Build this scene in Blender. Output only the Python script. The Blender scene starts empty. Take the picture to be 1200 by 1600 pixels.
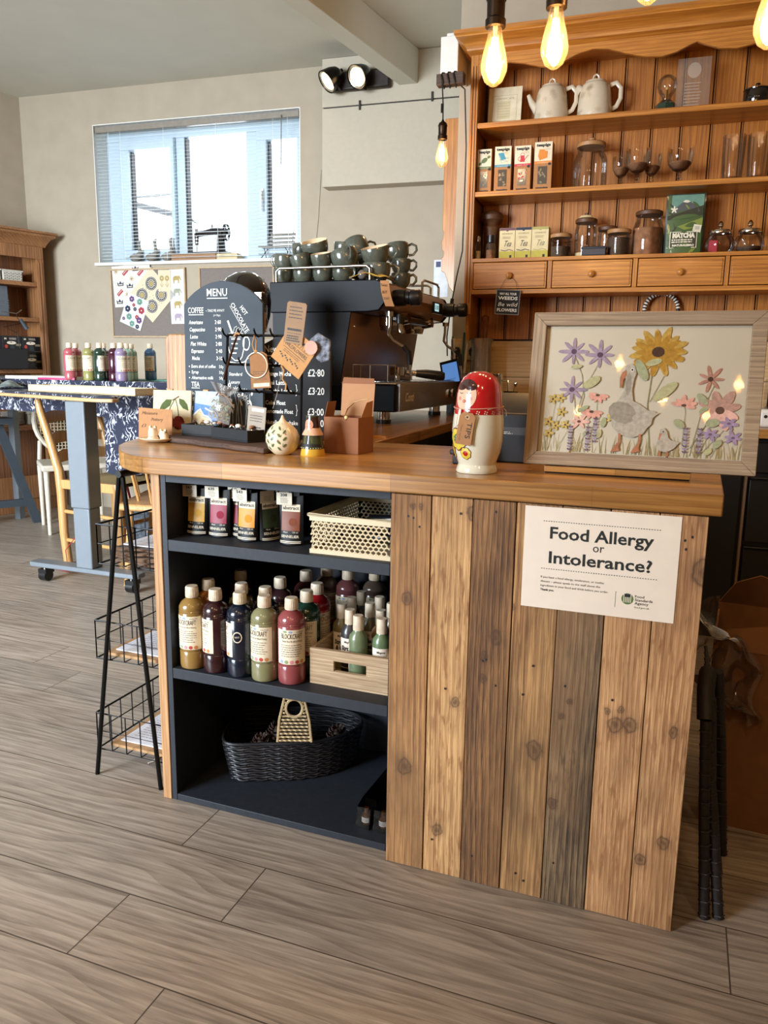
import bpy, bmesh, math, random
from math import sin, cos, pi, radians as rad
from mathutils import Matrix, Vector

random.seed(7)
SC = bpy.context.scene
COL = SC.collection

# ------------------------------------------------------------------ camera
cam_d = bpy.data.cameras.new('camera')
cam = bpy.data.objects.new('camera', cam_d)
COL.objects.link(cam)
cam_d.sensor_fit = 'HORIZONTAL'; cam_d.sensor_width = 36.0; cam_d.lens = 36.375
cam_d.clip_start = 0.05; cam_d.clip_end = 100
_yaw, _pit, _rol = rad(-20.79), rad(10.64), rad(0.82)
_f = Vector((sin(_yaw), cos(_yaw), 0)); _r = Vector((cos(_yaw), -sin(_yaw), 0)); _u = Vector((0, 0, 1))
_f2 = _f*cos(_pit) - _u*sin(_pit); _u2 = _f*sin(_pit) + _u*cos(_pit)
_r3 = _r*cos(_rol) + _u2*sin(_rol); _u3 = -_r*sin(_rol) + _u2*cos(_rol)
cam.matrix_world = Matrix(((_r3.x, _u3.x, -_f2.x, 0.5715), (_r3.y, _u3.y, -_f2.y, -1.547), (_r3.z, _u3.z, -_f2.z, 1.147), (0, 0, 0, 1)))
SC.camera = cam

# ------------------------------------------------------------------ world, lights, exposure
SC.view_settings.view_transform = 'Standard'
SC.view_settings.look = 'None'
SC.view_settings.gamma = 1.0
SC.view_settings.use_curve_mapping = False
SC.view_settings.exposure = -0.55
SC.cycles.max_bounces = 8; SC.cycles.diffuse_bounces = 4; SC.cycles.glossy_bounces = 4
SC.cycles.transparent_max_bounces = 16; SC.cycles.transmission_bounces = 6
SC.cycles.sample_clamp_indirect = 4.0
SC.cycles.caustics_reflective = False; SC.cycles.caustics_refractive = False
W = bpy.data.worlds.new('sky'); SC.world = W; W.use_nodes = True
W.node_tree.nodes['Background'].inputs[0].default_value = (0.88, 0.945, 1.0, 1)
W.node_tree.nodes['Background'].inputs[1].default_value = 3.2


def area(name, loc, target, size, sizey, color, power, spread=180):
    d = bpy.data.lights.new(name, 'AREA'); d.shape = 'RECTANGLE'; d.size = size; d.size_y = sizey
    d.color = color; d.energy = power; d.spread = rad(spread)
    o = bpy.data.objects.new(name, d); COL.objects.link(o); o.location = loc
    o.rotation_euler = (Vector(target) - Vector(loc)).to_track_quat('-Z', 'Y').to_euler()
    return o


def point(name, loc, color, power, r=0.03, parent=None):
    d = bpy.data.lights.new(name, 'POINT'); d.color = color; d.energy = power; d.shadow_soft_size = r
    o = bpy.data.objects.new(name, d); COL.objects.link(o); o.location = loc; o.parent = parent
    return o


# daylight through the shop front (left of the camera, behind it) and through the high rear window
area('shopfront_daylight', (-3.3, -3.6, 1.6), (-2.7, 1.0, 0.55), 2.4, 2.0, (0.79, 0.895, 1.0), 400, 95)
area('rear_window_daylight', (-2.95, 3.9, 2.7), (-2.3, 1.5, 0.6), 1.6, 0.9, (0.82, 0.91, 1.0), 60)
# warm ceiling downlights of the shop, behind the camera on the counter side
WARM = (1.0, 0.66, 0.36)
for q in ((-0.9, -1.9, 3.0), (0.4, -2.4, 3.0), (1.7, -2.5, 3.0)):
    area('ceiling_downlight', q, (q[0], q[1] + 0.3, 0), 0.25, 0.25, WARM, 19)

# ------------------------------------------------------------------ materials
MATS = {}


def lin(h):
    h = h.lstrip('#')
    c = [int(h[i:i+2], 16)/255 for i in (0, 2, 4)]
    return tuple([x/12.92 if x <= 0.04045 else ((x+0.055)/1.055)**2.4 for x in c]) + (1,)


def newmat(name):
    m = bpy.data.materials.new(name); m.use_nodes = True
    nt = m.node_tree; b = nt.nodes['Principled BSDF']
    return m, nt, b


def pm(name, col, rough=0.5, metal=0.0, var=0.06, bump=0.0, scale=30, coat=0.0, spec=0.5, emit=None, es=1.0, stretch=(1, 1, 1)):
    """plain surface: base colour with a slight noise variation"""
    if name in MATS: return MATS[name]
    m, nt, b = newmat(name)
    c = lin(col)
    tc = nt.nodes.new('ShaderNodeTexCoord'); mp = nt.nodes.new('ShaderNodeMapping')
    mp.inputs['Scale'].default_value = stretch
    nt.links.new(tc.outputs['Object'], mp.inputs[0])
    nz = nt.nodes.new('ShaderNodeTexNoise'); nz.inputs['Scale'].default_value = scale; nz.inputs['Detail'].default_value = 4
    nt.links.new(mp.outputs[0], nz.inputs['Vector'])
    rp = nt.nodes.new('ShaderNodeValToRGB')
    rp.color_ramp.elements[0].position = 0.3; rp.color_ramp.elements[1].position = 0.7
    rp.color_ramp.elements[0].color = tuple(x*(1-var*2) for x in c[:3]) + (1,)
    rp.color_ramp.elements[1].color = tuple(min(1, x*(1+var)) for x in c[:3]) + (1,)
    nt.links.new(nz.outputs['Fac'], rp.inputs[0]); nt.links.new(rp.outputs[0], b.inputs['Base Color'])
    b.inputs['Roughness'].default_value = rough; b.inputs['Metallic'].default_value = metal
    b.inputs['Coat Weight'].default_value = coat; b.inputs['Coat Roughness'].default_value = 0.08
    b.inputs['Specular IOR Level'].default_value = spec
    if bump:
        bp = nt.nodes.new('ShaderNodeBump'); bp.inputs['Strength'].default_value = bump; bp.inputs['Distance'].default_value = 0.002
        nt.links.new(nz.outputs['Fac'], bp.inputs['Height']); nt.links.new(bp.outputs[0], b.inputs['Normal'])
    if emit:
        b.inputs['Emission Color'].default_value = lin(emit); b.inputs['Emission Strength'].default_value = es
    MATS[name] = m
    return m


def wood(name, c1, c2, axis='X', sc=1.0, rough=0.5, seed=0.0, knot=0.0, saw=0.0, grain=0.55, bump=0.25, block=None, coat=0.0, c3=None, knots=()):
    """procedural timber: stretched noise, distorted growth rings, pores, optional knots, saw marks and glued staves"""
    if name in MATS: return MATS[name]
    m, nt, b = newmat(name); N = nt.nodes; L = nt.links
    tc = N.new('ShaderNodeTexCoord'); mp = N.new('ShaderNodeMapping')
    s = [1, 1, 1]; s['XYZ'.index(axis)] = 0.09
    mp.inputs['Scale'].default_value = s; mp.inputs['Location'].default_value = (seed*1.7, seed*0.9, seed*2.3)
    vec = tc.outputs['Object']
    L.new(vec, mp.inputs[0])
    n1 = N.new('ShaderNodeTexNoise'); n1.inputs['Scale'].default_value = 9*sc; n1.inputs['Detail'].default_value = 6; n1.inputs['Distortion'].default_value = 0.8
    L.new(mp.outputs[0], n1.inputs['Vector'])
    wv = N.new('ShaderNodeTexWave'); wv.wave_type = 'RINGS'; wv.rings_direction = axis; wv.wave_profile = 'SAW'
    wv.inputs['Scale'].default_value = (26 if knots else 17)*sc; wv.inputs['Distortion'].default_value = 14; wv.inputs['Detail'].default_value = 2; wv.inputs['Detail Scale'].default_value = .35
    L.new(mp.outputs[0], wv.inputs['Vector'])
    n2 = N.new('ShaderNodeTexNoise'); n2.inputs['Scale'].default_value = (330 if knots else 190)*sc; n2.inputs['Detail'].default_value = 3
    mf = N.new('ShaderNodeMapping'); sf = [1, 1, 1]; sf['XYZ'.index(axis)] = 0.035; mf.inputs['Scale'].default_value = sf
    L.new(vec, mf.inputs[0]); L.new(mf.outputs[0], n2.inputs['Vector'])

    def math_(op, a, v, c=None):
        n = N.new('ShaderNodeMath'); n.operation = op; n.use_clamp = True
        for i, x in enumerate((a, v)):
            if isinstance(x, (int, float)): n.inputs[i].default_value = x
            else: L.new(x, n.inputs[i])
        return n.outputs[0]
    f = math_('MULTIPLY', wv.outputs['Fac'], 0.24)
    f = math_('ADD', f, math_('MULTIPLY', n1.outputs['Fac'], grain))
    f = math_('ADD', f, math_('MULTIPLY', math_('SUBTRACT', n2.outputs['Fac'], 0.42), 0.9))
    rp = N.new('ShaderNodeValToRGB'); e = rp.color_ramp.elements
    e[0].position = 0.30 if knots else 0.22; e[0].color = lin(c2); e[1].position = 0.66 if knots else 0.72; e[1].color = lin(c1)
    L.new(f, rp.inputs[0]); col = rp.outputs[0]

    def mix(a, bcol, fac, typ='MIX'):
        x = N.new('ShaderNodeMixRGB'); x.blend_type = typ
        for i, y in ((0, fac), (1, a), (2, bcol)):
            if isinstance(y, (int, float)): x.inputs[i].default_value = y
            elif isinstance(y, tuple): x.inputs[i].default_value = y
            else: L.new(y, x.inputs[i])
        return x.outputs[0]
    if c3:   # broad weathered patches
        n3 = N.new('ShaderNodeTexNoise'); n3.inputs['Scale'].default_value = 3.2; n3.inputs['Detail'].default_value = 5
        mp3 = N.new('ShaderNodeMapping'); s3 = [1, 1, 1]; s3['XYZ'.index(axis)] = 0.4
        mp3.inputs['Scale'].default_value = s3; mp3.inputs['Location'].default_value = (seed, seed*3, seed)
        L.new(vec, mp3.inputs[0]); L.new(mp3.outputs[0], n3.inputs['Vector'])
        r3 = N.new('ShaderNodeValToRGB'); r3.color_ramp.elements[0].position = 0.5; r3.color_ramp.elements[1].position = 0.66
        L.new(n3.outputs['Fac'], r3.inputs[0])
        col = mix(col, mix(col, lin(c3), 0.75), math_('MULTIPLY', r3.outputs[0], 0.8))
    if knot:
        mk = N.new('ShaderNodeMapping'); sk = [1, 1, 1]; sk['XYZ'.index(axis)] = 0.6
        mk.inputs['Scale'].default_value = sk; mk.inputs['Location'].default_value = (seed*0.37, seed*0.61, seed*0.83)
        L.new(vec, mk.inputs[0])
        vo = N.new('ShaderNodeTexVoronoi'); vo.inputs['Scale'].default_value = knot
        L.new(mk.outputs[0], vo.inputs['Vector'])
        rk = N.new('ShaderNodeValToRGB'); ek = rk.color_ramp.elements
        ek[0].position = 0.03; ek[0].color = (0.75, 0.75, 0.75, 1); ek[1].position = 0.13; ek[1].color = (0, 0, 0, 1)
        k2 = rk.color_ramp.elements.new(0.075); k2.color = (0.5, 0.5, 0.5, 1)
        L.new(vo.outputs['Distance'], rk.inputs[0])
        col = mix(col, mix(col, (0.09, 0.045, 0.025, 1), 0.8), rk.outputs[0])
    if saw:
        ms = N.new('ShaderNodeMapping'); ms.inputs['Rotation'].default_value = (0.0, .55 if seed % 2 else -.5, 0); ms.inputs['Scale'].default_value = (1, 1, .16)
        L.new(vec, ms.inputs[0])
        ws = N.new('ShaderNodeTexNoise'); ws.inputs['Scale'].default_value = 120; ws.inputs['Detail'].default_value = 3; ws.inputs['Distortion'].default_value = .3
        L.new(ms.outputs[0], ws.inputs['Vector'])
        rs = N.new('ShaderNodeValToRGB'); rs.color_ramp.elements[0].position = 0.52; rs.color_ramp.elements[1].position = 0.66
        L.new(ws.outputs['Fac'], rs.inputs[0])
        ng = N.new('ShaderNodeTexNoise'); ng.inputs['Scale'].default_value = 9; ng.inputs['Detail'].default_value = 2; L.new(vec, ng.inputs['Vector'])
        gate = math_('MULTIPLY', rs.outputs[0], math_('MULTIPLY', math_('SUBTRACT', ng.outputs['Fac'], .38), saw*3.2))
        col = mix(col, mix(col, lin(c2), .85), gate)
    if knots:
        nd = N.new('ShaderNodeTexNoise'); nd.inputs['Scale'].default_value = 5; nd.inputs['Detail'].default_value = 3; nd.noise_dimensions = '4D'; nd.inputs['W'].default_value = seed
        md = N.new('ShaderNodeMapping'); md.inputs['Scale'].default_value = (2.5, 1, 1); L.new(vec, md.inputs[0]); L.new(md.outputs[0], nd.inputs['Vector'])
        rd_ = N.new('ShaderNodeValToRGB'); rd_.color_ramp.elements[0].position = .36; rd_.color_ramp.elements[0].color = (.62, .57, .52, 1); rd_.color_ramp.elements[1].position = .60; rd_.color_ramp.elements[1].color = (1.05, 1.03, 1.0, 1)
        L.new(nd.outputs['Fac'], rd_.inputs[0]); col = mix(col, rd_.outputs[0], .8, 'MULTIPLY')
    for kx, kz, kr in knots:   # single knots where this board has them
        dn = N.new('ShaderNodeVectorMath'); dn.operation = 'DISTANCE'
        kp = N.new('ShaderNodeVectorMath'); kp.operation = 'MULTIPLY'; kp.inputs[1].default_value = (1, 0, .8); L.new(vec, kp.inputs[0])
        kn = N.new('ShaderNodeVectorMath'); kn.operation = 'MULTIPLY_ADD'; kn.inputs[1].default_value = (.014, 0, .014)
        nk = N.new('ShaderNodeTexNoise'); nk.inputs['Scale'].default_value = 60; L.new(vec, nk.inputs['Vector'])
        L.new(nk.outputs['Color'], kn.inputs[0]); L.new(kp.outputs[0], kn.inputs[2])
        L.new(kn.outputs[0], dn.inputs[0]); dn.inputs[1].default_value = (kx+.007, 0, kz*.8+.007)
        mr = N.new('ShaderNodeMapRange'); mr.inputs['From Max'].default_value = kr*2.2; L.new(dn.outputs['Value'], mr.inputs['Value'])
        rk = N.new('ShaderNodeValToRGB'); ek = rk.color_ramp.elements
        ek[0].position = 0.0; ek[0].color = (.95,)*3+(1,); ek[1].position = 1.0; ek[1].color = (0, 0, 0, 1)
        for ps, vv in ((.14, .85), (.22, .62), (.34, .62), (.41, .95), (.47, .55), (.56, .22), (.8, .08)):
            q = ek.new(ps); q.color = (vv,)*3+(1,)
        L.new(mr.outputs[0], rk.inputs[0]); col = mix(col, (0.06, 0.028, 0.014, 1), math_('MULTIPLY', rk.outputs[0], .85))
    if block:   # butcher-block staves (length, width)
        mb_ = N.new('ShaderNodeMapping'); L.new(vec, mb_.inputs[0])
        if axis == 'Y': mb_.inputs['Rotation'].default_value = (0, 0, pi/2)
        br = N.new('ShaderNodeTexBrick'); br.offset = 0.37; br.inputs['Scale'].default_value = 1
        br.inputs['Mortar Size'].default_value = 0.0006; br.inputs['Brick Width'].default_value = block[0]; br.inputs['Row Height'].default_value = block[1]
        br.inputs['Color1'].default_value = (0.62, 0.58, 0.55, 1); br.inputs['Color2'].default_value = (1.12, 1.08, 1.05, 1); br.inputs['Mortar'].default_value = (0.45, 0.4, 0.35, 1)
        L.new(mb_.outputs[0], br.inputs['Vector'])
        col = mix(col, br.outputs['Color'], 0.85, 'MULTIPLY')
    L.new(col, b.inputs['Base Color'])
    b.inputs['Roughness'].default_value = rough; b.inputs['Coat Weight'].default_value = coat; b.inputs['Coat Roughness'].default_value = 0.15
    bp = N.new('ShaderNodeBump'); bp.inputs['Strength'].default_value = bump; bp.inputs['Distance'].default_value = 0.003
    L.new(f, bp.inputs['Height']); L.new(bp.outputs[0], b.inputs['Normal'])
    MATS[name] = m
    return m


def glass(name, tint=(1, 1, 1), gloss=1.0, op=0.0, opc=(0.5, 0.5, 0.5)):
    """thin clear glass: fresnel mix of transparency and reflection, optional slight body colour"""
    if name in MATS: return MATS[name]
    m, nt, b = newmat(name); N = nt.nodes; L = nt.links
    N.remove(b); out = N['Material Output']
    tr = N.new('ShaderNodeBsdfTransparent'); tr.inputs[0].default_value = tuple(tint) + (1,)
    gl = N.new('ShaderNodeBsdfGlossy'); gl.inputs['Roughness'].default_value = 0.03
    fr = N.new('ShaderNodeFresnel'); fr.inputs[0].default_value = 1.5
    mu = N.new('ShaderNodeMath'); mu.operation = 'MULTIPLY'; mu.use_clamp = True; mu.inputs[1].default_value = .85*gloss
    L.new(fr.outputs[0], mu.inputs[0])
    mx = N.new('ShaderNodeMixShader'); L.new(mu.outputs[0], mx.inputs[0])
    src = tr.outputs[0]
    if op:
        df = N.new('ShaderNodeBsdfDiffuse'); df.inputs[0].default_value = tuple(opc) + (1,)
        m2 = N.new('ShaderNodeMixShader'); m2.inputs[0].default_value = op
        L.new(tr.outputs[0], m2.inputs[1]); L.new(df.outputs[0], m2.inputs[2]); src = m2.outputs[0]
    L.new(src, mx.inputs[1]); L.new(gl.outputs[0], mx.inputs[2]); L.new(mx.outputs[0], out.inputs[0])
    MATS[name] = m
    return m


# ------------------------------------------------------------------ mesh builder
_TXT = {}


def text_mesh(s, bold):
    k = (s, bold)
    if k in _TXT: return _TXT[k]
    cu = bpy.data.curves.new('t', 'FONT'); cu.body = s; cu.resolution_u = 2; cu.offset = bold; cu.fill_mode = 'FRONT'
    o = bpy.data.objects.new('t', cu); COL.objects.link(o)
    me = bpy.data.meshes.new_from_object(o.evaluated_get(bpy.context.evaluated_depsgraph_get()))
    vs = [tuple(v.co) for v in me.vertices]; fs = [tuple(p.vertices) for p in me.polygons]
    bpy.data.objects.remove(o); bpy.data.curves.remove(cu); bpy.data.meshes.remove(me)
    if vs:
        x0 = min(v[0] for v in vs); x1 = max(v[0] for v in vs)
    else: x0, x1 = 0, 1
    _TXT[k] = (vs, fs, x0, x1)
    return _TXT[k]


def FR(o, x=(1, 0, 0), n=(0, -1, 0)):
    x = Vector(x).normalized(); n = Vector(n).normalized(); y = n.cross(x)
    return Matrix(((x.x, y.x, n.x, o[0]), (x.y, y.y, n.y, o[1]), (x.z, y.z, n.z, o[2]), (0, 0, 0, 1)))


def TR(x=0, y=0, z=0, rz=0, rx=0, ry=0):
    return Matrix.Translation((x, y, z)) @ Matrix.Rotation(rz, 4, 'Z') @ Matrix.Rotation(ry, 4, 'Y') @ Matrix.Rotation(rx, 4, 'X')


class MB:
    def __init__(s):
        s.v = []; s.f = []; s.m = []; s.mats = []; s.M = Matrix(); s.warp = None

    def mi(s, m):
        if m not in s.mats: s.mats.append(m)
        return s.mats.index(m)

    def add(s, vs, fs, mat):
        b = len(s.v); k = s.mi(mat)
        for p in vs:
            if s.warp: p = s.warp(*p)
            s.v.append(s.M @ Vector(p))
        for f in fs:
            s.f.append([i+b for i in f]); s.m.append(k)
        return s

    def box(s, x0, y0, z0, x1, y1, z1, mat):
        vs = [(x, y, z) for z in (z0, z1) for y in (y0, y1) for x in (x0, x1)]
        return s.add(vs, [(0, 2, 3, 1), (4, 5, 7, 6), (0, 1, 5, 4), (2, 6, 7, 3), (0, 4, 6, 2), (1, 3, 7, 5)], mat)

    def cyl(s, p0, p1, r0, r1, mat, n=14, caps=True):
        p0 = Vector(p0); p1 = Vector(p1); d = (p1-p0).normalized()
        a = d.cross(Vector((0, 0, 1)) if abs(d.z) < .95 else Vector((1, 0, 0))).normalized(); b = d.cross(a)
        vs = []
        for p, r in ((p0, r0), (p1, r1)):
            for i in range(n):
                t = 2*pi*i/n; vs.append(tuple(p + a*cos(t)*r + b*sin(t)*r))
        fs = [(i, (i+1) % n, n+(i+1) % n, n+i) for i in range(n)]
        if caps: fs += [tuple(range(n))[::-1], tuple(range(n, 2*n))]
        return s.add(vs, fs, mat)

    def lathe(s, prof, mat, n=28, a0=0.0, a1=2*pi, sx=1, sy=1, c=(0, 0, 0)):
        full = abs(a1-a0-2*pi) < 1e-6; k = n if full else n+1
        vs = []; fs = []
        for r, z in prof:
            for i in range(k):
                t = a0+(a1-a0)*i/n; vs.append((c[0]+r*cos(t)*sx, c[1]+r*sin(t)*sy, c[2]+z))
        for j in range(len(prof)-1):
            if prof[j][0] < 1e-9 and prof[j+1][0] < 1e-9: continue
            for i in range(n):
                i2 = (i+1) % k
                q = [j*k+i, j*k+i2, (j+1)*k+i2, (j+1)*k+i]
                if prof[j][0] < 1e-9: q = [q[0], q[2], q[3]]
                elif prof[j+1][0] < 1e-9: q = [q[0], q[1], q[2]]
                fs.append(tuple(q))
        return s.add(vs, fs, mat)

    def tube(s, pts, r, mat, n=8, closed=False, caps=True, flat=1.0):
        P = [Vector(p) for p in pts]; N = len(P); R = r if isinstance(r, (list, tuple)) else [r]*N
        vs = []; a = None
        for i in range(N):
            if closed: d = P[(i+1) % N]-P[i-1]
            else: d = P[min(i+1, N-1)]-P[max(i-1, 0)]
            d.normalize()
            if a is None: a = d.cross(Vector((0, 0, 1)) if abs(d.z) < .9 else Vector((1, 0, 0))).normalized()
            else: a = (a-d*a.dot(d)).normalized()
            b = d.cross(a)
            for j in range(n):
                t = 2*pi*j/n; vs.append(tuple(P[i]+a*cos(t)*R[i]+b*sin(t)*R[i]*flat))
        fs = []
        for i in range(N if closed else N-1):
            i2 = (i+1) % N
            for j in range(n):
                fs.append((i*n+j, i*n+(j+1) % n, i2*n+(j+1) % n, i2*n+j))
        if caps and not closed: fs += [tuple(range(n))[::-1], tuple(range((N-1)*n, N*n))]
        return s.add(vs, fs, mat)

    def prism(s, pts, z0, z1, mat, side=None):
        n = len(pts)
        vs = [(x, y, z0) for x, y in pts]+[(x, y, z1) for x, y in pts]
        if side is None:
            return s.add(vs, [tuple(range(n))[::-1], tuple(range(n, 2*n))]+[(i, (i+1) % n, n+(i+1) % n, n+i) for i in range(n)], mat)
        s.add(vs, [tuple(range(n))[::-1], tuple(range(n, 2*n))], mat)
        return s.add(vs, [(i, (i+1) % n, n+(i+1) % n, n+i) for i in range(n)], side)

    def flat(s, pts, mat, z=0.0):
        return s.add([(x, y, z) for x, y in pts], [tuple(range(len(pts)))], mat)

    def ell(s, cx, cy, rx, ry, mat, z=0.0, rot=0.0, n=14, r0=0.0, rings=1, a0=0, a1=2*pi):
        vs = []; fs = []; k = n+1; cr, sr = cos(rot), sin(rot)
        for j in range(rings+1):
            q = r0+(1-r0)*j/rings
            for i in range(k):
                t = a0+(a1-a0)*i/n; x = rx*q*cos(t); y = ry*q*sin(t)
                vs.append((cx+x*cr-y*sr, cy+x*sr+y*cr, z))
        for j in range(rings):
            for i in range(n):
                a = j*k+i; fs.append((a, a+1, a+k+1, a+k) if (j or r0) else (a, a+k+1, a+k))
        return s.add(vs, fs, mat)

    def rect(s, x0, y0, x1, y1, mat, z=0.0, nx=1, ny=1):
        vs = [(x0+(x1-x0)*i/nx, y0+(y1-y0)*j/ny, z) for j in range(ny+1) for i in range(nx+1)]
        return s.add(vs, [(j*(nx+1)+i, j*(nx+1)+i+1, (j+1)*(nx+1)+i+1, (j+1)*(nx+1)+i) for j in range(ny) for i in range(nx)], mat)

    def line(s, pts, w, mat, z=0.0):
        """flat ribbon stroke in the local plane"""
        vs = []; n = len(pts)
        for i, (x, y) in enumerate(pts):
            a = pts[max(i-1, 0)]; b = pts[min(i+1, n-1)]; dx, dy = b[0]-a[0], b[1]-a[1]; l = math.hypot(dx, dy) or 1
            ww = w[i] if isinstance(w, (list, tuple)) else w
            vs += [(x-dy/l*ww/2, y+dx/l*ww/2, z), (x+dy/l*ww/2, y-dx/l*ww/2, z)]
        return s.add(vs, [(2*i+1, 2*i+3, 2*i+2, 2*i) for i in range(n-1)], mat)

    def grid(s, fn, nu, nv, mat):
        vs = [fn(i/nu, j/nv) for j in range(nv+1) for i in range(nu+1)]
        return s.add(vs, [(j*(nu+1)+i, j*(nu+1)+i+1, (j+1)*(nu+1)+i+1, (j+1)*(nu+1)+i) for j in range(nv) for i in range(nu)], mat)

    def sph(s, c, r, mat, sc=(1, 1, 1), n=16, m=10):
        pr = [(sin(pi*j/m), -cos(pi*j/m)) for j in range(m+1)]; pr[0] = (0, -1); pr[-1] = (0, 1)
        vs = []; fs = []
        for q, z in pr:
            for i in range(n):
                t = 2*pi*i/n; vs.append((c[0]+r*q*cos(t)*sc[0], c[1]+r*q*sin(t)*sc[1], c[2]+r*z*sc[2]))
        for j in range(m):
            for i in range(n):
                q = (j*n+i, j*n+(i+1) % n, (j+1)*n+(i+1) % n, (j+1)*n+i)
                if j == 0: q = (q[0], q[2], q[3])
                elif j == m-1: q = (q[0], q[1], q[2])
                fs.append(q)
        return s.add(vs, fs, mat)

    def text(s, t, x, y, h, mat, w=None, al='L', z=0.0008, bold=0.0, rot=0.0, shear=0.0):
        vs, fs, x0, x1 = text_mesh(t, bold)
        sy = h/0.70; sx = (w/(x1-x0)) if w else sy*0.95
        W_ = (x1-x0)*sx; ox = {'L': 0, 'C': -W_/2, 'R': -W_}[al]
        cr, sr = cos(rot), sin(rot); out = []
        for a, b, _ in vs:
            px = ox+(a-x0)*sx+b*sy*shear; py = b*sy
            out.append((x+px*cr-py*sr, y+px*sr+py*cr, z))
        return s.add(out, fs, mat)

    def scribble(s, x0, y0, w, h, rows, mat, z=0.0008, fill=0.8, lw=None):
        """rows of tiny illegible print as broken strokes"""
        lw = lw or h/rows*0.38
        for r in range(rows):
            y = y0+h-(r+.5)*h/rows; x = x0; e = x0+w*(fill+random.random()*(1-fill))
            while x < e:
                l = w*random.uniform(.05, .16); s.rect(x, y-lw/2, min(x+l, e), y+lw/2, mat, z, nx=2); x += l+w*.025
        return s

    def mesh(s, name, smooth=38):
        me = bpy.data.meshes.new(name); me.from_pydata([tuple(v) for v in s.v], [], s.f)
        for m in s.mats: me.materials.append(m)
        me.polygons.foreach_set('material_index', s.m)
        me.validate(); me.update()
        if smooth:
            me.polygons.foreach_set('use_smooth', [True]*len(me.polygons)); me.set_sharp_from_angle(angle=rad(smooth))
        return me

    def obj(s, name, parent=None, bevel=0, loc=None, rz=0, fix=True):
        me = s.mesh(name)
        if fix:
            bm = bmesh.new(); bm.from_mesh(me); bmesh.ops.recalc_face_normals(bm, faces=bm.faces); bm.to_mesh(me); bm.free()
        o = bpy.data.objects.new(name, me); COL.objects.link(o); o.parent = parent
        if loc: o.location = loc
        o.rotation_euler[2] = rz
        if bevel:
            b = o.modifiers.new('bevel', 'BEVEL'); b.width = bevel; b.segments = 2; b.limit_method = 'ANGLE'; b.angle_limit = rad(50)
        return o


def tag(o, label=None, cat=None, group=None, kind=None):
    if label: o['label'] = label
    if cat: o['category'] = cat
    if group: o['group'] = group
    if kind: o['kind'] = kind
    return o


def thing(name, label, cat, loc=(0, 0, 0), rz=0, group=None, rx=0, ry=0):
    o = bpy.data.objects.new(name, None); COL.objects.link(o); o.location = loc; o.rotation_euler = (rx, ry, rz)
    o.empty_display_size = 0.05
    return tag(o, label, cat, group)


def structure(o): o['kind'] = 'structure'; return o


def copy_tree(o, parent=None):
    c = o.copy(); COL.objects.link(c); c.parent = parent
    for ch in list(o.children): copy_tree(ch, c)
    return c


def cylwarp(r, phi0=0.0, z0=0.0):
    """wrap x along the circumference of a vertical cylinder; phi0 = direction the middle faces"""
    def w(x, y, z):
        a = phi0+x/r
        return ((r+z)*cos(a), (r+z)*sin(a), y+z0)
    return w


# room frames measured on the building (the rooms are not quite square)
A4, A3, A16 = rad(4), rad(2.7), rad(16.5)


def DW(s_, v, z=None):      # dresser wall frame -> world
    x = -0.455+s_*cos(A3)-v*sin(A3); y = 2.2+s_*sin(A3)+v*cos(A3)
    return (x, y) if z is None else (x, y, z)


def WW(s_, v, z=None):      # rear window wall frame -> world
    x = -2.4+s_*cos(A4)-v*sin(A4); y = 3.5+s_*sin(A4)+v*cos(A4)
    return (x, y) if z is None else (x, y, z)


def KW(s_, v, z):           # left bookcase frame (s along its front, v into the wall)
    return (-4.05+s_*sin(A16)-v*cos(A16), 3.25+s_*cos(A16)+v*sin(A16), z)


H = 3.10
# common materials
wall_m = pm('wall_paint', '#ab9e8a', 0.9, var=.03, bump=.15, scale=8)
ceil_m = pm('ceiling_paint', '#c9c6b8', 0.95, var=.02, scale=4)
white_m = pm('white_gloss_paint', '#e4e2da', 0.45, var=.02)
upvc_m = pm('white_upvc', '#c2d3de', 0.35, var=.01)
black_m = pm('black_plastic', '#0e0e10', 0.35, var=.05)
blackmetal_m = pm('black_metal', '#0d0d0e', 0.4, metal=.6, var=.05)
ink_m = pm('black_ink', '#141414', 0.6, var=.02)
navy_m = pm('navy_cabinet_paint', '#1c212a', 0.6, var=.12, bump=.1, scale=60)
pine_m = wood('dresser_pine', '#c68330', '#915316', 'Z', 1.0, .45, 1.3, knot=3.2, coat=.2)
pineh_m = wood('dresser_pine_shelf', '#cb8836', '#96581a', 'X', 1.0, .45, 2.9, coat=.2)
pine_dark_m = wood('dresser_back_pine', '#b87424', '#82460f', 'Z', 1.1, .5, 5.1, knot=4.0)
groove_m = pm('board_groove', '#3d2010', .8)
oak_m = wood('oak_worktop', '#c69350', '#95642c', 'X', .9, .33, 3.3, block=(.42, .045), coat=.35, bump=.08)
oaky_m = wood('oak_worktop_return', '#b58145', '#805224', 'Y', .9, .35, 4.3, block=(.5, .045), coat=.3, bump=.08)
darkcab_m = pm('black_cabinet_front', '#131211', .4, var=.05)
cream_m = pm('cream_glaze', '#e6d6b4', .3, coat=.4, var=.03)
kraft_m = pm('kraft_card', '#a9794f', .85, var=.05, scale=90)
steel_m = pm('brushed_steel', '#a39b92', .28, metal=1.0, var=.08, scale=14, stretch=(1, 1, 20))
chrome_m = pm('chrome', '#d0ccc6', .08, metal=1.0, var=.01)
paper_m = pm('white_paper', '#e8dccb', .8, var=.015)  # white paper; a slight warm-light tint is put into its colour
clear_m = glass('clear_glass', gloss=.9)
for _n in clear_m.node_tree.nodes:
    if _n.type == 'BSDF_GLOSSY': _n.inputs['Roughness'].default_value = .05
chalk_m = pm('chalk_white', '#e9e7df', .9, var=.02)

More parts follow.
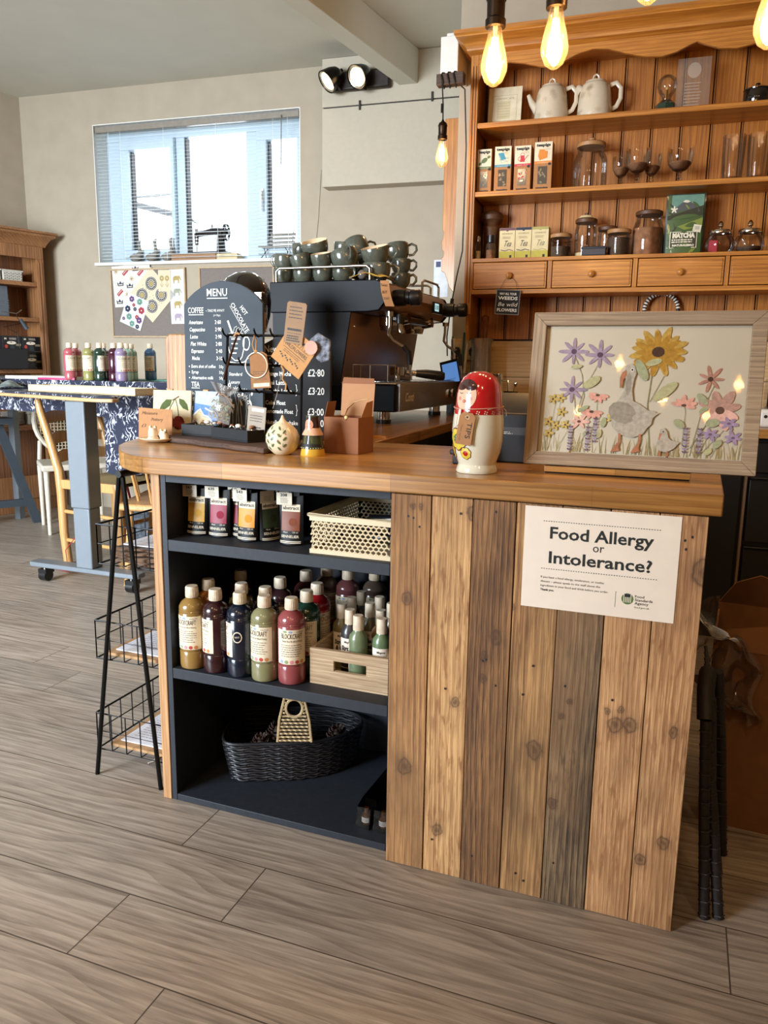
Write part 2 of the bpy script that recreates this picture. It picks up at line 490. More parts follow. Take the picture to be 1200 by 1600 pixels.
# ================================================================== SETTING
def floor_mat():
    m, nt, b = newmat('grey_oak_plank_floor'); N = nt.nodes; L = nt.links
    tc = N.new('ShaderNodeTexCoord'); mp = N.new('ShaderNodeMapping'); mp.inputs['Location'].default_value = (0.246, 0.131, 0)
    L.new(tc.outputs['Object'], mp.inputs[0])
    br = N.new('ShaderNodeTexBrick'); br.offset = 0.19; br.offset_frequency = 2; br.inputs['Scale'].default_value = 1
    br.inputs['Brick Width'].default_value = 1.22; br.inputs['Row Height'].default_value = 0.19; br.inputs['Mortar Size'].default_value = 0.0016
    br.inputs['Color1'].default_value = (0.0, 0, 0, 1); br.inputs['Color2'].default_value = (1, 1, 1, 1); br.inputs['Mortar'].default_value = (.5, .5, .5, 1)
    L.new(mp.outputs[0], br.inputs['Vector'])
    # per-board offset of the grain
    mv = N.new('ShaderNodeVectorMath'); mv.operation = 'MULTIPLY_ADD'; mv.inputs[1].default_value = (3.1, 7.7, 5.0)
    L.new(br.outputs['Color'], mv.inputs[0]); L.new(tc.outputs['Object'], mv.inputs[2])
    m2 = N.new('ShaderNodeMapping'); m2.inputs['Scale'].default_value = (0.16, 1, 1); L.new(mv.outputs[0], m2.inputs[0])
    n1 = N.new('ShaderNodeTexNoise'); n1.inputs['Scale'].default_value = 5.5; n1.inputs['Detail'].default_value = 7; n1.inputs['Distortion'].default_value = 1.2
    wv = N.new('ShaderNodeTexWave'); wv.wave_type = 'RINGS'; wv.rings_direction = 'X'; wv.wave_profile = 'SAW'; wv.inputs['Scale'].default_value = 13; wv.inputs['Distortion'].default_value = 22
    wv.inputs['Detail'].default_value = 2; wv.inputs['Detail Scale'].default_value = .3
    n2 = N.new('ShaderNodeTexNoise'); n2.inputs['Scale'].default_value = 120; n2.inputs['Detail'].default_value = 4
    m6 = N.new('ShaderNodeMapping'); m6.inputs['Scale'].default_value = (.30, 1, 1); L.new(mv.outputs[0], m6.inputs[0]); L.new(m6.outputs[0], wv.inputs['Vector'])
    L.new(m2.outputs[0], n1.inputs['Vector'])
    m5 = N.new('ShaderNodeMapping'); m5.inputs['Scale'].default_value = (.06, 1, 1); L.new(mv.outputs[0], m5.inputs[0]); L.new(m5.outputs[0], n2.inputs['Vector'])

    def mth(op, a, c):
        n = N.new('ShaderNodeMath'); n.operation = op; n.use_clamp = True
        for i, x in enumerate((a, c)):
            if isinstance(x, (int, float)): n.inputs[i].default_value = x
            else: L.new(x, n.inputs[i])
        return n.outputs[0]
    f = mth('ADD', mth('MULTIPLY', wv.outputs['Fac'], .17), mth('MULTIPLY', n1.outputs['Fac'], .42))
    f = mth('ADD', f, mth('MULTIPLY', mth('SUBTRACT', n2.outputs['Fac'], .38), .7))
    rp = N.new('ShaderNodeValToRGB'); e = rp.color_ramp.elements
    e[0].position = .12; e[0].color = lin('#6d6156'); e[1].position = .56; e[1].color = lin('#b3a799')
    L.new(f, rp.inputs[0])
    mx = N.new('ShaderNodeMixRGB'); mx.blend_type = 'MULTIPLY'; mx.inputs[0].default_value = 1
    rb = N.new('ShaderNodeValToRGB'); rb.color_ramp.elements[0].color = (.84, .84, .84, 1); rb.color_ramp.elements[1].color = (1.02, 1.0, .98, 1)
    L.new(br.outputs['Color'], rb.inputs[0]); L.new(rp.outputs[0], mx.inputs[1]); L.new(rb.outputs[0], mx.inputs[2])
    mz = N.new('ShaderNodeMixRGB'); mz.inputs[2].default_value = lin('#4a4037'); L.new(br.outputs['Fac'], mz.inputs[0]); L.new(mx.outputs[0], mz.inputs[1])
    L.new(mz.outputs[0], b.inputs['Base Color']); b.inputs['Roughness'].default_value = .42
    bp = N.new('ShaderNodeBump'); bp.inputs['Strength'].default_value = .25; bp.inputs['Distance'].default_value = .002
    L.new(f, bp.inputs['Height']); L.new(bp.outputs[0], b.inputs['Normal'])
    return m


structure(MB().box(-6.5, -4.2, -.1, 4.2, 3.74, 0, floor_mat()).obj('floor'))
structure(MB().box(-6.5, -4.2, H, 4.2, 3.74, H+.12, ceil_m).obj('ceiling'))
# ceiling beam
A7 = rad(-6.66)
b = MB(); b.M = Matrix.Translation((-1.19, 3.62, 0)) @ Matrix.Rotation(A7, 4, 'Z')
b.box(-.06, -7.2, 2.90, .06, 0, H, ceil_m); structure(b.obj('ceiling_beam', bevel=.004))
# rear wall with the high window
b = MB(); b.M = Matrix.Translation((-2.4, 3.5, 0)) @ Matrix.Rotation(A4, 4, 'Z')
for q in ((-2.0, 0, 0, 3.2, .25, 1.87), (-2.0, 0, 2.86, 3.2, .25, H), (-2.0, 0, 1.87, -1.255, .25, 2.86), (.397, 0, 1.87, 3.2, .25, 2.86)):
    b.box(*q, wall_m)
structure(b.obj('wall_rear'))
b = MB(); b.M = Matrix.Translation((-2.4, 3.5, 0)) @ Matrix.Rotation(A4, 4, 'Z')
box_m = pm('boxing_paint', '#bab09d', .85, var=.02)
b.box(.603, -.118, 2.806, 2.4, -.002, H-.002, box_m).box(.603, -.118, 2.315, 2.4, -.002, 2.798, box_m).box(.61, -.105, 2.79, 2.4, -.002, 2.81, ink_m)
structure(b.obj('trim_1', bevel=.003))
# left wall
b = MB(); b.M = Matrix(((sin(A16), -cos(A16), 0, -4.29), (cos(A16), sin(A16), 0, 3.36), (0, 0, 1, 0), (0, 0, 0, 1)))
b.box(-8.0, 0, 0, .1, .2, H, wall_m); structure(b.obj('wall_left'))
# dresser wall (a stub that ends left of the dresser)
b = MB(); b.M = Matrix.Translation((-.455, 2.2, 0)) @ Matrix.Rotation(A3, 4, 'Z')
b.box(-.115, .25, 0, 4.0, .6, H, wall_m); structure(b.obj('wall_dresser', bevel=.01))
b = MB(); b.M = Matrix.Translation((-.455, 2.2, 0)) @ Matrix.Rotation(A3, 4, 'Z')
b.box(-.16, .05, 2.50, -.075, .25, 2.66, white_m).box(-.15, .12, 2.66, -.09, .25, 2.70, white_m); structure(b.obj('trim_2', bevel=.004))
structure(MB().box(3.3, -4.2, 0, 3.5, 3, H, wall_m).obj('wall_right'))  # unseen wall, put in to block daylight and darken the right side
b = MB(); b.box(-6.5, -4.2, 0, -4.4, -4.0, H, wall_m).box(-2.0, -4.2, 0, 3.5, -4.0, H, wall_m).box(-4.4, -4.2, 2.6, -2.0, -4.0, H, wall_m).box(-4.4, -4.2, 0, -2.0, -4.0, .3, wall_m)
structure(b.obj('wall_front'))  # unseen wall; its opening is narrowed to keep sky light to the left

b = MB(); b.M = Matrix.Translation((-2.4, 3.5, 0)) @ Matrix.Rotation(A4, 4, 'Z')
for q in ((-1.2555, -.001, 1.886, -1.250, .149, 2.86), (.392, -.001, 1.886, .3975, .149, 2.86), (-1.25, -.001, 2.855, .392, .149, 2.861)): b.box(*q, white_m)
structure(b.obj('trim_3'))
# window: frame, three lights, handle, sill
win = thing('window_1', None, None, WW(0, 0, 0), A4); win['kind'] = 'structure'
f = MB()
Y0, Y1 = .15, .22
f.box(-1.255, Y0, 1.87, .397, Y1, 1.93, upvc_m).box(-1.255, Y0, 2.775, .397, Y1, 2.86, upvc_m)
for x0, x1 in ((-1.255, -1.125), (-.655, -.585), (-.085, .005), (.35, .397)): f.box(x0, Y0, 1.93, x1, Y1, 2.775, upvc_m)
f.obj('window_frame', win, bevel=.004)
for x0, x1 in ((-1.12, -.66), (.01, .35)):
    s = MB()
    for q in ((x0, 1.935, x1, 1.99), (x0, 2.705, x1, 2.77), (x0, 1.99, x0+.075, 2.705), (x1-.03, 1.99, x1, 2.705)):
        s.box(q[0], Y0-.03, q[1], q[2], Y1-.01, q[3], upvc_m)
    s.box(x0+.078, Y0+.0, 1.992, x0+.084, Y1-.02, 2.70, ink_m)
    s.obj('window_sash', win, bevel=.004)
MB().box(-.582, Y0+.01, 1.935, -.574, Y1-.01, 2.77, ink_m).obj('window_gasket', win)
MB().box(-1.12, .19, 1.94, .36, .196, 2.77, clear_m).obj('window_glass', win)
h = MB(); h.box(.045, Y0-.045, 2.30, .065, Y0-.03, 2.38, white_m).cyl((.055, Y0-.06, 2.36), (.055, Y0-.06, 2.22), .009, .007, white_m)
h.obj('window_handle', win)
MB().box(-1.275, -.035, 1.862, .41, .15, 1.885, white_m).obj('window_sill', win, bevel=.004)

# venetian blind
bl = thing('venetian_blind', 'white venetian blind hanging open across the high rear window', 'blind', WW(0, 0, 0), A4)
slat_m = pm('blind_slat', '#f2f5f6', .5, var=.01)
slat_m.node_tree.nodes['Principled BSDF'].inputs['Subsurface Weight'].default_value = 0.0
MB().box(-1.24, .003, 2.805, .385, .036, 2.845, pm('blind_rail', '#8d8478', .4)).obj('headrail', bl, bevel=.003)
s = MB()
for i in range(37):
    z = 2.79-i*.0243
    s.M = Matrix.Translation((0, .02, z)) @ Matrix.Rotation(rad(17), 4, 'X')
    s.box(-1.235, -.0115, -.0004, .38, .0115, .0004, slat_m)
s.obj('slat', bl, fix=False)['kind'] = 'stuff'
s = MB()
for x in (-1.13, -1.03, -.67, -.25, .19, .3):
    s.cyl((x, .008, 2.81), (x, .008, 1.9), .0012, .0012, slat_m, 5)
s.obj('ladder_cord', bl)
MB().cyl((.26, -.004, 2.82), (.255, -.006, 2.50), .003, .003, pm('wand', '#6d6a66', .4), 6).obj('tilt_wand', bl)

# ================================================================== PENINSULA COUNTER
T = .922
wt = MB()
pts = [(.656, -.005), (.668, .62), (-.985, .62), (-1.0, .54), (-.985, .45), (-.96, .37), (-.925, .28), (-.882, .20), (-.829, .135), (-.79, .09), (-.752, .055), (-.70, .018), (-.66, .002), (-.62, -.005)]
wt.prism(pts, .881, T, oak_m)
o = wt.obj('oak_worktop', bevel=.003)
tag(o, 'thick oak block worktop with rounded left end on top of the plank-fronted counter', 'worktop')

cab = thing('counter_cabinet', 'counter clad in reclaimed planks on the right with navy open shelves on the left', 'counter', (0, 0, 0))
side_m = wood('raw_pine_side', '#c59868', '#946840', 'Z', 1.3, .6, 7.7, knot=2.2)
MB().box(-.649, .03, 0, -.623, .60, .8805, side_m).obj('side_panel', cab, bevel=.002)
MB().box(.615, .03, 0, .632, .60, .8805, side_m).obj('side_panel', cab, bevel=.002)
MB().box(-.6225, .033, 0, -.607, .47, .8805, navy_m).obj('shelf_upright', cab, bevel=.001)
MB().box(-.012, .033, 0, .0, .47, .8805, navy_m).obj('shelf_upright', cab, bevel=.001)
MB().box(-.6065, .455, 0, -.0125, .47, .8805, navy_m).obj('back_panel', cab)
MB().box(-.6065, .033, .858, -.0125, .455, .8805, navy_m).obj('top_rail', cab, bevel=.001)
S1, S2, SB = .713, .373, .018
for z0, z1 in ((S1-.029, S1), (S2-.028, S2), (0, SB)):
    MB().box(-.6065, .033, z0, -.0125, .455, z1, navy_m).obj('shelf', cab, bevel=.0015)
xs = [0, .0915, .1815, .2725, .365, .458, .548, .635]
pc = [('#c08f5a', '#6e4a2b', '#8a6844', .5, 17), ('#d2a873', '#8d6039', '#b88b58', 2.4, 5), ('#9c7247', '#4f3520', '#7a5a3c', .4, 23), ('#c79a64', '#7a5533', '#54442f', .9, 31),
      ('#8c7456', '#3d3023', '#a37d55', 1.0, 41), ('#d6aa7a', '#96683e', '#b98d62', 1.5, 52), ('#d3a878', '#8f633c', '#b68a5e', 2.2, 63)]
KN = [((.04, .648, .012), (.043, .249, .016), (.05, .855, .005), (.068, .853, .005)), ((.181, .848, .012), (.123, .109, .012), (.157, .425, .009)),
      ((.241, .586, .013), (.218, .541, .009), (.216, .491, .007)), ((.334, .347, .017), (.272, .656, .006)), ((.378, .235, .01), (.386, .437, .006), (.402, .471, .005)),
      ((.477, .463, .006), (.502, .47, .006), (.494, .434, .014), (.522, .441, .014)), ((.634, .771, .022), (.604, .197, .012), (.563, .15, .011), (.605, .44, .009))]
for i in range(7):
    c1, c2, c3, sw, sd = pc[i]
    m = wood('reclaimed_plank_%s' % 'abcdefg'[i], c1, c2, 'Z', 1.0+.15*(i % 3), .75, sd, saw=sw, c3=c3, bump=.6, knots=KN[i])
    p = MB(); p.box(xs[i]+.0008, 0+.002*(i % 2), .001, xs[i+1]-.0010, .024, .8785, m)
    random.seed(i+3)
    for k in range(random.choice((3, 4, 5))):
        zz = random.choice((.05, .1, .47, .52, .83, .85))+random.uniform(-.02, .02)
        p.M = FR((xs[i]+random.uniform(.02, .075), 0, zz)); p.ell(0, 0, .0022, .0028, ink_m, z=.0006)
    p.M = Matrix(); p.obj('plank', cab, bevel=.0012)
MB().box(.002, .0245, .0, .614, .04, .88, side_m).obj('backing_board', cab)

# allergy notice
sign = thing('allergy_notice', 'white paper notice about food allergy or intolerance fixed to the plank front', 'notice', (.2905, -.0005, .6645))
s = MB(); s.M = FR((0, 0, 0)); WS, HS = .297, .2105
s.rect(0, 0, WS, HS, paper_m, .0009).rect(WS, 0, 0, HS, paper_m, .0002)
s.obj('sheet', sign, fix=False)
s = MB(); s.M = FR((0, 0, 0)); z = .0014
gr_m = pm('agency_green', '#56703a', .8); dk = pm('sign_ink', '#1b211f', .7, var=.01)
s.text('Food Allergy', .052, .147, .0238, dk, w=.198, z=z, bold=.02)
s.text('or', .148, .127, .0175, dk, al='C', z=z)
s.text('Intolerance?', .052, .0965, .0238, dk, w=.198, z=z, bold=.02)
for yy in (.181, .083):
    for i in range(46): s.rect(.038+i*.0049, yy, .0402+i*.0049, yy+.0015, dk, z)
for i, t in enumerate(('If you have a food allergy, intolerance, or coeliac', 'disease – please speak to the staff about the', 'ingredients in your food and drink before you order.')):
    s.text(t, .038, .0640-i*.0088, .0042, dk, w=(.125, .118, .134)[i], z=z)
s.text('Thank you.', .038, .0375, .0042, dk, w=.028, z=z, bold=.03)
s.rect(.186, .020, .1866, .052, dk, z)
s.ell(.209, .0395, .0115, .0115, gr_m, z)
for i in range(5): s.rect(.2015+i*.0033, .032, .2028+i*.0033, .050, paper_m, z+.0002)
s.rect(.2035, .043, .2145, .0495, dk, z+.0003)
for i, t in enumerate(('Food', 'Standards', 'Agency')): s.text(t, .223, .0435-i*.0068, .0052, dk, w=(.017, .033, .026)[i], z=z, bold=.01)
s.text('food.gov.uk', .223, .0225, .0036, gr_m, w=.028, z=z)
s.obj('lettering', sign, fix=False)
tag(sign)

# ================================================================== RETURN COUNTER (espresso side) and BACK RUN
rt = MB(); rt.prism([(-.295, .625), (-.345, 1.90), (-.355, 2.43), (-1.20, 2.39), (-.98, .625)], .880, .919, oaky_m)
tag(rt.obj('oak_return_worktop', bevel=.003), 'oak worktop running back from the counter under the espresso machine', 'worktop')
rc = thing('return_cabinet', 'black base cabinet under the espresso machine worktop', 'cabinet', (0, 0, 0))
MB().prism([(-.33, .64), (-.375, 1.88), (-.375, 2.38), (-1.12, 2.36), (-.92, .64)], 0, .8795, darkcab_m).obj('carcass', rc)
MB().box(-.336, .66, .1, -.318, 1.26, .86, darkcab_m).obj('door', rc, bevel=.002)
b = MB(); b.M = Matrix.Translation(DW(0, 0, 0)) @ Matrix.Rotation(A3, 4, 'Z')
b.box(.13, -.30, .878, 2.9, .235, .917, oak_m)
tag(b.obj('oak_back_worktop', bevel=.003), 'oak worktop along the wall below the pine dresser, seen at the right edge', 'worktop')
bc = thing('back_cabinet_run', 'run of black cabinets and drawers under the worktop along the dresser wall', 'cabinet', DW(0, 0, 0), A3)
MB().box(.15, -.25, 0, 2.9, .24, .877, darkcab_m).obj('carcass', bc)
MB().box(.15, -.27, .10, 1.268, -.251, .872, darkcab_m).obj('door', bc, bevel=.002)
MB().box(1.280, -.285, .02, 1.289, -.251, .872, pm('carcass_edge', '#7a6146', .5)).obj('edge_strip', bc)
for z0, z1 in ((.735, .87), (.44, .715), (.06, .42)):
    d = MB().box(1.30, -.275, z0, 2.1, -.251, z1, darkcab_m).obj('drawer', bc, bevel=.003)
    MB().box(1.30, -.281, z1-.012, 2.1, -.2755, z1-.003, blackmetal_m).obj('pull', d)

# ================================================================== DRESSER
DT = Matrix.Translation(DW(0, 0, 0)) @ Matrix.Rotation(A3, 4, 'Z')
dr = thing('pine_dresser', 'large pine wall dresser with scalloped top, open shelves and a row of small drawers', 'dresser', DW(0, 0, 0), A3)
DWD = 1.60
b = MB()
b.box(0, 0, 1.40, .035, .02, 2.55, pine_m).box(.004, .02, 1.40, .022, .24, 2.55, pine_m)
b.box(.010, -.002, 1.45, .013, 0, 2.5, groove_m).box(.024, -.002, 1.45, .027, 0, 2.5, groove_m)
b.obj('side_panel', dr, bevel=.002)
b = MB(); b.M = FR((.016, 0, 0), (0, 1, 0), (1, 0, 0))
b.prism([(.04, 1.28), (.20, 1.28), (.24, 1.28), (.24, 1.40), (.02, 1.40), (.02, 1.35)], -.008, .008, pine_m); b.obj('side_bracket', dr)
MB().box(DWD-.035, 0, 1.28, DWD, .24, 2.55, pine_m).obj('side_panel', dr, bevel=.002)
b = MB(); n = 12; wd = (DWD-.07)/n
for i in range(n):
    x = .035+i*wd
    b.box(x+.003, .222, 1.29, x+wd-.003, .234, 2.55, pine_dark_m)
    b.box(x+.007, .2205, 1.29, x+.010, .222, 2.55, groove_m)
b.box(.023, .234, 1.285, DWD-.023, .244, 2.55, groove_m); b.obj('back_boards', dr)
for z0, z1 in ((2.234, 2.257), (1.934, 1.957)):
    MB().box(.035, .003, z0, DWD-.035, .2195, z1, pineh_m).obj('shelf', dr, bevel=.003)
b = MB(); b.box(.035, -.004, 1.638, DWD-.035, .2195, 1.655, pineh_m).box(.035, -.002, 1.492, DWD-.035, .2195, 1.513, pineh_m)
for x0, x1 in ((.035, .041), (.391, .411), (.769, .789), (1.151, 1.169), (1.531, DWD-.035)): b.box(x0, -.001, 1.513, x1, .21, 1.638, pine_m)
b.obj('drawer_frame', dr, bevel=.002)
for x0, x1 in ((.0425, .3895), (.4125, .7675), (.7905, 1.1495), (1.1705, 1.5295)):
    d = MB(); d.box(x0+.002, -.006, 1.516, x1-.002, .16, 1.634, pineh_m)
    d.box(x0+.010, -.009, 1.524, x1-.010, -.006, 1.626, pineh_m)
    d = d.obj('drawer', dr, bevel=.0025)
    k = MB(); k.M = FR(((x0+x1)/2, -.009, 1.573)); k.lathe([(.0, .024), (.008, .0235), (.0145, .018), (.0155, .012), (.012, .006), (.008, .002), (.009, 0)], pine_m, 18)
    k.obj('knob', d)
# scalloped valance
pts = [(.035, 2.555)]
sc = [(.035, 2.44), (.06, 2.475), (.12, 2.498), (.177, 2.503), (.24, 2.492), (.30, 2.474), (.345, 2.465), (.40, 2.475), (.47, 2.505), (.54, 2.520), (.60, 2.514), (.68, 2.488), (.76, 2.466), (.83, 2.461), (.885, 2.473), (.94, 2.497), (.965, 2.505), (.99, 2.494), (1.05, 2.472), (1.12, 2.463), (1.19, 2.474), (1.28, 2.500), (1.36, 2.512), (1.45, 2.50), (1.53, 2.47), (1.565, 2.44)]
b = MB(); b.M = FR((0, .018, 0)); b.prism(sc+[(1.565, 2.56), (.035, 2.56)], 0, .018, pineh_m); b.obj('valance', dr, bevel=.002)
b = MB()
prof = [(.0, 2.545), (.006, 2.548), (.010, 2.556), (.018, 2.560), (.020, 2.568), (.030, 2.585), (.048, 2.60), (.062, 2.606), (.062, 2.612), (.070, 2.618), (.070, 2.634), (0, 2.634)]
n = len(prof); vs = []
for x, sgn in ((0.0, -1), (DWD, 1)):
    vs += [(x+sgn*p, -p, z) for p, z in prof]
vs += [(-p, .24, z) for p, z in prof]+[(DWD+p, .24, z) for p, z in prof]
fs = []
for i in range(n-1):
    fs += [(i, i+1, n+i+1, n+i), (2*n+i, 2*n+i+1, i+1, i), (n+i, n+i+1, 3*n+i+1, 3*n+i)]
b.add(vs, fs, pineh_m); b.box(0, 0, 2.545, DWD, .24, 2.633, pineh_m); b.obj('cornice', dr)

# splashback, socket board
sp_m = wood('pale_splashback_wood', '#d8b98a', '#b8935f', 'X', 1.0, .5, 9.1)
b = MB().box(-.11, .236, .918, 2.6, .249, 1.28, sp_m); b.box(-.11, .2352, 1.10, 2.6, .236, 1.103, groove_m)
o = b.obj('splashback', loc=DW(0, 0, 0), rz=A3); tag(o, 'pale boarded wooden splashback behind the back worktop', 'splashback')
sb = thing('socket_board', 'pale wooden batten with two sockets on the wall right of the coffee machine', 'socket', DW(-.105, .2, 1.185), A3)
MB().box(0, 0, 0, .175, .034, .105, sp_m).obj('batten', sb, bevel=.002)
for x in (.018, .106): MB().box(x-.01, -.004, .01, x+.06, 0, .09, pm('socket_cream', '#cdb78f', .5)).obj('socket_plate', sb)
for i, x in enumerate((.033, .127)):
    pl = thing('mains_plug', ('left black mains plug in the wooden socket board', 'right black mains plug in the wooden socket board')[i], 'plug', DW(-.105+x-.002, .1955, 1.225), A3)
    b = MB(); b.M = FR((0, 0, 0)); b.prism([(-.022, -.012), (-.012, -.027), (.012, -.027), (.022, -.012), (.024, .008), (.014, .024), (-.014, .024), (-.024, .008)], 0.001, .03, black_m)
    b.obj('plug_body', pl, bevel=.003)
    MB().tube([(0, -.015, -.028), (0, -.02, -.06), (.02*(1 if i else -1), -.015, -.09), (.045*(1 if i else -.4), -.01, -.14), (.05, -.01, -.20)], .0035, black_m, 8).obj('cable', pl)

# ================================================================== PAINT BOTTLES
cap_m = pm('bottle_cap', '#dccab0', .5, var=.12, scale=60)
lab_m = pm('bottle_label', '#e4d3b6', .7, var=.02)
lred = pm('label_red', '#b8433c', .7); lblue = pm('label_blue', '#8fa3bd', .7); lgrn = pm('label_green', '#8a9a72', .7); lpink = pm('label_pink', '#d98a90', .7); lorg = pm('label_orange', '#c98445', .7)
BPROF = [(0, .002), (.029, 0), (.033, .003), (.0345, .010), (.0345, .046), (.0332, .048), (.0345, .0505), (.0345, .148), (.0330, .150), (.0345, .1525), (.0330, .155), (.0343, .158), (.033, .166), (.027, .176), (.0175, .183), (.0135, .186), (.0135, .190)]


def bottle(label, x, y, z, col, face=0.0, group='large bottles of block printing paint on the counter shelf', badge=False, cap=True, rough=.22, lean=0):
    """500 ml paint bottle; face = direction (deg) the label front points, -90 is towards the front"""
    t = thing('paint_bottle', label, 'bottle', (x, y, z), 0, group)
    m = pm('paint_'+col, col, rough, coat=.5, var=.04)
    b = MB(); b.lathe(BPROF, m, 30)
    bd = b.obj('bottle_body', t)
    c = MB(); c.lathe([(.0165, .187), (.0168, .190), (.0162, .212), (.0145, .2155), (0, .2155)], cap_m, 22)
    for i in range(22):
        a = 2*pi*i/22; c.cyl((.0166*cos(a), .0166*sin(a), .19), (.016*cos(a), .016*sin(a), .211), .0006, .0006, cap_m, 4)
    c.obj('cap', t)
    l = MB(); l.warp = cylwarp(.0348, rad(face), .055)
    W_ = .062
    l.rect(-W_/2-.01, 0, W_/2+.01, .088, lab_m, .0, nx=16, ny=2)
    l.text('BLOCKCRAFT', 0, .066, .0125, ink_m, w=.055, al='C', z=.0005)
    l.text('Textile Paint for Block Printing', 0, .057, .0048, ink_m, w=.054, al='C', z=.0005, shear=.2)
    l.scribble(-.029, .018, .058, .034, 6, ink_m, .0005, lw=.0012)
    for i, mm in enumerate((lblue, lgrn, lpink, lred, lorg)): l.ell(-.028+i*.0135, .006, .0052, .005, mm, .0004, n=8)
    for i in range(6): l.rect(.012+i*.0034, .0815, .0138+i*.0034, .0832, ink_m, .0005)
    for i in range(2): l.ell(-.018+i*.014, .083, .005, .003, (lgrn, lblue)[i], .0004, n=8)
    l.obj('label', t, fix=False)
    if badge:
        g = MB(); g.warp = cylwarp(.0348, rad(badge), .108)
        g.ell(0, 0, .012, .0145, lab_m, .0004, rings=3); g.ell(0, 0, .0095, .0118, m, .0007, rings=3)
        g.text('NAVY', 0, -.002, .005, lab_m, w=.012, al='C', z=.001)
        g.obj('colour_badge', t, fix=False)
    return t


BX = [('gold-ochre paint bottle at the left end of the middle shelf, front row', -.566, .07, '#8c6c38', -88, 0),
      ('amber paint bottle directly behind the gold-ochre one', -.564, .142, '#8a5520', -70, 0),
      ('dark plum paint bottle with its label turned left, second in the front row', -.496, .07, '#2c1216', -138, 0),
      ('dark red paint bottle at the back behind the olive one', -.535, .256, '#4d1412', -60, 0),
      ('olive paint bottle with pale cap peeking out behind the navy bottle', -.464, .143, '#4c4420', -60, 0),
      ('navy paint bottle with a round colour badge in the front row', -.425, .07, '#0a1526', -162, -72),
      ('near-black navy paint bottle behind the sage green one', -.390, .137, '#0c1420', -60, 0),
      ('sage green paint bottle in the middle of the front row', -.355, .07, '#7f7b58', -98, 0),
      ('dark brown paint bottle with a wide grey cap in the second row', -.399, .233, '#3a2226', -75, 0),
      ('rose pink paint bottle at the right of the front row', -.285, .08, '#8a4445', -62, 0),
      ('dark green paint bottle behind the rose pink one', -.279, .151, '#1c3a2f', -85, 0),
      ('bright red paint bottle beside the small glaze bottles', -.284, .222, '#96161d', -30, 0),
      ('deep maroon paint bottle in the back row', -.367, .323, '#431e1c', -70, 0),
      ('grey-beige paint bottle in the back row', -.338, .396, '#6d5a4c', -60, 0),
      ('dusky rose paint bottle in the back row', -.267, .385, '#6b3f3e', -80, 0),
      ('taupe paint bottle at the back right behind the crate', -.195, .408, '#5a4b40', -60, 0)]
for l_, x, y, c, fa, bd in BX: bottle(l_, x, y, S2, c, fa, badge=bd)

# crate with small glaze bottles
crate_m = wood('whitewashed_crate', '#cbb291', '#8d7252', 'X', 1.6, .8, 12.0, bump=.4)
cr = thing('wooden_crate', 'small whitewashed wooden crate with a slot handle on the middle shelf', 'crate', (-.238, .085, S2+.0005))
b = MB(); b.M = FR((0, .009, 0)); hh = .092
b.prism([(0, 0), (.206, 0), (.206, hh), (0, hh)], 0.0, .001, crate_m)
b = MB()
for q in ((0, 0, 0, .206, .009, .040), (0, 0, .066, .206, .009, hh), (0, 0, .040, .064, .009, .066), (.150, 0, .040, .206, .009, .066)): b.box(*q, crate_m)
b.obj('front_panel', cr)
MB().box(0, .0095, 0, .009, .28, hh, crate_m).obj('end_panel', cr, bevel=.001)
MB().box(.197, .0095, 0, .206, .28, hh, crate_m).obj('end_panel', cr, bevel=.001)
MB().box(.0095, .271, 0, .1965, .28, hh, crate_m).obj('rear_panel', cr, bevel=.001)
MB().box(.0095, .0095, 0, .1965, .2705, .007, crate_m).obj('base_board', cr)


def glaze(label, x, y, col, face):
    t = thing('glaze_bottle', label, 'bottle', (x, y, S2+.008), 0, 'small glaze bottles in the wooden crate')
    m = pm('glaze_'+col, col, .3, coat=.3)
    MB().lathe([(0, 0), (.021, 0), (.0235, .003), (.0235, .105), (.022, .116), (.014, .127), (.0125, .131)], m, 24).obj('bottle_body', t)
    MB().lathe([(.0135, .131), (.0132, .164), (.012, .1675), (0, .1675)], cap_m, 20).obj('cap', t)
    l = MB(); l.warp = cylwarp(.0237, rad(face), .02)
    l.rect(-.026, 0, .026, .078, paper_m, 0, nx=12)
    l.text('Mayco', .0, .066, .0055, ink_m, w=.020, al='C', z=.0005, bold=.02)
    l.text('Stroke', -.001, .047, .0115, ink_m, w=.036, al='C', z=.0005, bold=.04, shear=.15)
    l.text('& Coat', .002, .032, .0115, ink_m, w=.036, al='C', z=.0005, bold=.04, shear=.15)
    l.rect(-.024, .003, .024, .014, m, .0005, nx=8); l.scribble(-.018, .017, .036, .012, 3, ink_m, .0005, lw=.001)
    l.obj('label', t, fix=False)


for q in (('khaki glaze bottle at the left front corner of the crate', -.203, .200, '#77704a', -70), ('brown glaze bottle behind the khaki one in the crate', -.203, .262, '#5b4a3e', -60), ('slate glaze bottle second in the crate front', -.165, .165, '#3c3a38', -80),
          ('grey-green glaze bottle in the middle of the crate', -.140, .236, '#6a6752', -95), ('dark glaze bottle at the back left of the crate', -.200, .322, '#35302c', -60), ('umber glaze bottle in the back row of the crate', -.137, .296, '#4a3b30', -60),
          ('sage glaze bottle turned to show its small print, crate front centre', -.128, .130, '#6f7c5c', -200), ('tan glaze bottle right of the sage one in the crate', -.092, .19, '#9c7a58', -110), ('beige glaze bottle at the right back of the crate', -.088, .256, '#8c7a64', -100),
          ('dark brown glaze bottle in the far corner of the crate', -.088, .318, '#3d332c', -100), ('moss green glaze bottle in the front right corner of the crate', -.066, .130, '#5f7350', -75)):
    glaze(*q)

# ================================================================== TOP SHELF: pouches and cream basket
pk_m = pm('pouch_foil', '#070708', .5, var=.1, spec=.3)
hl_m = pm('pouch_white', '#d9cdb6', .5)


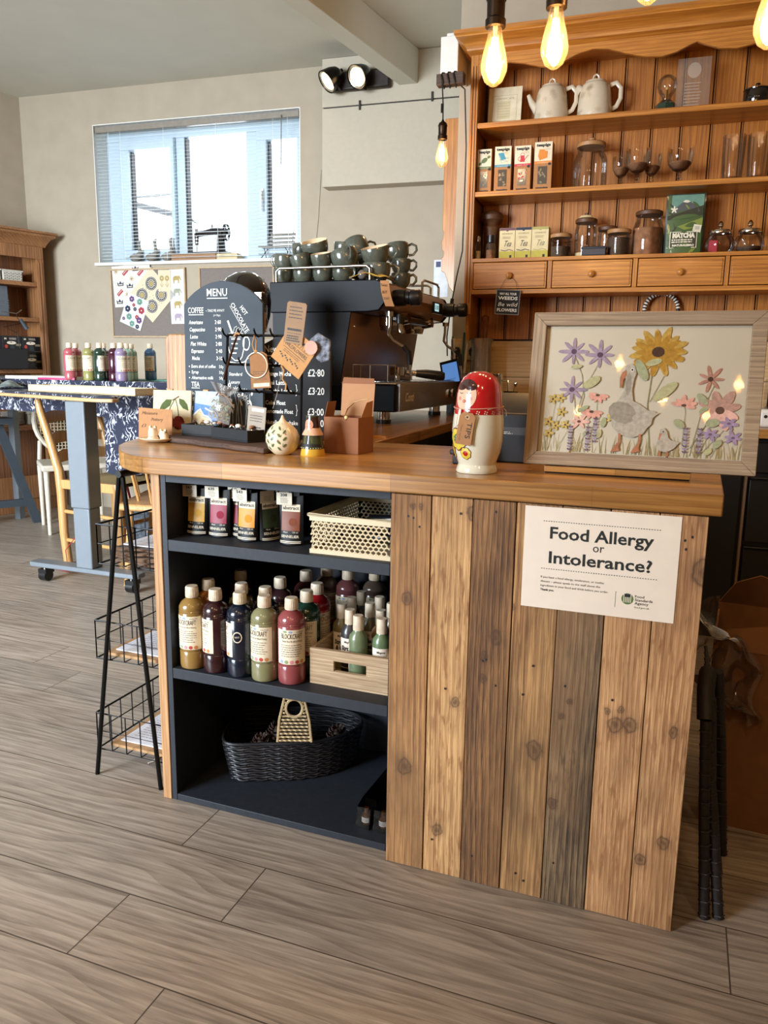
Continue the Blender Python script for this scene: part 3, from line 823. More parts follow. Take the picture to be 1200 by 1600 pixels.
def pouch(label, x, y, rz, col, num, w=.062, tilt=0.0, side=False):
    t = thing('paint_pouch', label, 'paint pouch', (x, y, S1), rz, 'black pouches of acrylic paint on the top shelf', ry=tilt)
    m = pm('pouch_'+col, col, .5)

    def fn(s_):
        def g(u, v):
            xx = (u-.5)*w; th = .5*(.032*(1-v)**1.3*(1-(2*u-1)**2)**.5+.002)
            zz = .002+.118*v+.004*abs(2*u-1)**2
            return (xx, s_*th, zz)
        return g
    b = MB(); b.grid(fn(-1), 14, 12, pk_m); b.grid(fn(1), 14, 12, pk_m)
    bd = b.obj('pouch_body', t, fix=False)
    l = MB()

    def W(xx, yy, zz):
        v = (yy-.002)/.118; u = min(max(xx/w+.5, 0.02), .98)
        th = .5*(.032*(1-v)**1.3*(1-(2*u-1)**2)**.5+.002) if v < 1 else .001
        return (xx, -th-.0008-zz, yy)
    l.warp = W
    a = .0235
    l.rect(-a, .036, a, .083, m, 0, nx=10, ny=5).rect(-a, .083, a, .101, lab_m, 0, nx=10, ny=2)
    l.text('abstract', -.021, .088, .008, ink_m, w=.042, z=.0004, bold=.02)
    l.ell(.006, .058, .010, .010, pm('pouch_seal_'+col, col, .8), .0005, rings=2)
    l.rect(-a, .030, a, .036, pk_m, 0.0002, nx=8).text('4oz', -.018, .031, .004, hl_m, w=.012, z=.0005).text('120 ml', .006, .031, .004, hl_m, w=.014, z=.0005)
    l.text('SENNELIER', 0, .0195, .0062, hl_m, w=.046, al='C', z=.0004, bold=.02)
    l.rect(-.027, .0095, .027, .0115, hl_m, 0, nx=10).rect(-.027, .006, .027, .0078, hl_m, 0, nx=10)
    l.obj('label', t, fix=False)
    c = MB(); c.M = FR((-.034, -.012, .100)); c.rect(0, 0, .040, .030, hl_m, .0006).rect(.040, 0, 0, .030, hl_m, 0)
    c.text(num, .010, .021, .0068, ink_m, w=.018, z=.001, bold=.03); c.scribble(.010, .004, .022, .014, 5, ink_m, .001, lw=.0008)
    c.obj('swing_tag', t, fix=False)
    MB().cyl((0, .0, .119), (0, .0, .132), .006, .005, black_m, 12).obj('spout', t)
    return t


pouch('yellow paint pouch tagged 567 at the left end of the top shelf', -.572, .115, rad(4), '#cf9f3f', '567')
pouch('magenta paint pouch tagged 635, second from the left on the top shelf', -.508, .118, rad(2), '#8b1230', '635')
pouch('crimson paint pouch half hidden behind the golden one', -.452, .135, rad(-4), '#7c1226', '60', w=.058)
pouch('golden yellow paint pouch in the middle of the row', -.418, .105, rad(-2), '#d18a1c', '543', w=.058)
pouch('green paint pouch turned edge-on between the golden and the brown ones', -.368, .125, rad(62), '#33452a', '', w=.058)
pouch('black backed paint pouch in the shadow behind the brown one', -.345, .19, rad(-4), '#20242c', '', w=.058)
pouch('red-brown paint pouch tagged 208 next to the cream basket', -.300, .113, rad(6), '#7a3a1c', '208')

cb = thing('plastic_basket', 'cream plastic woven-pattern basket at the right end of the top shelf', 'basket', (-.222, .05, S1+.0005))
cream2 = pm('cream_plastic', '#d8c6a2', .45, var=.02)


def lattice_wall(b, p0, p1, z0, z1, mat, n, rows, r=.0022):
    """open wicker-look lattice between two base points (slightly flared)"""
    P0 = Vector(p0); P1 = Vector(p1); d = (P1-P0)
    nx, ny = d.normalized().y, -d.normalized().x
    cw = 1.0/n; ch = (z1-z0)/rows
    for i in range(n):
        for j in range(rows):
            z = z0+j*ch; s0 = (i+(.5 if j % 2 else 0))*cw
            if s0+cw > 1.001: continue
            A = P0+d*s0; B = P0+d*(s0+cw*.5); C_ = P0+d*(s0+cw)
            b.tube([(A.x, A.y, z), (B.x, B.y, z+ch*.42), (C_.x, C_.y, z)], r, mat, 5)
            b.tube([(B.x, B.y, z+ch*.42), (B.x, B.y, z+ch)], r*.95, mat, 5)


b = MB(); BW, BD, BH = .205, .30, .092
for p0, p1, n in (((.004, .004), (BW-.004, .004), 15), ((.004, BD-.004), (BW-.004, BD-.004), 15), ((.004, .004), (.004, BD-.004), 20), ((BW-.004, .004), (BW-.004, BD-.004), 20)):
    lattice_wall(b, p0, p1, .008, BH-.012, cream2, n, 8)
b.obj('lattice_side', cb)
b = MB(); b.tube([(0, 0, BH), (BW, 0, BH), (BW, BD, BH), (0, BD, BH)], .0045, cream2, 8, closed=True)
for q in ((.001, .001, BH-.014, BW-.001, .005, BH), (.001, BD-.005, BH-.014, BW-.001, BD-.001, BH), (.001, .005, BH-.014, .005, BD-.005, BH), (BW-.005, .005, BH-.014, BW-.001, BD-.005, BH)): b.box(*q, cream2)
b.obj('rim', cb)
b = MB(); b.box(.002, .002, 0, BW-.002, BD-.002, .004, cream2)
for q in ((.001, .001, 0, BW-.001, .005, .010), (.001, BD-.005, 0, BW-.001, BD-.001, .010), (.001, .005, 0, .005, BD-.005, .010), (BW-.005, .005, 0, BW-.001, BD-.005, .010)): b.box(*q, cream2)
b.obj('base', cb)
dkt = pm('dark_tube', '#17171a', .25, coat=.5)
for i in range(6):
    random.seed(50+i)
    t = thing('paint_tube', ('first', 'second', 'third', 'fourth', 'fifth', 'last')[i]+' dark paint tube from the left in the cream plastic basket', 'paint tube', (-.19+.028*i, .17+.025*(i % 3), S1+.022+.018*(i % 3)), rad(20+23*i), 'dark paint tubes filling the cream basket', ry=rad(-8))
    MB().lathe([(0, 0), (.011, .0), (.012, .002), (.012, .02), (.011, .09), (.006, .098), (.006, .11), (0, .11)], dkt, 12).obj('tube_body', t).rotation_euler[0] = rad(82)

# ================================================================== BOTTOM SHELF: wicker basket, ink sets
wk_m = pm('black_wicker', '#17171b', .5, var=.15, scale=90)
wb = thing('wicker_basket', 'black woven half-round basket on the bottom shelf', 'basket', (-.495, .138, SB), rad(22)); wb.scale = (1, .80, 1.15)


def wpath(t, k):   # closed outline: flat left, bulging right
    pts = [(-.02, .0), (.09, -.005), (.17, .0), (.25, .03), (.31, .08), (.345, .15), (.33, .22), (.25, .27), (.12, .28), (-.01, .275), (-.035, .14)]
    n = len(pts); f = t*n; i = int(f) % n; u = f-int(f); p = [pts[(i+j-1) % n] for j in range(4)]
    c = [.5*((2*p[1][q])+(-p[0][q]+p[2][q])*u+(2*p[0][q]-5*p[1][q]+4*p[2][q]-p[3][q])*u*u+(-p[0][q]+3*p[1][q]-3*p[2][q]+p[3][q])*u**3) for q in (0, 1)]
    return (.15+(c[0]-.15)*k, .14+(c[1]-.14)*k)


b = MB(); NW = 96
for j in range(15):
    z = .006+j*.0064; k = .90+.1*j/14
    P = []
    for i in range(NW):
        x, y = wpath(i/NW, k+(.010 if (i//2+j) % 2 else -.010)); P.append((x, y, z+.0016*sin(i*1.57)))
    b.tube(P, .0028, wk_m, 5, closed=True)
for i in range(0, NW, 4):
    a = wpath(i/NW, .90); c = wpath(i/NW, 1.0); b.cyl((a[0], a[1], .004), (c[0], c[1], .10), .002, .002, wk_m, 5)
b.obj('woven_side', wb)
P = [(*wpath(i/NW, 1.0), .102) for i in range(NW)]
MB().tube(P, .0045, wk_m, 7, closed=True).obj('rim', wb)
MB().add([(*wpath(i/NW, .90), .004) for i in range(NW)], [tuple(range(NW))], wk_m).obj('base', wb)
nat_m = pm('natural_cane', '#b79c72', .6, var=.12, scale=80)
hd = bpy.data.objects.new('handle_panel', None); COL.objects.link(hd); hd.parent = wb; hd.location = (.165, .0, .106); hd.scale = (1.12, 1, 1.12); hd['label'] = 'natural cane handle panel with a round hole'
b = MB(); b.M = FR((0, 0, 0))
for j in range(13):
    z = .003+j*.0078; w = .040-.0016*j
    c = .076; d = abs(z-c)
    if d < .020:
        e = (.020**2-d**2)**.5
        segs = ((-w, -e-.003), (e+.003, w))
    else: segs = ((-w, w),)
    for a_, c_ in segs:
        n = max(2, int((c_-a_)/.006)); b.tube([(a_+(c_-a_)*i/n, z, .0015*(1 if (i+j) % 2 else -1)) for i in range(n+1)], .0026, nat_m, 5)
for q in (-1, 1): b.tube([(q*.041, 0, 0), (q*.036, .05, 0), (q*.022, .104, 0)], .0035, nat_m, 6)
b.tube([(-.022, .106, 0), (.022, .106, 0)], .0035, nat_m, 6)
b.obj('woven_panel', hd)
b = MB(); b.M = FR((0, 0, .076)); b.tube([(.020*cos(t*pi/12), .020*sin(t*pi/12), 0) for t in range(24)], .0036, nat_m, 6, closed=True); b.obj('hole_ring', hd)
cone_m = pm('pine_cone', '#3a241a', .6, var=.3, scale=50)
for i, (x, y) in enumerate(((-.425, .265), (-.455, .215), (-.275, .335))):
    t = thing('pine_cone', ('larger brown pine cone left of the cane handle', 'small brown pine cone at the left in the wicker basket', 'dark pine cone right of the cane handle')[i], 'pine cone', (x, y, SB+.022), 0, 'pine cones in the wicker basket')
    b = MB(); r = (.036, .026, .03)[i]; hc = (.105, .085, .09)[i]
    b.sph((0, 0, hc*.5), r*.7, cone_m, (1, 1, hc/r/1.5), 10, 8)
    for j in range(8):
        for k in range(9):
            a = k*2*pi/9+j*.4; rr = r*sin(pi*(j+1.2)/10); z = hc*(j+.6)/8
            b.tube([(rr*.6*cos(a), rr*.6*sin(a), z), (rr*1.05*cos(a), rr*1.05*sin(a), z+.006), (rr*1.15*cos(a), rr*1.15*sin(a), z+.012)], [.005, .006, .002], cone_m, 5, flat=.5)
    b.obj('cone', t)
for i, x in enumerate((-.088, -.042)):
    t = thing('ink_pack', ('long clear-topped pack of small ink bottles, left of two on the bottom shelf', 'long clear-topped pack of small ink bottles against the plank side of the bottom shelf')[i], 'ink pack', (x, .085, SB), rad(-2), 'packs of ink bottles on the bottom shelf')
    w = .0185
    MB().prism([(-w, -.015), (w, -.015), (w, .30), (-w, .30)], 0.0, .003, pk_m).obj('base_card', t)
    b = MB(); b.M = FR((w, 0, 0), (0, 1, 0), (1, 0, 0))
    b.prism([(-.015, .003), (-.004, .052), (.03, .060), (.30, .060), (.30, .003)], -2*w, 0, glass('clear_plastic', (.75, .75, .78), 1.3)); b.obj('clear_cover', t)
    MB().box(-w*.9, .035, .0035, w*.9, .295, .055, pk_m).obj('sleeve', t)
    b = MB(); b.lathe([(0, .0035), (.0125, .0035), (.0125, .026), (.006, .031), (.006, .044), (0, .044)], pm('ink_amber', '#5b3210', .1, coat=1), 16, c=(0, .012, 0)); b.obj('ink_bottle', t)
    l = MB(); l.M = Matrix.Translation((0, .012, .0)); l.warp = cylwarp(.0128, rad(-90), .009); l.rect(-.011, 0, .011, .013, paper_m, 0, nx=8); l.scribble(-.009, .002, .018, .009, 3, ink_m, .0004)
    l.obj('label', t, fix=False)

# ================================================================== WIRE STAND beside the counter
st = thing('wire_display_stand', 'black A-frame stand holding three wire baskets at the left end of the counter', 'display stand', (-.78, .06, 0))
wire = blackmetal_m
for y in (0, .42):
    b = MB()
    for sx in (-1, 1): b.tube([(.108*sx-.008, y, 0), (.006*sx+.016, y, .856), (.016, y+.0, .862)], .0062, wire, 8)
    b.obj('a_frame', st)
b = MB(); b.cyl((.016, -.01, .865), (.016, .43, .865), .009, .009, wire, 12); b.obj('top_bar', st)
for zb, x0, x1 in ((.615, -.082, .127), (.345, -.105, .127), (.073, -.118, .127)):
    b = MB(); zt = zb+.108
    xs_ = [x0+(x1-x0)*i/5 for i in range(6)]; ys_ = [.012+(.40)*i/8 for i in range(9)]
    for z, r in ((zt, .0030), (zb+.055, .0018), (zb, .0026)):
        b.tube([(x0, .012, z), (x1, .012, z), (x1, .412, z), (x0, .412, z)], r, wire, 6, closed=True)
    for x in xs_:
        for y in (.012, .412): b.cyl((x, y, zb), (x, y, zt), .0018, .0018, wire, 5)
        b.cyl((x, .012, zb), (x, .412, zb), .0016, .0016, wire, 5)
    for y in ys_:
        for x in (x0, x1): b.cyl((x, y, zb), (x, y, zt), .0018, .0018, wire, 5)
    b.obj('wire_basket', st)
brown_bag = pm('brown_bag', '#6f5541', .9, var=.1)
for k, (zb, n) in enumerate(((.619, 5), (.349, 1), (.077, 1))):
    if n == 5:
        for i in range(5):
            t = MB(); random.seed(i); dx = random.uniform(-.006, .006)
            t.grid(lambda u, v: (-.055+.170*u+dx, .03+.36*v, (.004+i*.008)+.003*sin(6*u+i)+.003*sin(5*v+2*i)), 12, 10, brown_bag)
            o = t.obj('brown_paper_bag', loc=(-.78, .06, zb), fix=False); m = o.modifiers.new('t', 'SOLIDIFY'); m.thickness = .004
            tag(o, ('bottom brown paper bag of the pile in the top wire basket', 'second brown paper bag from the bottom in the top wire basket', 'middle brown paper bag of the pile in the top wire basket', 'second brown paper bag from the top in the top wire basket', 'topmost brown paper bag in the top wire basket')[i], 'paper bag', 'brown paper bags in the top wire basket')
    else:
        o = MB().box(-.09, .03, .001, .122, .39, .009, pm('kraft_board', '#b08a60', .9)).obj('backing_card', loc=(-.78, .06, zb))
        tag(o, ('kraft backing card under the leaflets in the middle wire basket', 'kraft backing card under the leaflets in the bottom wire basket')[k-1], 'card', 'backing cards in the wire baskets')
    p = MB(); z = .048 if n == 5 else .0135
    x0 = -.03 if n == 5 else -.07
    p.box(x0, .05, 0, .121, .385, .003, pm('leaflet_paper', '#dfe3ee', .8, var=.01)); p.M = Matrix.Translation((0, 0, .0035))
    p.scribble(x0+.02, .08, .11, .28, 22, pm('print_grey', '#6b7080', .8), 0, lw=.0022)
    o = p.obj('leaflet', loc=(-.78, .06, zb+z-.0035+.0005)); o.rotation_euler[0] = rad(0)
    tag(o, ('white printed leaflet on the paper bags in the top wire basket', 'white printed leaflet in the middle wire basket', 'white printed leaflet in the bottom wire basket')[k], 'leaflet', 'leaflets in the wire baskets')

# ================================================================== ITEMS ON THE COUNTER
# tips doll
dl = thing('nesting_doll_jar', 'ceramic nesting-doll tip jar with red headscarf on the counter', 'tip jar', (.160, .105, T+.0005))
red_g = pm('red_glaze', '#b3141a', .12, coat=1.0, var=.02); wht_g = pm('ivory_glaze', '#ddd8c0', .12, coat=1.0, var=.01)
BP = [(.0, 0), (.044, 0), (.0455, .004), (.043, .012), (.0405, .018), (.043, .026), (.0505, .045), (.0550, .072), (.0560, .095), (.0545, .117), (.0515, .1345)]
TP = [(.0515, .1345), (.0510, .137), (.0500, .150), (.0480, .170), (.0440, .188), (.0360, .203), (.0240, .2125), (.0110, .2165), (0, .2172)]
MB().lathe(BP, wht_g, 40).obj('jar_body', dl)
MB().lathe([(.0525, .120), (.0530, .1225), (.0527, .136), TP[1]]+TP[2:], red_g, 40).obj('headscarf_lid', dl)
ALL = BP[:-2]+[(.0530, .1225), (.0527, .136)]+TP[2:]


def drad(z):
    for (r0, z0), (r1, z1) in zip(ALL, ALL[1:]):
        if z0 <= z <= z1 and z1 > z0: return r0+(r1-r0)*(z-z0)/(z1-z0)
    return .0


def dollwarp(phi):
    def w(x, y, z):
        r = drad(y)+z; a = phi+x/.052
        return (r*cos(a), r*sin(a), y)
    return w


skin = pm('face_glaze', '#e3bd9f', .15, coat=1, var=.01); hair = pm('hair_glaze', '#3c1f1c', .15, coat=1); yel = pm('yellow_glaze', '#dcc447', .15, coat=1); grn = pm('green_glaze', '#2f6a3c', .15, coat=1); drk = pm('dark_red_glaze', '#6d1118', .2, coat=1); pnk = pm('pink_glaze', '#c96c8e', .2, coat=1)
F = rad(-114)
b = MB(); b.warp = dollwarp(F); e = .0008
b.ell(0, .168, .0285, .031, skin, e, rings=6, n=26)
b.ell(0, .184, .0275, .0165, hair, e*1.8, rings=4, n=24, a0=0, a1=pi)
b.ell(.014, .183, .0145, .006, hair, e*1.8, rings=3)
b.ell(-.014, .183, .0145, .006, hair, e*1.8, rings=3)
for sx in (-1, 1):
    b.line([(sx*.0055, .172), (sx*.009, .170), (sx*.0125, .1705), (sx*.0155, .173)], .0011, ink_m, e*2.2)
    b.ell(sx*.0145, .160, .0042, .0042, pm('cheek', '#dc8f86', .2, coat=1), e*2)
b.ell(0, .1545, .0042, .003, red_g, e*2.2); b.ell(0, .1545, .0028, .0012, skin, e*2.6)
b.obj('painted_face', dl, fix=False)
b = MB(); b.warp = dollwarp(F)
for i in range(-9, 10):
    if abs(i) < 2: continue
    for j in range(4): b.ell(.0165*i+.003*cos(j*pi/2+.5), .131+.003*sin(j*pi/2+.5), .0013, .0013, wht_g, e*1.2, n=6)
b.flat([(-.012, .138), (-.004, .139), (-.006, .110), (-.016, .098)], wht_g, e*2).line([(-.012, .138), (-.016, .098), (-.006, .110), (-.004, .139)], .001, pnk, e*2.4)
b.flat([(.012, .138), (.004, .139), (.006, .110), (.016, .098)], wht_g, e*2).line([(.012, .138), (.016, .098), (.006, .110), (.004, .139)], .001, pnk, e*2.4)


def daisy(b, cx, cy, r, petal, ring, core, z, n=7):
    for k in range(n):
        a = 2*pi*k/n+.3; b.ell(cx+r*.58*cos(a), cy+r*.58*sin(a), r*.50, r*.50, ring, z, rings=2)
    for k in range(n):
        a = 2*pi*k/n+.3; b.ell(cx+r*.58*cos(a), cy+r*.58*sin(a), r*.40, r*.40, petal, z+e*.6, rings=2)
    b.ell(cx, cy, r*.45, r*.45, core, z+e*1.2, rings=2)


daisy(b, -.012, .074, .024, yel, drk, grn, e); daisy(b, -.042, .045, .017, yel, drk, red_g, e); daisy(b, .008, .044, .013, yel, drk, red_g, e)
for k in range(7): b.ell(-.012+.006*cos(k), .074+.006*sin(k), .0011, .0011, wht_g, e*3, n=6)
b.obj('painted_flowers', dl, fix=False)
tg = thing('tips_tag', 'kraft luggage tag reading TIPS tied round the doll jar with string', 'tag', (.160, .105, T))
b = MB(); b.M = FR((-.007, -.0615, .132), (1, .03, .0), (0, -1, .03)) @ Matrix.Rotation(rad(-8), 4, 'Z')
b.prism([(-.017, -.068), (.017, -.068), (.017, -.008), (.010, 0), (-.010, 0), (-.017, -.008)], -.0008, 0, kraft_m)
b.ell(0, -.010, .0055, .0055, pm('tag_ring', '#c9a274', .8), .0004).ell(0, -.010, .002, .002, ink_m, .0008)
b.text('TIPS', .002, -.020, .0105, ink_m, w=.034, rot=-pi/2, z=.0006); b.text('Thank you xx', -.011, -.026, .0045, pm('pencil', '#8a6a48', .8), w=.034, rot=-pi/2, z=.0006)
b.obj('tag_card', tg)
cord_m = pm('pink_string', '#cda084', .9)
b = MB(); P = []
for i in range(37):
    a = rad(-112)+2*pi*i/36; z = .142 - .010*(1 if i in (0, 36) else 0)-.004*sin(i/36*2*pi*2)*0
    P.append(((drad(.142)+.002)*cos(a), (drad(.142)+.002)*sin(a), .138+.006*abs(sin(i*pi/36))))
b.tube(P, .0009, cord_m, 6); b.tube([P[0], (-.007, -.0622, .125)], .0009, cord_m, 6)
b.tube([(.053, .004, .140), (.060, -.002, .136), (.062, -.004, .124)], .0009, cord_m, 5); b.tube([P[7], (P[7][0]-.010, P[7][1]-.006, .138)], .0011, cord_m, 5)
b.obj('string', tg)

# framed watercolour on a small easel
fr = thing('framed_watercolour', 'large framed watercolour of a goose, a duckling and meadow flowers leaning at the counter end', 'picture', (.4845, .175, .9385), 0, rx=rad(-10))
frame_m = wood('limed_frame_wood', '#b29a7c', '#7c6750', 'X', 1.6, .75, 21.0, bump=.3, c3='#9a8770')
frame_v = wood('limed_frame_wood_upright', '#b29a7c', '#7c6750', 'Z', 1.6, .75, 25.0, bump=.3, c3='#9a8770')
FW, FH, BW2 = .470, .334, .0285
for nm, pts in (('frame_rail', [(0, 0), (FW, 0), (FW-BW2, BW2), (BW2, BW2)]), ('frame_rail', [(0, FH), (BW2, FH-BW2), (FW-BW2, FH-BW2), (FW, FH)]), ('frame_rail', [(0, 0), (BW2, BW2), (BW2, FH-BW2), (0, FH)]), ('frame_rail', [(FW, 0), (FW, FH), (FW-BW2, FH-BW2), (FW-BW2, BW2)])):
    b = MB(); b.M = FR((-FW/2, 0, 0)); b.prism(pts, -.012, .008, frame_m if pts[1][0] == FW or pts[0][1] == FH and pts[1][0] == BW2 and len(pts) and pts[2][0] > BW2+.1 else frame_v); b.obj(nm, fr, bevel=.0015)
art = MB(); art.M = FR((-FW/2, 0, 0)); Zp = -.004
art.box(BW2-.004, BW2-.004, -.012, FW-BW2+.004, FH-BW2+.004, Zp-.0005, pm('watercolour_paper', '#eadfc6', .9, var=.01)).obj('watercolour_sheet', fr)


def wc(name, col): return pm('wc_'+name, col, .9, var=.12, scale=120)


purple = wc('purple', '#bda6ba'); purp2 = wc('purple_dark', '#6d5468'); coral = wc('coral', '#d79c88'); coral2 = wc('coral_light', '#e0b09e'); sun = wc('sun', '#dfb65a'); sun2 = wc('sun_deep', '#d09c3c'); brn = wc('brown', '#5c4130'); leaf = wc('leaf', '#9fa27c'); leaf2 = wc('leaf_pale', '#b1ad80'); grass = wc('grass', '#c9b57e'); goose = wc('goose', '#b1a795'); goose2 = wc('goose_dark', '#978d7b'); foot = wc('foot', '#ad7250'); lil = wc('lilac', '#9c86a0'); yfl = wc('small_yellow', '#c9b062')
a = MB(); a.M = FR((-FW/2, 0, 0)); zc = [Zp]


def zz():
    zc[0] += .000012
    return zc[0]


def AP(u, v):  # fractions of the visible sheet -> frame coordinates
    return (BW2+u*(FW-2*BW2), BW2+v*(FH-2*BW2))


def stroke(p, w, m): a.line([AP(*q) for q in p], w, m, zz())


def petal_flower(u, v, r, n, m, core, squash=1.0, wdt=.21, a0=0.0, span=2*pi):
    x, y = AP(u, v)
    for k in range(n):
        t = a0+span*k/n; l = r*random.uniform(.72, .92)
        a.ell(x+l*.55*cos(t), y+l*.55*sin(t)*squash, l*.5, l*wdt*.62, m, zz(), rot=math.atan2(sin(t)*squash, cos(t)), n=10)
    a.ell(x, y, r*.17, r*.17*squash, core, zz())


def leafp(u, v, l, w, rot, m=leaf): x, y = AP(u, v); a.ell(x, y, l/2, w/2, m, zz(), rot=rot, n=12)


random.seed(11)
for i in range(120):
    u = random.uniform(.01, .99); h_ = random.uniform(.05, .17); d = random.uniform(-.02, .02)
    stroke([(u, .01), (u+d*.4, h_*.6), (u+d, h_)], [.0014, .001, .0003], grass if i % 3 else leaf2)
for p, w in (([(.17, .02), (.185, .3), (.165, .48)], .0013), ([(.17, .12), (.22, .45), (.20, .62), (.155, .77)], .0013), ([(.185, .3), (.22, .52), (.285, .72)], .0011), ([(.57, .02), (.54, .4), (.55, .62), (.565, .75)], .002), ([(.55, .42), (.61, .62)], .0012), ([(.76, .02), (.80, .35), (.855, .58)], .0013), ([(.72, .1), (.725, .35), (.715, .42)], .001), ([(.76, .08), (.84, .3), (.875, .35)], .0016), ([(.80, .02), (.87, .15), (.93, .26)], .001), ([(.86, .02), (.89, .12), (.95, .16)], .001), ([(.80, .03), (.83, .14), (.845, .18)], .001), ([(.26, .1), (.29, .3), (.29, .44)], .001), ([(.22, .08), (.25, .2), (.255, .3)], .001),
             ([(.03, .02), (.06, .2), (.075, .4)], .0007), ([(.05, .02), (.09, .3), (.10, .41)], .0007), ([(.08, .03), (.08, .2), (.11, .28)], .0007), ([(.10, .02), (.13, .12), (.15, .18)], .0007)):
    stroke(p, w, leaf)
petal_flower(.150, .80, .036, 8, purple, purp2, .95); petal_flower(.285, .775, .038, 8, purple, purp2, .9); petal_flower(.155, .50, .035, 8, purple, purp2, .9)
for k in range(2): petal_flower(.572, .80-.01*k, .070-.012*k, 15-2*k, sun if k == 0 else sun2, brn, .8, .22, a0=.2*k)
x, y = AP(.572, .80); a.ell(x, y, .013, .011, brn, zz())
petal_flower(.83, .60, .032, 7, coral, brn, .95); petal_flower(.885, .37, .052, 8, coral2, brn, .9, .36, a0=.3); petal_flower(.715, .40, .030, 6, coral, brn, .6, .3, a0=-.3, span=pi*1.2)
petal_flower(.29, .46, .026, 7, coral, brn, .6, .3, a0=-.2, span=-pi*1.2); petal_flower(.265, .33, .028, 7, coral, brn, .6, .3, a0=-.2, span=-pi*1.2); petal_flower(.205, .25, .024, 6, coral2, brn, .7, .3)
for u, v in ((.93, .275), (.955, .17), (.85, .19)): petal_flower(u, v, .021, 6, lil, purp2, .7, .34, a0=-.2)
for u, v in ((.06, .42), (.10, .43), (.11, .32), (.045, .24), (.085, .21), (.135, .22), (.05, .15), (.37, .285)): petal_flower(u, v, .013, 5, yfl, brn, 1, .4)
for u, v, l, w, r in ((.255, .56, .040, .020, .6), (.17, .68, .024, .009, .1), (.50, .66, .050, .020, -1.1), (.62, .50, .060, .022, .7), (.555, .72, .034, .014, .3), (.38, .32, .030, .014, 1.2), (.33, .25, .022, .012, 1.4), (.80, .45, .030, .014, -.8), (.70, .26, .026, .015, -.6), (.855, .275, .028, .018, .2), (.81, .37, .02, .011, .6), (.885, .12, .022, .014, .9), (.845, .06, .018, .012, .8), (.24, .16, .014, .007, 1), (.22, .35, .026, .010, .5), (.31, .16, .02, .012, 1.4)): leafp(u, v, l, w, r, leaf if random.random() < .6 else leaf2)
for u, v0 in ((.165, .03), (.255, .03), (.29, .10), (.735, .05), (.80, .05)):
    for k in range(9):
        for sx in (-1, 1): x, y = AP(u+sx*.006, v0+.022*k); a.ell(x, y, .003, .0018, lil if k % 2 else purp2, zz(), rot=sx*.7, n=8)
# goose: body, neck, head, beak, feet
def blob(pts, m): a.flat([AP(*q) for q in pts], m, zz())


blob([(.365, .30), (.375, .22), (.42, .16), (.48, .14), (.53, .17), (.555, .24), (.575, .30), (.60, .335), (.56, .34), (.53, .37), (.50, .40), (.47, .42), (.46, .50), (.465, .58), (.475, .64), (.465, .69), (.445, .71), (.42, .69), (.415, .64), (.425, .58), (.42, .50), (.40, .44), (.375, .38)], goose)
for u, v, l, w, r in ((.45, .25, .055, .05, .4), (.50, .27, .06, .045, .2), (.42, .33, .045, .06, 1.2), (.44, .55, .012, .05, 0), (.53, .31, .05, .02, .25)): leafp(u, v, l, w, r, goose2 if l < .05 else goose)
blob([(.425, .66), (.405, .64), (.395, .60), (.397, .52), (.408, .52), (.412, .58), (.43, .62)], foot)
x, y = AP(.453, .66); a.ell(x, y, .0035, .0038, paper_m, zz()).ell(x, y, .0022, .0024, ink_m, zz())
for u0, u1 in ((.415, .40), (.515, .50)): stroke([(u0, .17), (u0, .10), (u1, .05)], [.005, .004, .010], foot); blob([(u1-.025, .02), (u1+.02, .035), (u1+.012, .08), (u1-.002, .08)], foot)
blob([(.60, .10), (.615, .05), (.65, .04), (.685, .07), (.71, .12), (.67, .13), (.655, .15), (.645, .20), (.63, .225), (.612, .21), (.608, .16)], goose)
stroke([(.617, .18), (.61, .13)], [.005, .002], foot); x, y = AP(.628, .195); a.ell(x, y, .0016, .0016, ink_m, zz())
for u in (.62, .655): stroke([(u, .05), (u-.003, .01)], [.002, .006], foot)
a.obj('painting', fr, fix=False)
g = MB(); g.M = FR((-FW/2, 0, 0)); g.rect(BW2, BW2, FW-BW2, FH-BW2, glass('picture_glass', (1, 1, 1), .9), -.0015); g.obj('picture_glass', fr, fix=False)
ez = thing('picture_easel', 'low wooden easel holding up the framed watercolour', 'easel', (.448, .168, T))
MB().box(-.150, -.008, .003, .150, .022, .0155, oak_m).obj('ledge', ez, bevel=.001)
MB().box(-.148, -.004, 0, .148, .12, .003, blackmetal_m).obj('base_plate', ez)
for x in (-.1, .1):
    b = MB(); b.cyl((x, .012, .0), (x, .075, .27), .007, .006, oak_m, 8); b.obj('upright', ez)

# receipt printer behind the doll, card terminal
pr_ = thing('receipt_printer', 'black receipt printer standing behind the doll jar and the picture', 'printer', (.158, .30, T))
b = MB(); b.M = FR((0, 0, 0), (0, 1, 0), (1, 0, 0)); b.prism([(0, 0), (.20, 0), (.20, .15), (.08, .165), (.045, .135), (.0, .118)], -.075, .085, black_m); b.obj('printer_body', pr_, bevel=.004)
b = MB(); b.M = FR((0, -.0005, .0)); b.text('epson', -.045, .098, .009, paper_m, w=.05, z=.0005, bold=.04)
b.rect(-.055, .068, .07, .086, pm('warning_strip', '#2b2928', .5), .0006).text('! CAUTION: hot surface', -.050, .079, .0035, paper_m, w=.06, z=.001); b.scribble(-.050, .069, .09, .007, 2, paper_m, .001, lw=.0008); b.obj('front_marking', pr_, fix=False)
ct = thing('card_terminal', 'small black card terminal peeping out left of the doll jar', 'card reader', (.095, .245, T))
b = MB(); b.box(-.022, -.03, 0, .03, .05, .022, black_m); b.box(-.030, -.028, .022, .03, .04, .034, black_m).box(-.020, -.02, .034, .03, .04, .06, black_m).box(-.024, -.018, .052, .0, .03, .066, black_m); b.obj('terminal_body', ct, bevel=.003)

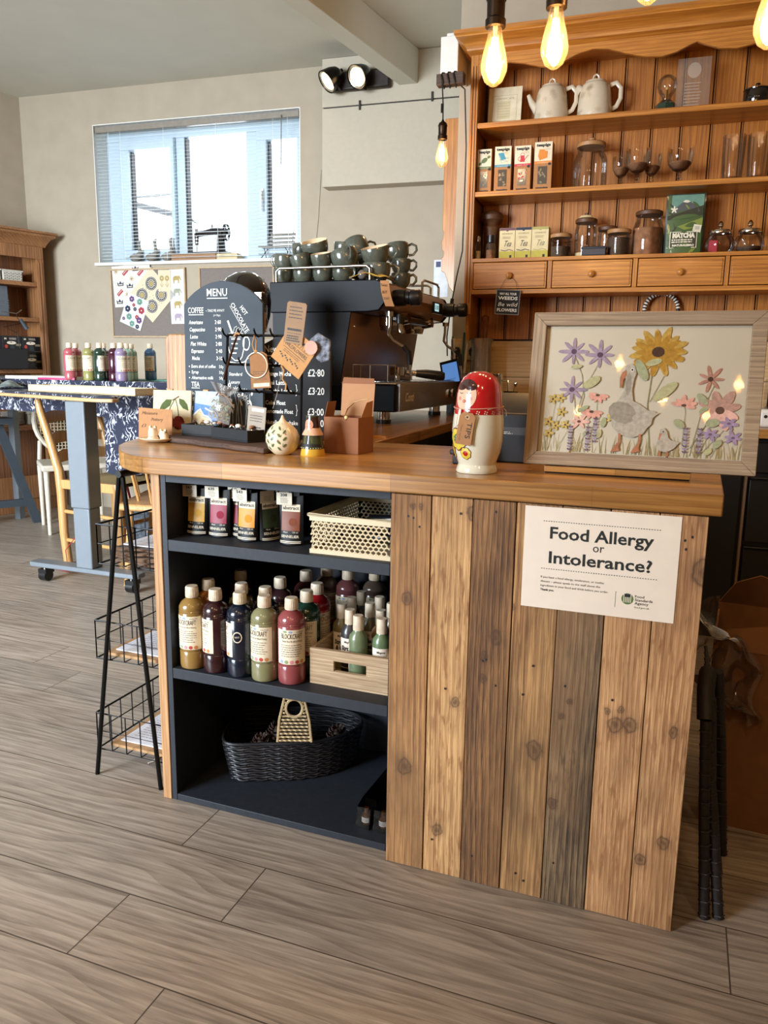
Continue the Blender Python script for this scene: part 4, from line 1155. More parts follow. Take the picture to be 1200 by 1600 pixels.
# gift box
gb = thing('gift_box', 'open brown card gift box with a cream ribbon on the counter', 'box', (-.245, .335, T), rad(-4))
kb = pm('gift_box_card', '#8c5a38', .8, var=.03); kb2 = pm('gift_box_inner', '#b0805a', .85, var=.03)
hx, hy, bh = .050, .045, .094
b = MB()
for q in ((-hx, -hy, 0, hx, -hy+.0015, bh), (-hx, hy-.0015, 0, hx, hy, bh), (-hx, -hy+.0015, 0, -hx+.0015, hy-.0015, bh), (hx-.0015, -hy+.0015, 0, hx, hy-.0015, bh), (-hx, -hy, 0, hx, hy, .0015)): b.box(*q, kb)
b.obj('box_body', gb)
b = MB(); b.M = FR((-hx+.002, hy-.001, bh), (1, 0, 0), (0, -1, .12))
b.prism([(0, 0), (.096, 0), (.097, .085), (-.001, .085)], -.0012, 0, kb2); b.prism([(-.001, .085), (.097, .085), (.093, .099), (.003, .101)], .0, .0012, kb); b.obj('lid_flap', gb)
b = MB(); b.M = FR((-hx, -hy+.002, bh), (0, 1, 0), (1, 0, -.25)); b.prism([(0, 0), (.05, 0), (.045, .040), (.0, .040)], 0, .0012, kb); b.obj('side_flap', gb)
b = MB(); b.M = FR((hx-.001, -hy+.015, bh), (0, 1, 0), (1, 0, -.1)); b.prism([(0, 0), (.065, 0), (.062, .042), (.025, .038)], 0, .0012, kb2); b.obj('side_flap', gb)
rb = pm('cream_ribbon', '#e0cd92', .5)
b = MB(); P = [(.015, -hy-.001, bh-.006), (.013, -hy+.0, bh+.008), (.022, -hy-.004, bh+.024), (.042, -hy-.008, bh+.040), (.062, -hy-.006, bh+.046), (.080, -hy-.004, bh+.049)]
b.tube(P, [.003, .003, .0045, .005, .004, .003], rb, 8, flat=.25); b.sph((.015, -hy-.001, bh), .005, rb, (1, .7, 1), 8, 6); b.obj('ribbon', gb)

# garlic-shaped pot and the little ceramic lady
og = thing('ceramic_ornament', 'round cream ceramic ornament painted with green leaves on the counter', 'ornament', (-.372, .205, T))
b = MB(); OP = [(0, 0), (.018, 0), (.024, .004), (.036, .016), (.043, .034), (.0430, .048), (.037, .062), (.027, .073), (.017, .080), (.009, .085), (.005, .092), (.0025, .099), (0, .1005)]
b.lathe(OP, cream_m, 32); b.obj('ornament_body', og)


def owarp(phi):
    def w(x, y, z):
        r = .001
        for (r0, z0), (r1, z1) in zip(OP, OP[1:]):
            if z0 <= y <= z1 and z1 > z0: r = r0+(r1-r0)*(y-z0)/(z1-z0)
        a_ = phi+x/.043
        return ((r+z)*cos(a_), (r+z)*sin(a_), y)
    return w


b = MB(); b.warp = owarp(rad(-125)); gl_ = pm('leaf_glaze', '#5e6f4a', .3, coat=.5)
for x in (-.05, -.02, .012, .045):
    b.line([(x, .012), (x+.003, .03), (x-.002, .05), (x+.004, .066), (x+.001, .08)], .0011, gl_, .0006)
    for k in range(7):
        y = .018+k*.0085; sx = 1 if k % 2 else -1; b.ell(x+sx*.0075, y, .0062, .0028, gl_, .0008, rot=sx*.8, n=10)
    b.ell(x+.01, .055, .0015, .0015, lred, .0009); b.ell(x-.01, .04, .0015, .0015, lred, .0009)
b.obj('painted_leaves', og, fix=False)
ld = thing('ceramic_lady', 'small conical ceramic lady in a green coat and yellow skirt beside the leaf ornament', 'figurine', (-.297, .225, T), rad(-100))
lg_ = pm('lady_green', '#3f4a30', .25, coat=.6); ly = pm('lady_yellow', '#d3a83a', .25, coat=.6); lh = pm('lady_hair', '#3b211a', .25, coat=.6); lcol = pm('lady_collar', '#dcae90', .25, coat=.6)
MB().lathe([(0, 0), (.031, 0), (.032, .003), (.028, .022)], ly, 28).obj('skirt', ld)
MB().lathe([(.0295, .018), (.0282, .026), (.0225, .054), (.021, .060)], lg_, 28).obj('coat', ld)
MB().lathe([(.0272, .052), (.026, .056), (.020, .066), (.0188, .070)], lcol, 28).obj('collar', ld)
MB().lathe([(.0188, .068), (.018, .085), (.0155, .100), (.0, .101)], lh, 28).obj('head', ld)
b = MB(); b.warp = lambda x, y, z: ((.0195-(y-.06)*.08+z)*cos(x/.018), (.0195-(y-.06)*.08+z)*sin(x/.018), y)
b.ell(0, .078, .0125, .0135, pm('lady_face', '#d9977a', .25, coat=.6), .0012, rings=3, n=20)
for sx in (-1, 1): b.ell(sx*.005, .081, .001, .001, ink_m, .002, n=6)
b.line([(-.004, .0745), (-.002, .073), (.002, .073), (.004, .0745)], .0009, ink_m, .002)
b.rect(-.03, .097, .03, .1005, lg_, .0008, nx=8); b.obj('face', ld, fix=False)
b = MB(); b.warp = lambda x, y, z: ((.0295-(y-.02)*.2+z)*cos(x/.025), (.0295-(y-.02)*.2+z)*sin(x/.025), y)
b.rect(-.002, .03, .002, .055, ink_m, .0012, ny=4); b.rect(-.035, .024, .035, .031, ink_m, .001, nx=10)
for i in range(6):
    for sx in (-1, 1): b.ell(sx*.005, .034+i*.0036, .0009, .0009, ly, .0014, n=6)
for i in range(-6, 7): b.ell(i*.0055, .0205, .001, .001, paper_m, .0014, n=6)
b.obj('coat_detail', ld, fix=False)

# ================================================================== MENU BOARDS and craft display
slate_m = pm('chalkboard', '#363f47', .75, var=.08, scale=12); slate2 = pm('chalkboard_dark', '#1c1d1f', .8, var=.12, scale=14)
slab_m = wood('chopping_board_wood', '#c8925a', '#6d3f1c', 'Z', 1.2, .5, 33, c3='#d9ad78')
b = MB(); b.M = FR((0, 0, 0)); b.prism([(0, 0), (.095, 0), (.095, .316), (.014, .316), (.0, .300)], -.03, 0, slab_m)
o = b.obj('chopping_board', loc=(-1.0, .585, T+.0005), bevel=.004); tag(o, 'tall wooden chopping board standing on edge left of the MENU chalkboard', 'chopping board')

mb_ = thing('menu_chalkboard', 'arched slate-grey chalkboard headed MENU with coffee and tea prices', 'chalkboard', (-.900, .545, T), rad(0))
b = MB(); b.M = FR((0, 0, 0)) @ Matrix.Rotation(rad(-1.0), 4, 'X')
MW, MH = .278, .475
arch = [(MW-MW*i/14, .404+.068*(1-(2*i/14-1)**2)**.85) for i in range(15)]
b.prism([(0, 0), (MW, 0)]+arch, -.012, 0, slate_m)
mbb = b.obj('board', mb_, bevel=.001)
b = MB(); b.M = FR((0, -.0006, 0)) @ Matrix.Rotation(rad(-1.0), 4, 'X')
ch = chalk_m
b.text('MENU', .085, .428, .022, ch, w=.072, bold=.01).rect(.085, .420, .158, .4225, ch, .0008)
b.text('COFFEE', .016, .378, .017, ch, w=.056, bold=.008).rect(.018, .372, .072, .374, ch, .0008)
b.text('~ TAKE ME AWAY?', .080, .381, .008, ch, w=.066); b.text('(+10p)', .108, .368, .006, ch, w=.024)
for i, (n_, p_) in enumerate((('Americano', '2·60'), ('Cappuccino', '2·90'), ('Latte', '2·90'), ('Flat White', '2·80'), ('Espresso', '2·40'), ('Mocha', '3·10'))):
    y = .345-i*.0218; b.text(n_, .018+i*.0018, y, .0115, ch, w=.052*len(n_)/9.2, bold=.012, shear=.12); b.text(p_, .112+i*.0008, y, .0115, ch, w=.022, bold=.012)
for i, (n_, w_) in enumerate((('Extra shot of coffee', .088), ('Syrup', .026), ('Alternative milk', .080))):
    y = .212-i*.0175; b.text(n_, .024, y, .0098, ch, w=w_, bold=.01, shear=.1); b.ell(.0165, y+.004, .002, .002, ch, .0008); b.text('50p', .125, y, .009, ch, w=.016)
b.text('TEA', .023, .154, .015, ch, w=.030, bold=.015).rect(.023, .1485, .054, .1505, ch, .0008)
b.text('Individual pot', .023, .129, .0105, ch, w=.080, bold=.01, shear=.1); b.text('2·20', .120, .129, .0105, ch, w=.022)
b.text('Specialty tea', .026, .110, .0105, ch, w=.066, bold=.01, shear=.1); b.text('2·30', .120, .110, .0105, ch, w=.022)
b.text('COLD DRINKS', .023, .078, .016, ch, w=.110, bold=.012)
b.text('HOT', .200, .392, .013, ch, w=.030, rot=rad(-52), bold=.015); b.text('CHOCOLATE', .168, .402, .013, ch, w=.100, rot=rad(-57), bold=.012)
b.line([(.166, .398), (.221, .314)], .0014, ch, .0008)
# mug drawing
b.line([(.155, .312), (.160, .27), (.170, .245), (.182, .236), (.198, .236), (.207, .247), (.213, .27), (.216, .312)], .003, ch, .0008)
b.ell(.1855, .312, .031, .0075, ch, .0008, r0=.88, n=24); b.ell(.222, .287, .013, .022, ch, .0008, r0=.8, n=18)
b.line([(.150, .242), (.165, .231), (.19, .227), (.215, .232), (.229, .244)], .003, ch, .0008); b.line([(.158, .355), (.174, .315)], .006, ch, .0008)
for k in range(4): b.line([(.176+.009*k, .318), (.181+.009*k, .334-.002*k), (.190+.008*k, .338-.004*k)], .0013, ch, .0008)
for i, w_ in enumerate((.034, .026, .022, .018)): b.scribble(.170, .296-.014*i, w_, .008, 1, ch, .0008, lw=.004)
for i, (t_, w_) in enumerate((('Standard', .046), ('Luxury', .038), ('cream and flake', .070))): b.text(t_, .160, .190-.024*i, .010, ch, w=w_, shear=.1, bold=.01)
random.seed(5)
for k in range(9):
    x = .150+.011*k; h_ = random.uniform(.06, .125); b.line([(x, .035), (x+random.uniform(-.006, .006), .035+h_*.6), (x+random.uniform(-.006, .006), .035+h_)], .0011, ch, .0008)
    if k % 3 == 0:
        for q in range(8): a_ = q*pi/4; b.ell(x+.007*cos(a_), .045+h_+.007*sin(a_), .005, .0012, ch, .0008, rot=a_, n=6)
    elif k % 3 == 1: b.ell(x, .04+h_, .005, .006, ch, .0008, r0=.5)
    else: b.ell(x-.003, .04+h_*.7, .003, .010, ch, .0008, rot=.4).ell(x+.002, .036+h_, .0035, .006, ch, .0008, rot=-.3)
b.obj('lettering', mb_, fix=False)
MB().box(0, .012, 0, MW, .030, .01, slate2).obj('foot', mb_)

m2 = thing('specials_chalkboard', 'black arched chalkboard headed New & Seasonal half behind the hanging gift tags', 'chalkboard', (-.668, .585, T))
b = MB(); b.M = FR((0, 0, 0)); W2 = .250
b.prism([(0, 0), (W2, 0), (W2+.004, .255), (W2*.92, .282), (W2*.75, .302), (W2*.5, .312), (W2*.25, .302), (W2*.08, .282), (0, .255)], -.012, 0, slate2); b.obj('board', m2, bevel=.001)
b = MB(); b.M = FR((0, -.0006, 0))
b.text('New & Seasonal', .033, .262, .021, ch, w=.155, bold=.0); b.rect(.033, .251, .185, .253, ch, .0008)
for i, (t_, w_, p_) in enumerate((('Raspberry', .080, ''), ('Orange Mocha', .090, '£2·80'), ('Chai Latte', .074, ''), ('Matcha Latte', .092, '£3·20'), ('Coke Float', .070, ''), ('Lemonade Float', .096, '£3·00'), ('Nutella Milkshake', .112, '£3·20'))):
    y = (.220, .192, .165, .140, .104, .078, .044)[i]; b.text(t_, .033, y, .0125, ch, w=w_, bold=.02)
    if p_: b.text(p_, .178+.002*(i < 4), (y if i in (1,) else y-.002), .021, ch, w=.054, bold=.015)
b.text('any extra', .186, .020, .009, ch, w=.04)
for y in (.152, .091): b.text('}', .138, y-.012, .026, ch, w=.006)
b.obj('lettering', m2, fix=False)

# jewellery rack with hooks
rk = thing('hook_rack', 'black wire jewellery rack with hooks on a wooden foot on the counter', 'display rack', (-.535, .385, T))
b = MB()
b.tube([(-.105, 0, .305), (-.122, 0, .04), (-.108, 0, .008)], .0038, wire, 8); b.tube([(.128, 0, .240), (.122, 0, .03), (.115, 0, .008)], .0038, wire, 8)
b.tube([(-.105, 0, .305), (.118, 0, .302), (.128, 0, .240)], .0038, wire, 8)
for z, x0, x1 in ((.225, -.112, .126), (.152, -.117, .124)): b.tube([(x0, 0, z), (x1, 0, z-.004)], .0038, wire, 8)
b.obj('wire_frame', rk)
b = MB()
for z in (.304, .226, .152):
    for k in range(5):
        x = -.098+k*.05; b.tube([(x, 0, z), (x-.002, -.012, z-.004), (x-.004, -.024, z+.003), (x-.005, -.030, z+.014)], .0028, wire, 6); b.sph((x-.005, -.030, z+.015), .0035, wire, (1, 1, 1), 6, 5)
b.obj('hook', rk)['kind'] = 'stuff'
MB().box(-.125, -.025, 0, .125, .03, .012, wood('rack_foot_wood', '#8a5a34', '#5a351c', 'X', 1.2, .6, 14)).obj('foot', rk, bevel=.002)


def hang(name, label, cat, o, tilt, w, h, mat, group=None, z=.0012):
    t = thing(name, label, cat, o, 0, group)
    b = MB(); b.M = FR((0, 0, 0)) @ Matrix.Rotation(tilt, 4, 'Z')
    return t, b


tagm = pm('brown_tag', '#96683f', .85, var=.05, scale=90); pale = pm('pale_label', '#e6cfae', .8)
t, b = hang('gift_card', 'brown gift card with a cream hoop bangle looped over it, hanging on the rack', 'card', (-.528, .352, T+.258), 0, 0, 0, 0)
b.M = FR((0, 0, 0)) @ Matrix.Rotation(rad(4), 4, 'Z')
b.prism([(-.026, -.098), (.036, -.098), (.030, -.008), (.018, 0), (-.012, 0), (-.024, -.008)], -.001, 0, tagm); b.rect(-.018, -.094, .032, -.084, pale, .0006)
b.scribble(-.018, -.062, .045, .012, 2, ink_m, .0006, lw=.0012); b.scribble(-.014, -.077, .04, .010, 3, ink_m, .0006, lw=.0006); b.obj('card', t)
b = MB(); b.M = FR((0, -.004, -.035)); b.tube([(.034*cos(i*pi/18), .034*sin(i*pi/18), .002*sin(i*pi/9)) for i in range(36)], .0016, cream_m, 6, closed=True); b.obj('hoop', t)
tw = pm('jute_twine', '#b48a5c', .95); b = MB()
b.tube([(-.004, -.004, -.002), (-.010, -.006, .02), (-.004, -.005, .044), (.003, -.006, .03), (.0, -.006, .0)], .002, tw, 6); b.sph((0, -.006, .002), .005, tw, (1.3, .7, .8), 8, 6); b.obj('twine_loop', t)
t, b = hang('leather_strap', 'narrow brown leather strap bookmark slung from the top of the rack', 'strap', (-.595, .350, T+.30), 0, 0, 0, 0)
b = MB(); b.tube([(.010, 0, .006), (.004, -.004, -.01), (-.012, -.004, -.05), (-.028, -.002, -.09), (-.038, 0, -.118)], [.003, .0045, .005, .005, .0045], pm('brown_leather', '#5c3d28', .6, var=.1), 8, flat=.4)
b.tube([(.0, -.004, 0), (.008, -.006, .008), (.018, -.004, .006)], .003, tw, 6); b.obj('strap', t)
# wildflower seed packet
t, b = hang('seed_packet', 'kraft diamond-hung seed packet printed WILDFLOWERS on the rack', 'packet', (-.405, .340, T+.262), 0, 0, 0, 0)
b.M = FR((0, 0, 0)) @ Matrix.Rotation(rad(-36), 4, 'Z')
pk = pm('kraft_packet', '#bd8a55', .85, var=.04, scale=90)
b.prism([(-.050, -.055), (.052, -.055), (.052, .045), (-.050, .045)], -.0012, .0008, pk)
b.text('WILDFLOWERS', .002, -.002, .010, ink_m, w=.076, al='C', z=.0014); b.rect(-.036, -.008, .040, -.0068, ink_m, .0014); b.rect(-.036, .0125, .040, .0132, ink_m, .0014)
for k in range(9): x = -.032+.008*k; b.line([(x, .014), (x+.003*(k % 3-1), .020+.004*(k % 4))], .001, ink_m, .0014).ell(x+.003*(k % 3-1), .022+.004*(k % 4), .0026, .003, ink_m, .0014, n=7)
b.scribble(-.03, -.020, .06, .009, 2, ink_m, .0014, lw=.0012)
for k in range(12): b.ell(-.034+.006*k, -.027-.003*(k % 3), .003, .002, ink_m, .0014, rot=k, n=7)
b.obj('packet', t)
b = MB(); b.tube([(-.040, -.003, -.040), (-.030, -.006, -.052), (-.036, -.005, -.075), (-.024, -.006, -.088), (-.026, -.006, -.105)], .0028, tw, 6); b.tube([(-.035, -.004, -.045), (-.055, -.004, -.12), (-.068, -.002, -.155)], .0005, paper_m, 4); b.obj('twine', t)
t, b = hang('gift_tag', 'small kraft tag with printed verse above the seed packet', 'tag', (-.400, .334, T+.330), 0, 0, 0, 0)
b.M = FR((0, 0, 0)) @ Matrix.Rotation(rad(-8), 4, 'Z'); b.prism([(-.030, -.050), (.026, -.050), (.027, .052), (.022, .057), (-.026, .057), (-.031, .052)], -.001, 0, pm('grey_kraft', '#98795c', .85, var=.05))
b.scribble(-.022, .012, .04, .036, 4, ink_m, .0006, fill=.85, lw=.0022); b.scribble(-.022, -.020, .042, .012, 1, ink_m, .0006, lw=.006); b.rect(-.022, -.024, .020, -.023, ink_m, .0006); b.scribble(-.022, -.046, .042, .018, 3, ink_m, .0006, lw=.003); b.obj('card', t)
t = thing('fabric_pouch', 'blue floral fabric pouch with a round pink sticker at the right of the rack', 'pouch', (-.338, .348, T+.268))
fab = pm('blue_floral_fabric', '#7d828c', .9, var=.5, scale=70)
b = MB(); b.M = FR((0, 0, 0)); b.prism([(-.035, .018), (-.005, .042), (.032, .022), (.030, -.030), (.004, -.036), (-.018, -.02)], -.008, 0, fab); b.obj('fabric', t, bevel=.003)
b = MB(); b.M = FR((0, -.012, 0)); b.ell(-.018, .002, .0185, .0185, pm('pink_sticker', '#cf9a86', .7), 0, n=24).ell(-.018, .002, .0185, .0185, kraft_m, -.001, n=24); b.obj('round_sticker', t, fix=False)

# dried-flower pouch, little card with label
t = thing('organza_bag', 'see-through organza bag of dried petals hanging at the lower left of the rack', 'bag', (-.640, .345, T+.118))
org = glass('organza', (.9, .88, .86), .5, op=.13, opc=(.8, .76, .72))
b = MB(); b.M = FR((0, 0, 0)) @ Matrix.Rotation(rad(-14), 4, 'Z')
for sz in (-1, 1):
    b.grid(lambda u, v: ((u-.5)*.075*(1-.15*v), -.055+.075*v, sz*.012*sin(pi*u)**.6*sin(pi*min(1, v*.9+.1))), 10, 8, org)
    b.grid(lambda u, v: ((u-.5)*(.03+.06*v)+.004*sin(20*u), .020+.030*v, sz*.006*sin(12*u+sz)), 14, 4, org)
b.obj('gauze', t, fix=False)
b = MB(); random.seed(8); ptl = pm('dried_petals', '#8f7a52', .9, var=.3)
b.M = FR((0, 0, 0)) @ Matrix.Rotation(rad(-14), 4, 'Z')
for k in range(70): b.ell(random.uniform(-.029, .029), random.uniform(-.047, .002), random.uniform(.004, .009), .0022, ptl if k % 3 else lgrn, random.uniform(-.007, .007), rot=random.uniform(0, 3), n=6)
o = b.obj('petals', t, fix=False); o['kind'] = 'stuff'
b = MB(); b.tube([(-.002, -.010, .020), (.014, -.012, .024), (.030, -.010, .012), (.045, -.008, -.012)], .003, pm('satin_ribbon', '#cdb9a8', .35), 6, flat=.4); b.tube([(-.010, -.010, .020), (.0, -.014, .030), (.012, -.012, .018)], .003, MATS['satin_ribbon'], 6, flat=.4); b.obj('ribbon', t)
t = thing('price_card', 'small grey card with a printed strip leaning at the right end of the ring trays', 'card', (-.520, .330, T+.0375))
b = MB(); b.M = FR((0, 0, 0)) @ Matrix.Rotation(rad(-6), 4, 'Z'); b.prism([(-.032, 0), (.024, 0), (.024, .074), (-.032, .074)], -.001, 0, pm('grey_card', '#a6998a', .85)); b.rect(-.020, .060, .018, .069, paper_m, .0006)
b.scribble(-.024, .030, .040, .022, 3, ink_m, .0006, lw=.0016); b.scribble(-.024, .006, .040, .014, 2, ink_m, .0006, lw=.003); b.obj('card', t)

# live-edge plank, ring trays, rings
bark = wood('live_edge_wood', '#5f4435', '#2f211b', 'X', 1.3, .7, 44, c3='#8a5c3c', bump=.6)
lp = MB(); random.seed(2)
top = [(-.87+.035*i, .345-.0125*i+.006*sin(i*1.7)) for i in range(14)]; bk = [(-.39-.035*i, .36+.010*i+.005*sin(i*2.1)) for i in range(14)]
lp.prism(top+bk, T+.0005, T+.0155, bark); o = lp.obj('live_edge_plank', bevel=.004); tag(o, 'dark live-edge wooden plank under the black ring trays', 'plank')
trm = pm('tray_black', '#101114', .7); foam = pm('tray_foam', '#1b1b1d', .95)
for i, (x0, y0, x1, y1, rz) in enumerate(((-.808, .388, -.690, .468, -3), (-.680, .350, -.500, .440, -24))):
    t = thing('ring_tray', ('left black ring tray on the live-edge plank', 'right, longer black ring tray on the live-edge plank')[i], 'tray', (x0, y0, T+.016), rad(rz), 'black trays of rings')
    w, d = (x1-x0)*(1, .98)[i], (.085, .085)[i]
    b = MB(); b.box(0, 0, 0, w, d, .004, trm).box(0, 0, .004, w, .003, .033, trm).box(0, d-.003, .004, w, d, .033, trm).box(0, .003, .004, .003, d-.003, .033, trm).box(w-.003, .003, .004, w, d-.003, .033, trm); b.obj('tray_box', t, bevel=.001)
    MB().box(.0035, .0035, .0045, w-.0035, d-.0035, .028, foam).obj('foam_insert', t)
silver = pm('silver', '#cfc6b8', .15, metal=1.0); bead = [pm('bead_brown', '#4a2a1c', .3, coat=.5), pm('bead_tan', '#a06c4a', .3, coat=.5), pm('bead_white', '#ddd2c2', .3, coat=.5)]
random.seed(21)
RG = [(-.79+.022*i, .43+.012*(i % 2)) for i in range(5)]+[(-.70+.012*i, .40-.008*i) for i in range(1)]+[(-.645+.028*i, .372-.012*i) for i in range(5)]
for i, (x, y) in enumerate(RG):
    t = thing('ring', 'beaded silver ring, number %s from the left in the %s ring tray' % (('one', 'two', 'three', 'four', 'five', 'six', 'one', 'two', 'three', 'four', 'five')[i], 'left' if i < 6 else 'right'), 'ring', (x, y, T+.016+.028), random.uniform(-1, 1), 'silver rings in the black trays')
    b = MB(); b.tube([(.009*cos(a_*pi/8), 0, .009*sin(a_*pi/8)) for a_ in range(-1, 10)], .0012, silver, 5); b.obj('band', t); MB().sph((0, 0, .0105), .0055 if i % 2 else .0085, bead[i % 3], (1.2, .8, .7), 8, 6).obj('bead', t)

# little canvases on mini easels, miniature pottery card and plate
minie = wood('mini_easel_wood', '#cfa56f', '#a57645', 'Z', 2, .6, 51)


def mini_easel(label, x, y, rz, lean=.16):
    t = thing('mini_easel', label, 'easel', (x, y, T), rz, 'small wooden easels on the counter')
    b = MB(); b.box(-.009, .004, 0, -.003, .010, .135, minie).box(.003, .004, 0, .009, .010, .135, minie).box(-.010, .003, .12, .010, .011, .148, minie)
    b.cyl((0, .012, .135), (0, .055, 0), .003, .003, minie, 6); b.cyl((-.012, .007, .134), (.012, .007, .134), .0022, .0022, minie, 6); b.obj('easel_frame', t, bevel=.001)
    b = MB(); b.box(-.035, -.012, .010, .035, .0035, .016, minie); b.obj('ledge', t)


mini_easel('mini wooden easel holding the cherry painting', -.895, .455, rad(8)); mini_easel('mini wooden easel holding the sea-and-rocks painting', -.778, .470, rad(-8))
cream_c = pm('canvas_cream', '#cdbf9c', .85, var=.03); cher = wc('cherry', '#7a2a22'); cleaf = wc('cherry_leaf', '#4c5a2c')
o = thing('cherry_painting', 'small square canvas painted with two cherries and leaves', 'painting', (-.885, .445, T+.0165), rad(6), 'small canvases on easels', rx=rad(-6))
b = MB(); b.M = FR((-.064, 0, 0)); b.prism([(0, 0), (.128, 0), (.128, .128), (0, .128)], -.006, 0, cream_c)
b.ell(.052, .030, .022, .022, cher, .0006, n=20).ell(.088, .030, .020, .021, cher, .0008, n=20)
b.line([(.054, .050), (.058, .075), (.074, .102)], .0022, cleaf, .0008).line([(.088, .050), (.083, .08), (.076, .102)], .0022, cleaf, .0008).line([(.066, .098), (.088, .110)], .003, brn, .001)
b.flat([(.020, .064), (.030, .086), (.045, .100), (.064, .100), (.058, .082), (.040, .070)], cleaf, .001).flat([(.088, .104), (.104, .100), (.116, .086), (.120, .068), (.102, .074), (.090, .088)], cleaf, .001); b.obj('canvas', o)
o = thing('seascape_painting', 'small canvas of blue sea and pale rocks', 'painting', (-.775, .452, T+.0165), rad(-12), 'small canvases on easels', rx=rad(-8))
sea = wc('sea', '#5d7fae'); sky_ = wc('sky', '#a9bccb'); rock = wc('rock', '#c7b48e'); foam_ = wc('foam', '#dcdcd4')
b = MB(); b.M = FR((-.050, 0, 0)); b.prism([(0, 0), (.104, 0), (.104, .128), (0, .128)], -.006, 0, sky_)
b.flat([(0, .0), (.104, 0), (.104, .082), (0, .092)], sea, .0006).flat([(0, .0), (.104, .0), (.104, .012), (.085, .030), (.065, .048), (.045, .052), (.03, .070), (.016, .062), (0, .050)], rock, .0009)
b.line([(.0, .052), (.018, .066), (.03, .074), (.046, .056), (.066, .052), (.088, .034), (.104, .016)], .005, foam_, .0012).line([(.05, .078), (.07, .070), (.09, .066)], .004, foam_, .0009).line([(.02, .116), (.06, .110), (.09, .118)], .008, foam_, .0008); b.obj('canvas', o)
o = thing('pottery_price_card', 'folded brown card handwritten Miniature Pottery behind the plate', 'card', (-.889, .372, T), rad(4), rx=rad(-4))
b = MB(); b.M = FR((-.058, 0, 0)); b.prism([(0, 0), (.114, 0), (.114, .090), (0, .094)], -.0015, 0, kraft_m); pn = pm('pen_brown', '#4d3626', .8)
b.text('Miniature', .012, .074, .009, pn, w=.052, shear=.3, z=.0006).text('Pottery', .044, .056, .009, pn, w=.038, shear=.3, z=.0006).text('£3', .010, .036, .010, pn, w=.014, shear=.3, z=.0006); b.obj('card', o)
MB().box(-.056, .0, 0, .056, .03, .002, kraft_m).obj('card_foot', o)
pt = thing('pottery_plate', 'small cream plate carrying miniature pottery at the left end of the counter', 'plate', (-.842, .318, T))
MB().lathe([(0, 0), (.022, 0), (.040, .006), (.047, .011), (.0465, .0125), (.038, .008), (.020, .003), (0, .003)], cream_m, 32, sx=1.1).obj('plate', pt)
pot = pm('mini_pottery', '#e4ccaa', .5, var=.03)
for i, (x, y, k) in enumerate(((-.020, .008, 0), (.012, .014, 1), (-.002, -.016, 2), (.030, -.006, 3))):
    t = thing('miniature_pot', ('taller miniature bear-shaped pot on the small plate', 'miniature basket-shaped pot on the small plate', 'low domed miniature pot at the front of the small plate', 'miniature pot with a bead lid at the right of the small plate')[i], 'miniature pot', (-.842+x, .318+y, T+.0035), 0, 'miniature pots on the plate')
    b = MB(); hgt = (.036, .028, .013, .022)[k]; r = (.0135, .0125, .016, .0125)[k]
    b.lathe([(0, 0), (r*.8, 0), (r, hgt*.3), (r*1.0, hgt*.7), (r*.8, hgt), (0, hgt*1.02)], pot, 18)
    if k in (0, 1):
        for sx in (-1, 1): b.sph((sx*r*.62, 0, hgt*1.05), r*.36, pot, n=8, m=6)
    if k == 3: b.sph((0, 0, hgt*1.15), r*.35, pot, n=8, m=6)
    b.obj('pot_body', t)

# ================================================================== ESPRESSO MACHINE
em = thing('espresso_machine', 'large black and steel two-group espresso machine stacked with cups', 'coffee machine', (-.47, 1.33, .919))
# local axes: x to the right (front of the machine faces +x), y away from the camera
L_ = .86
reflect_steel = pm('steel_wood_reflection', '#a07a58', .3, metal=.8, var=.06, scale=6)  # steel panels; brown base colour stands in for the wood they reflect
mblack = pm('machine_black', '#0b0d12', .42, var=.04, spec=.10)
dxp = -.56
b = MB()
b.M = FR((0, 0, 0), (1, 0, 0), (0, -1, 0))
prof = [(-.56, .435), (-.13, .435), (-.085, .440), (-.055, .475), (-.050, .505), (-.075, .548), (-.10, .556), (-.56, .556)]
b.prism(prof, -.018, 0, mblack); b.obj('side_cheek', em, bevel=.004)
b = MB(); b.M = FR((0, 0, 0), (1, 0, 0), (0, -1, 0)); b.prism(prof, -L_, -(L_-.018), mblack); b.obj('side_cheek', em, bevel=.004)
b = MB(); b.M = FR((0, 0, 0), (1, 0, 0), (0, -1, 0))
b.prism([(-.55, .437), (-.13, .437), (-.088, .443), (-.060, .477), (-.055, .504), (-.078, .545), (-.10, .553), (-.55, .553)], -(L_-.0185), -.0185, reflect_steel); b.obj('head_casing', em, bevel=.003)
MB().box(-.54, .02, .554, -.10, L_-.02, .557, steel_m).obj('cup_tray', em)
b = MB(); b.M = FR((0, 0, 0), (1, 0, 0), (0, -1, 0))
b.prism([(-.55, .12), (-.255, .12), (-.205, .4345), (-.55, .4345)], -.012, -.004, pm('side_panel_grey', '#17191d', .45, spec=.12)); b.obj('side_panel', em)
b = MB(); b.M = FR((0, 0, 0), (1, 0, 0), (0, -1, 0))
b.prism([(-.54, .12), (-.254, .12), (-.204, .4345), (-.54, .4345)], -(L_-.004), -.0125, reflect_steel)
b.M = Matrix(); b.cyl((-.235, .04, .18), (-.226, .04, .182), .005, .005, chrome_m, 10).cyl((-.21, .04, .38), (-.20, .04, .382), .005, .005, chrome_m, 10); b.obj('back_splash', em)
b = MB(); b.box(-.55, 0, .05, -.012, L_, .155, mblack).box(-.54, .008, .155, -.012, L_-.008, .165, steel_m); b.obj('base_body', em, bevel=.008)
b = MB(); b.box(-.0115, .02, .052, .001, L_-.01, .160, steel_m)
b.M = FR((.0012, 0, 0), (0, 1, 0), (1, 0, 0)); b.text('Conti', .08, .090, .034, paper_m, w=.105, z=.0006, bold=.02, shear=.35)
b.obj('front_panel', em)
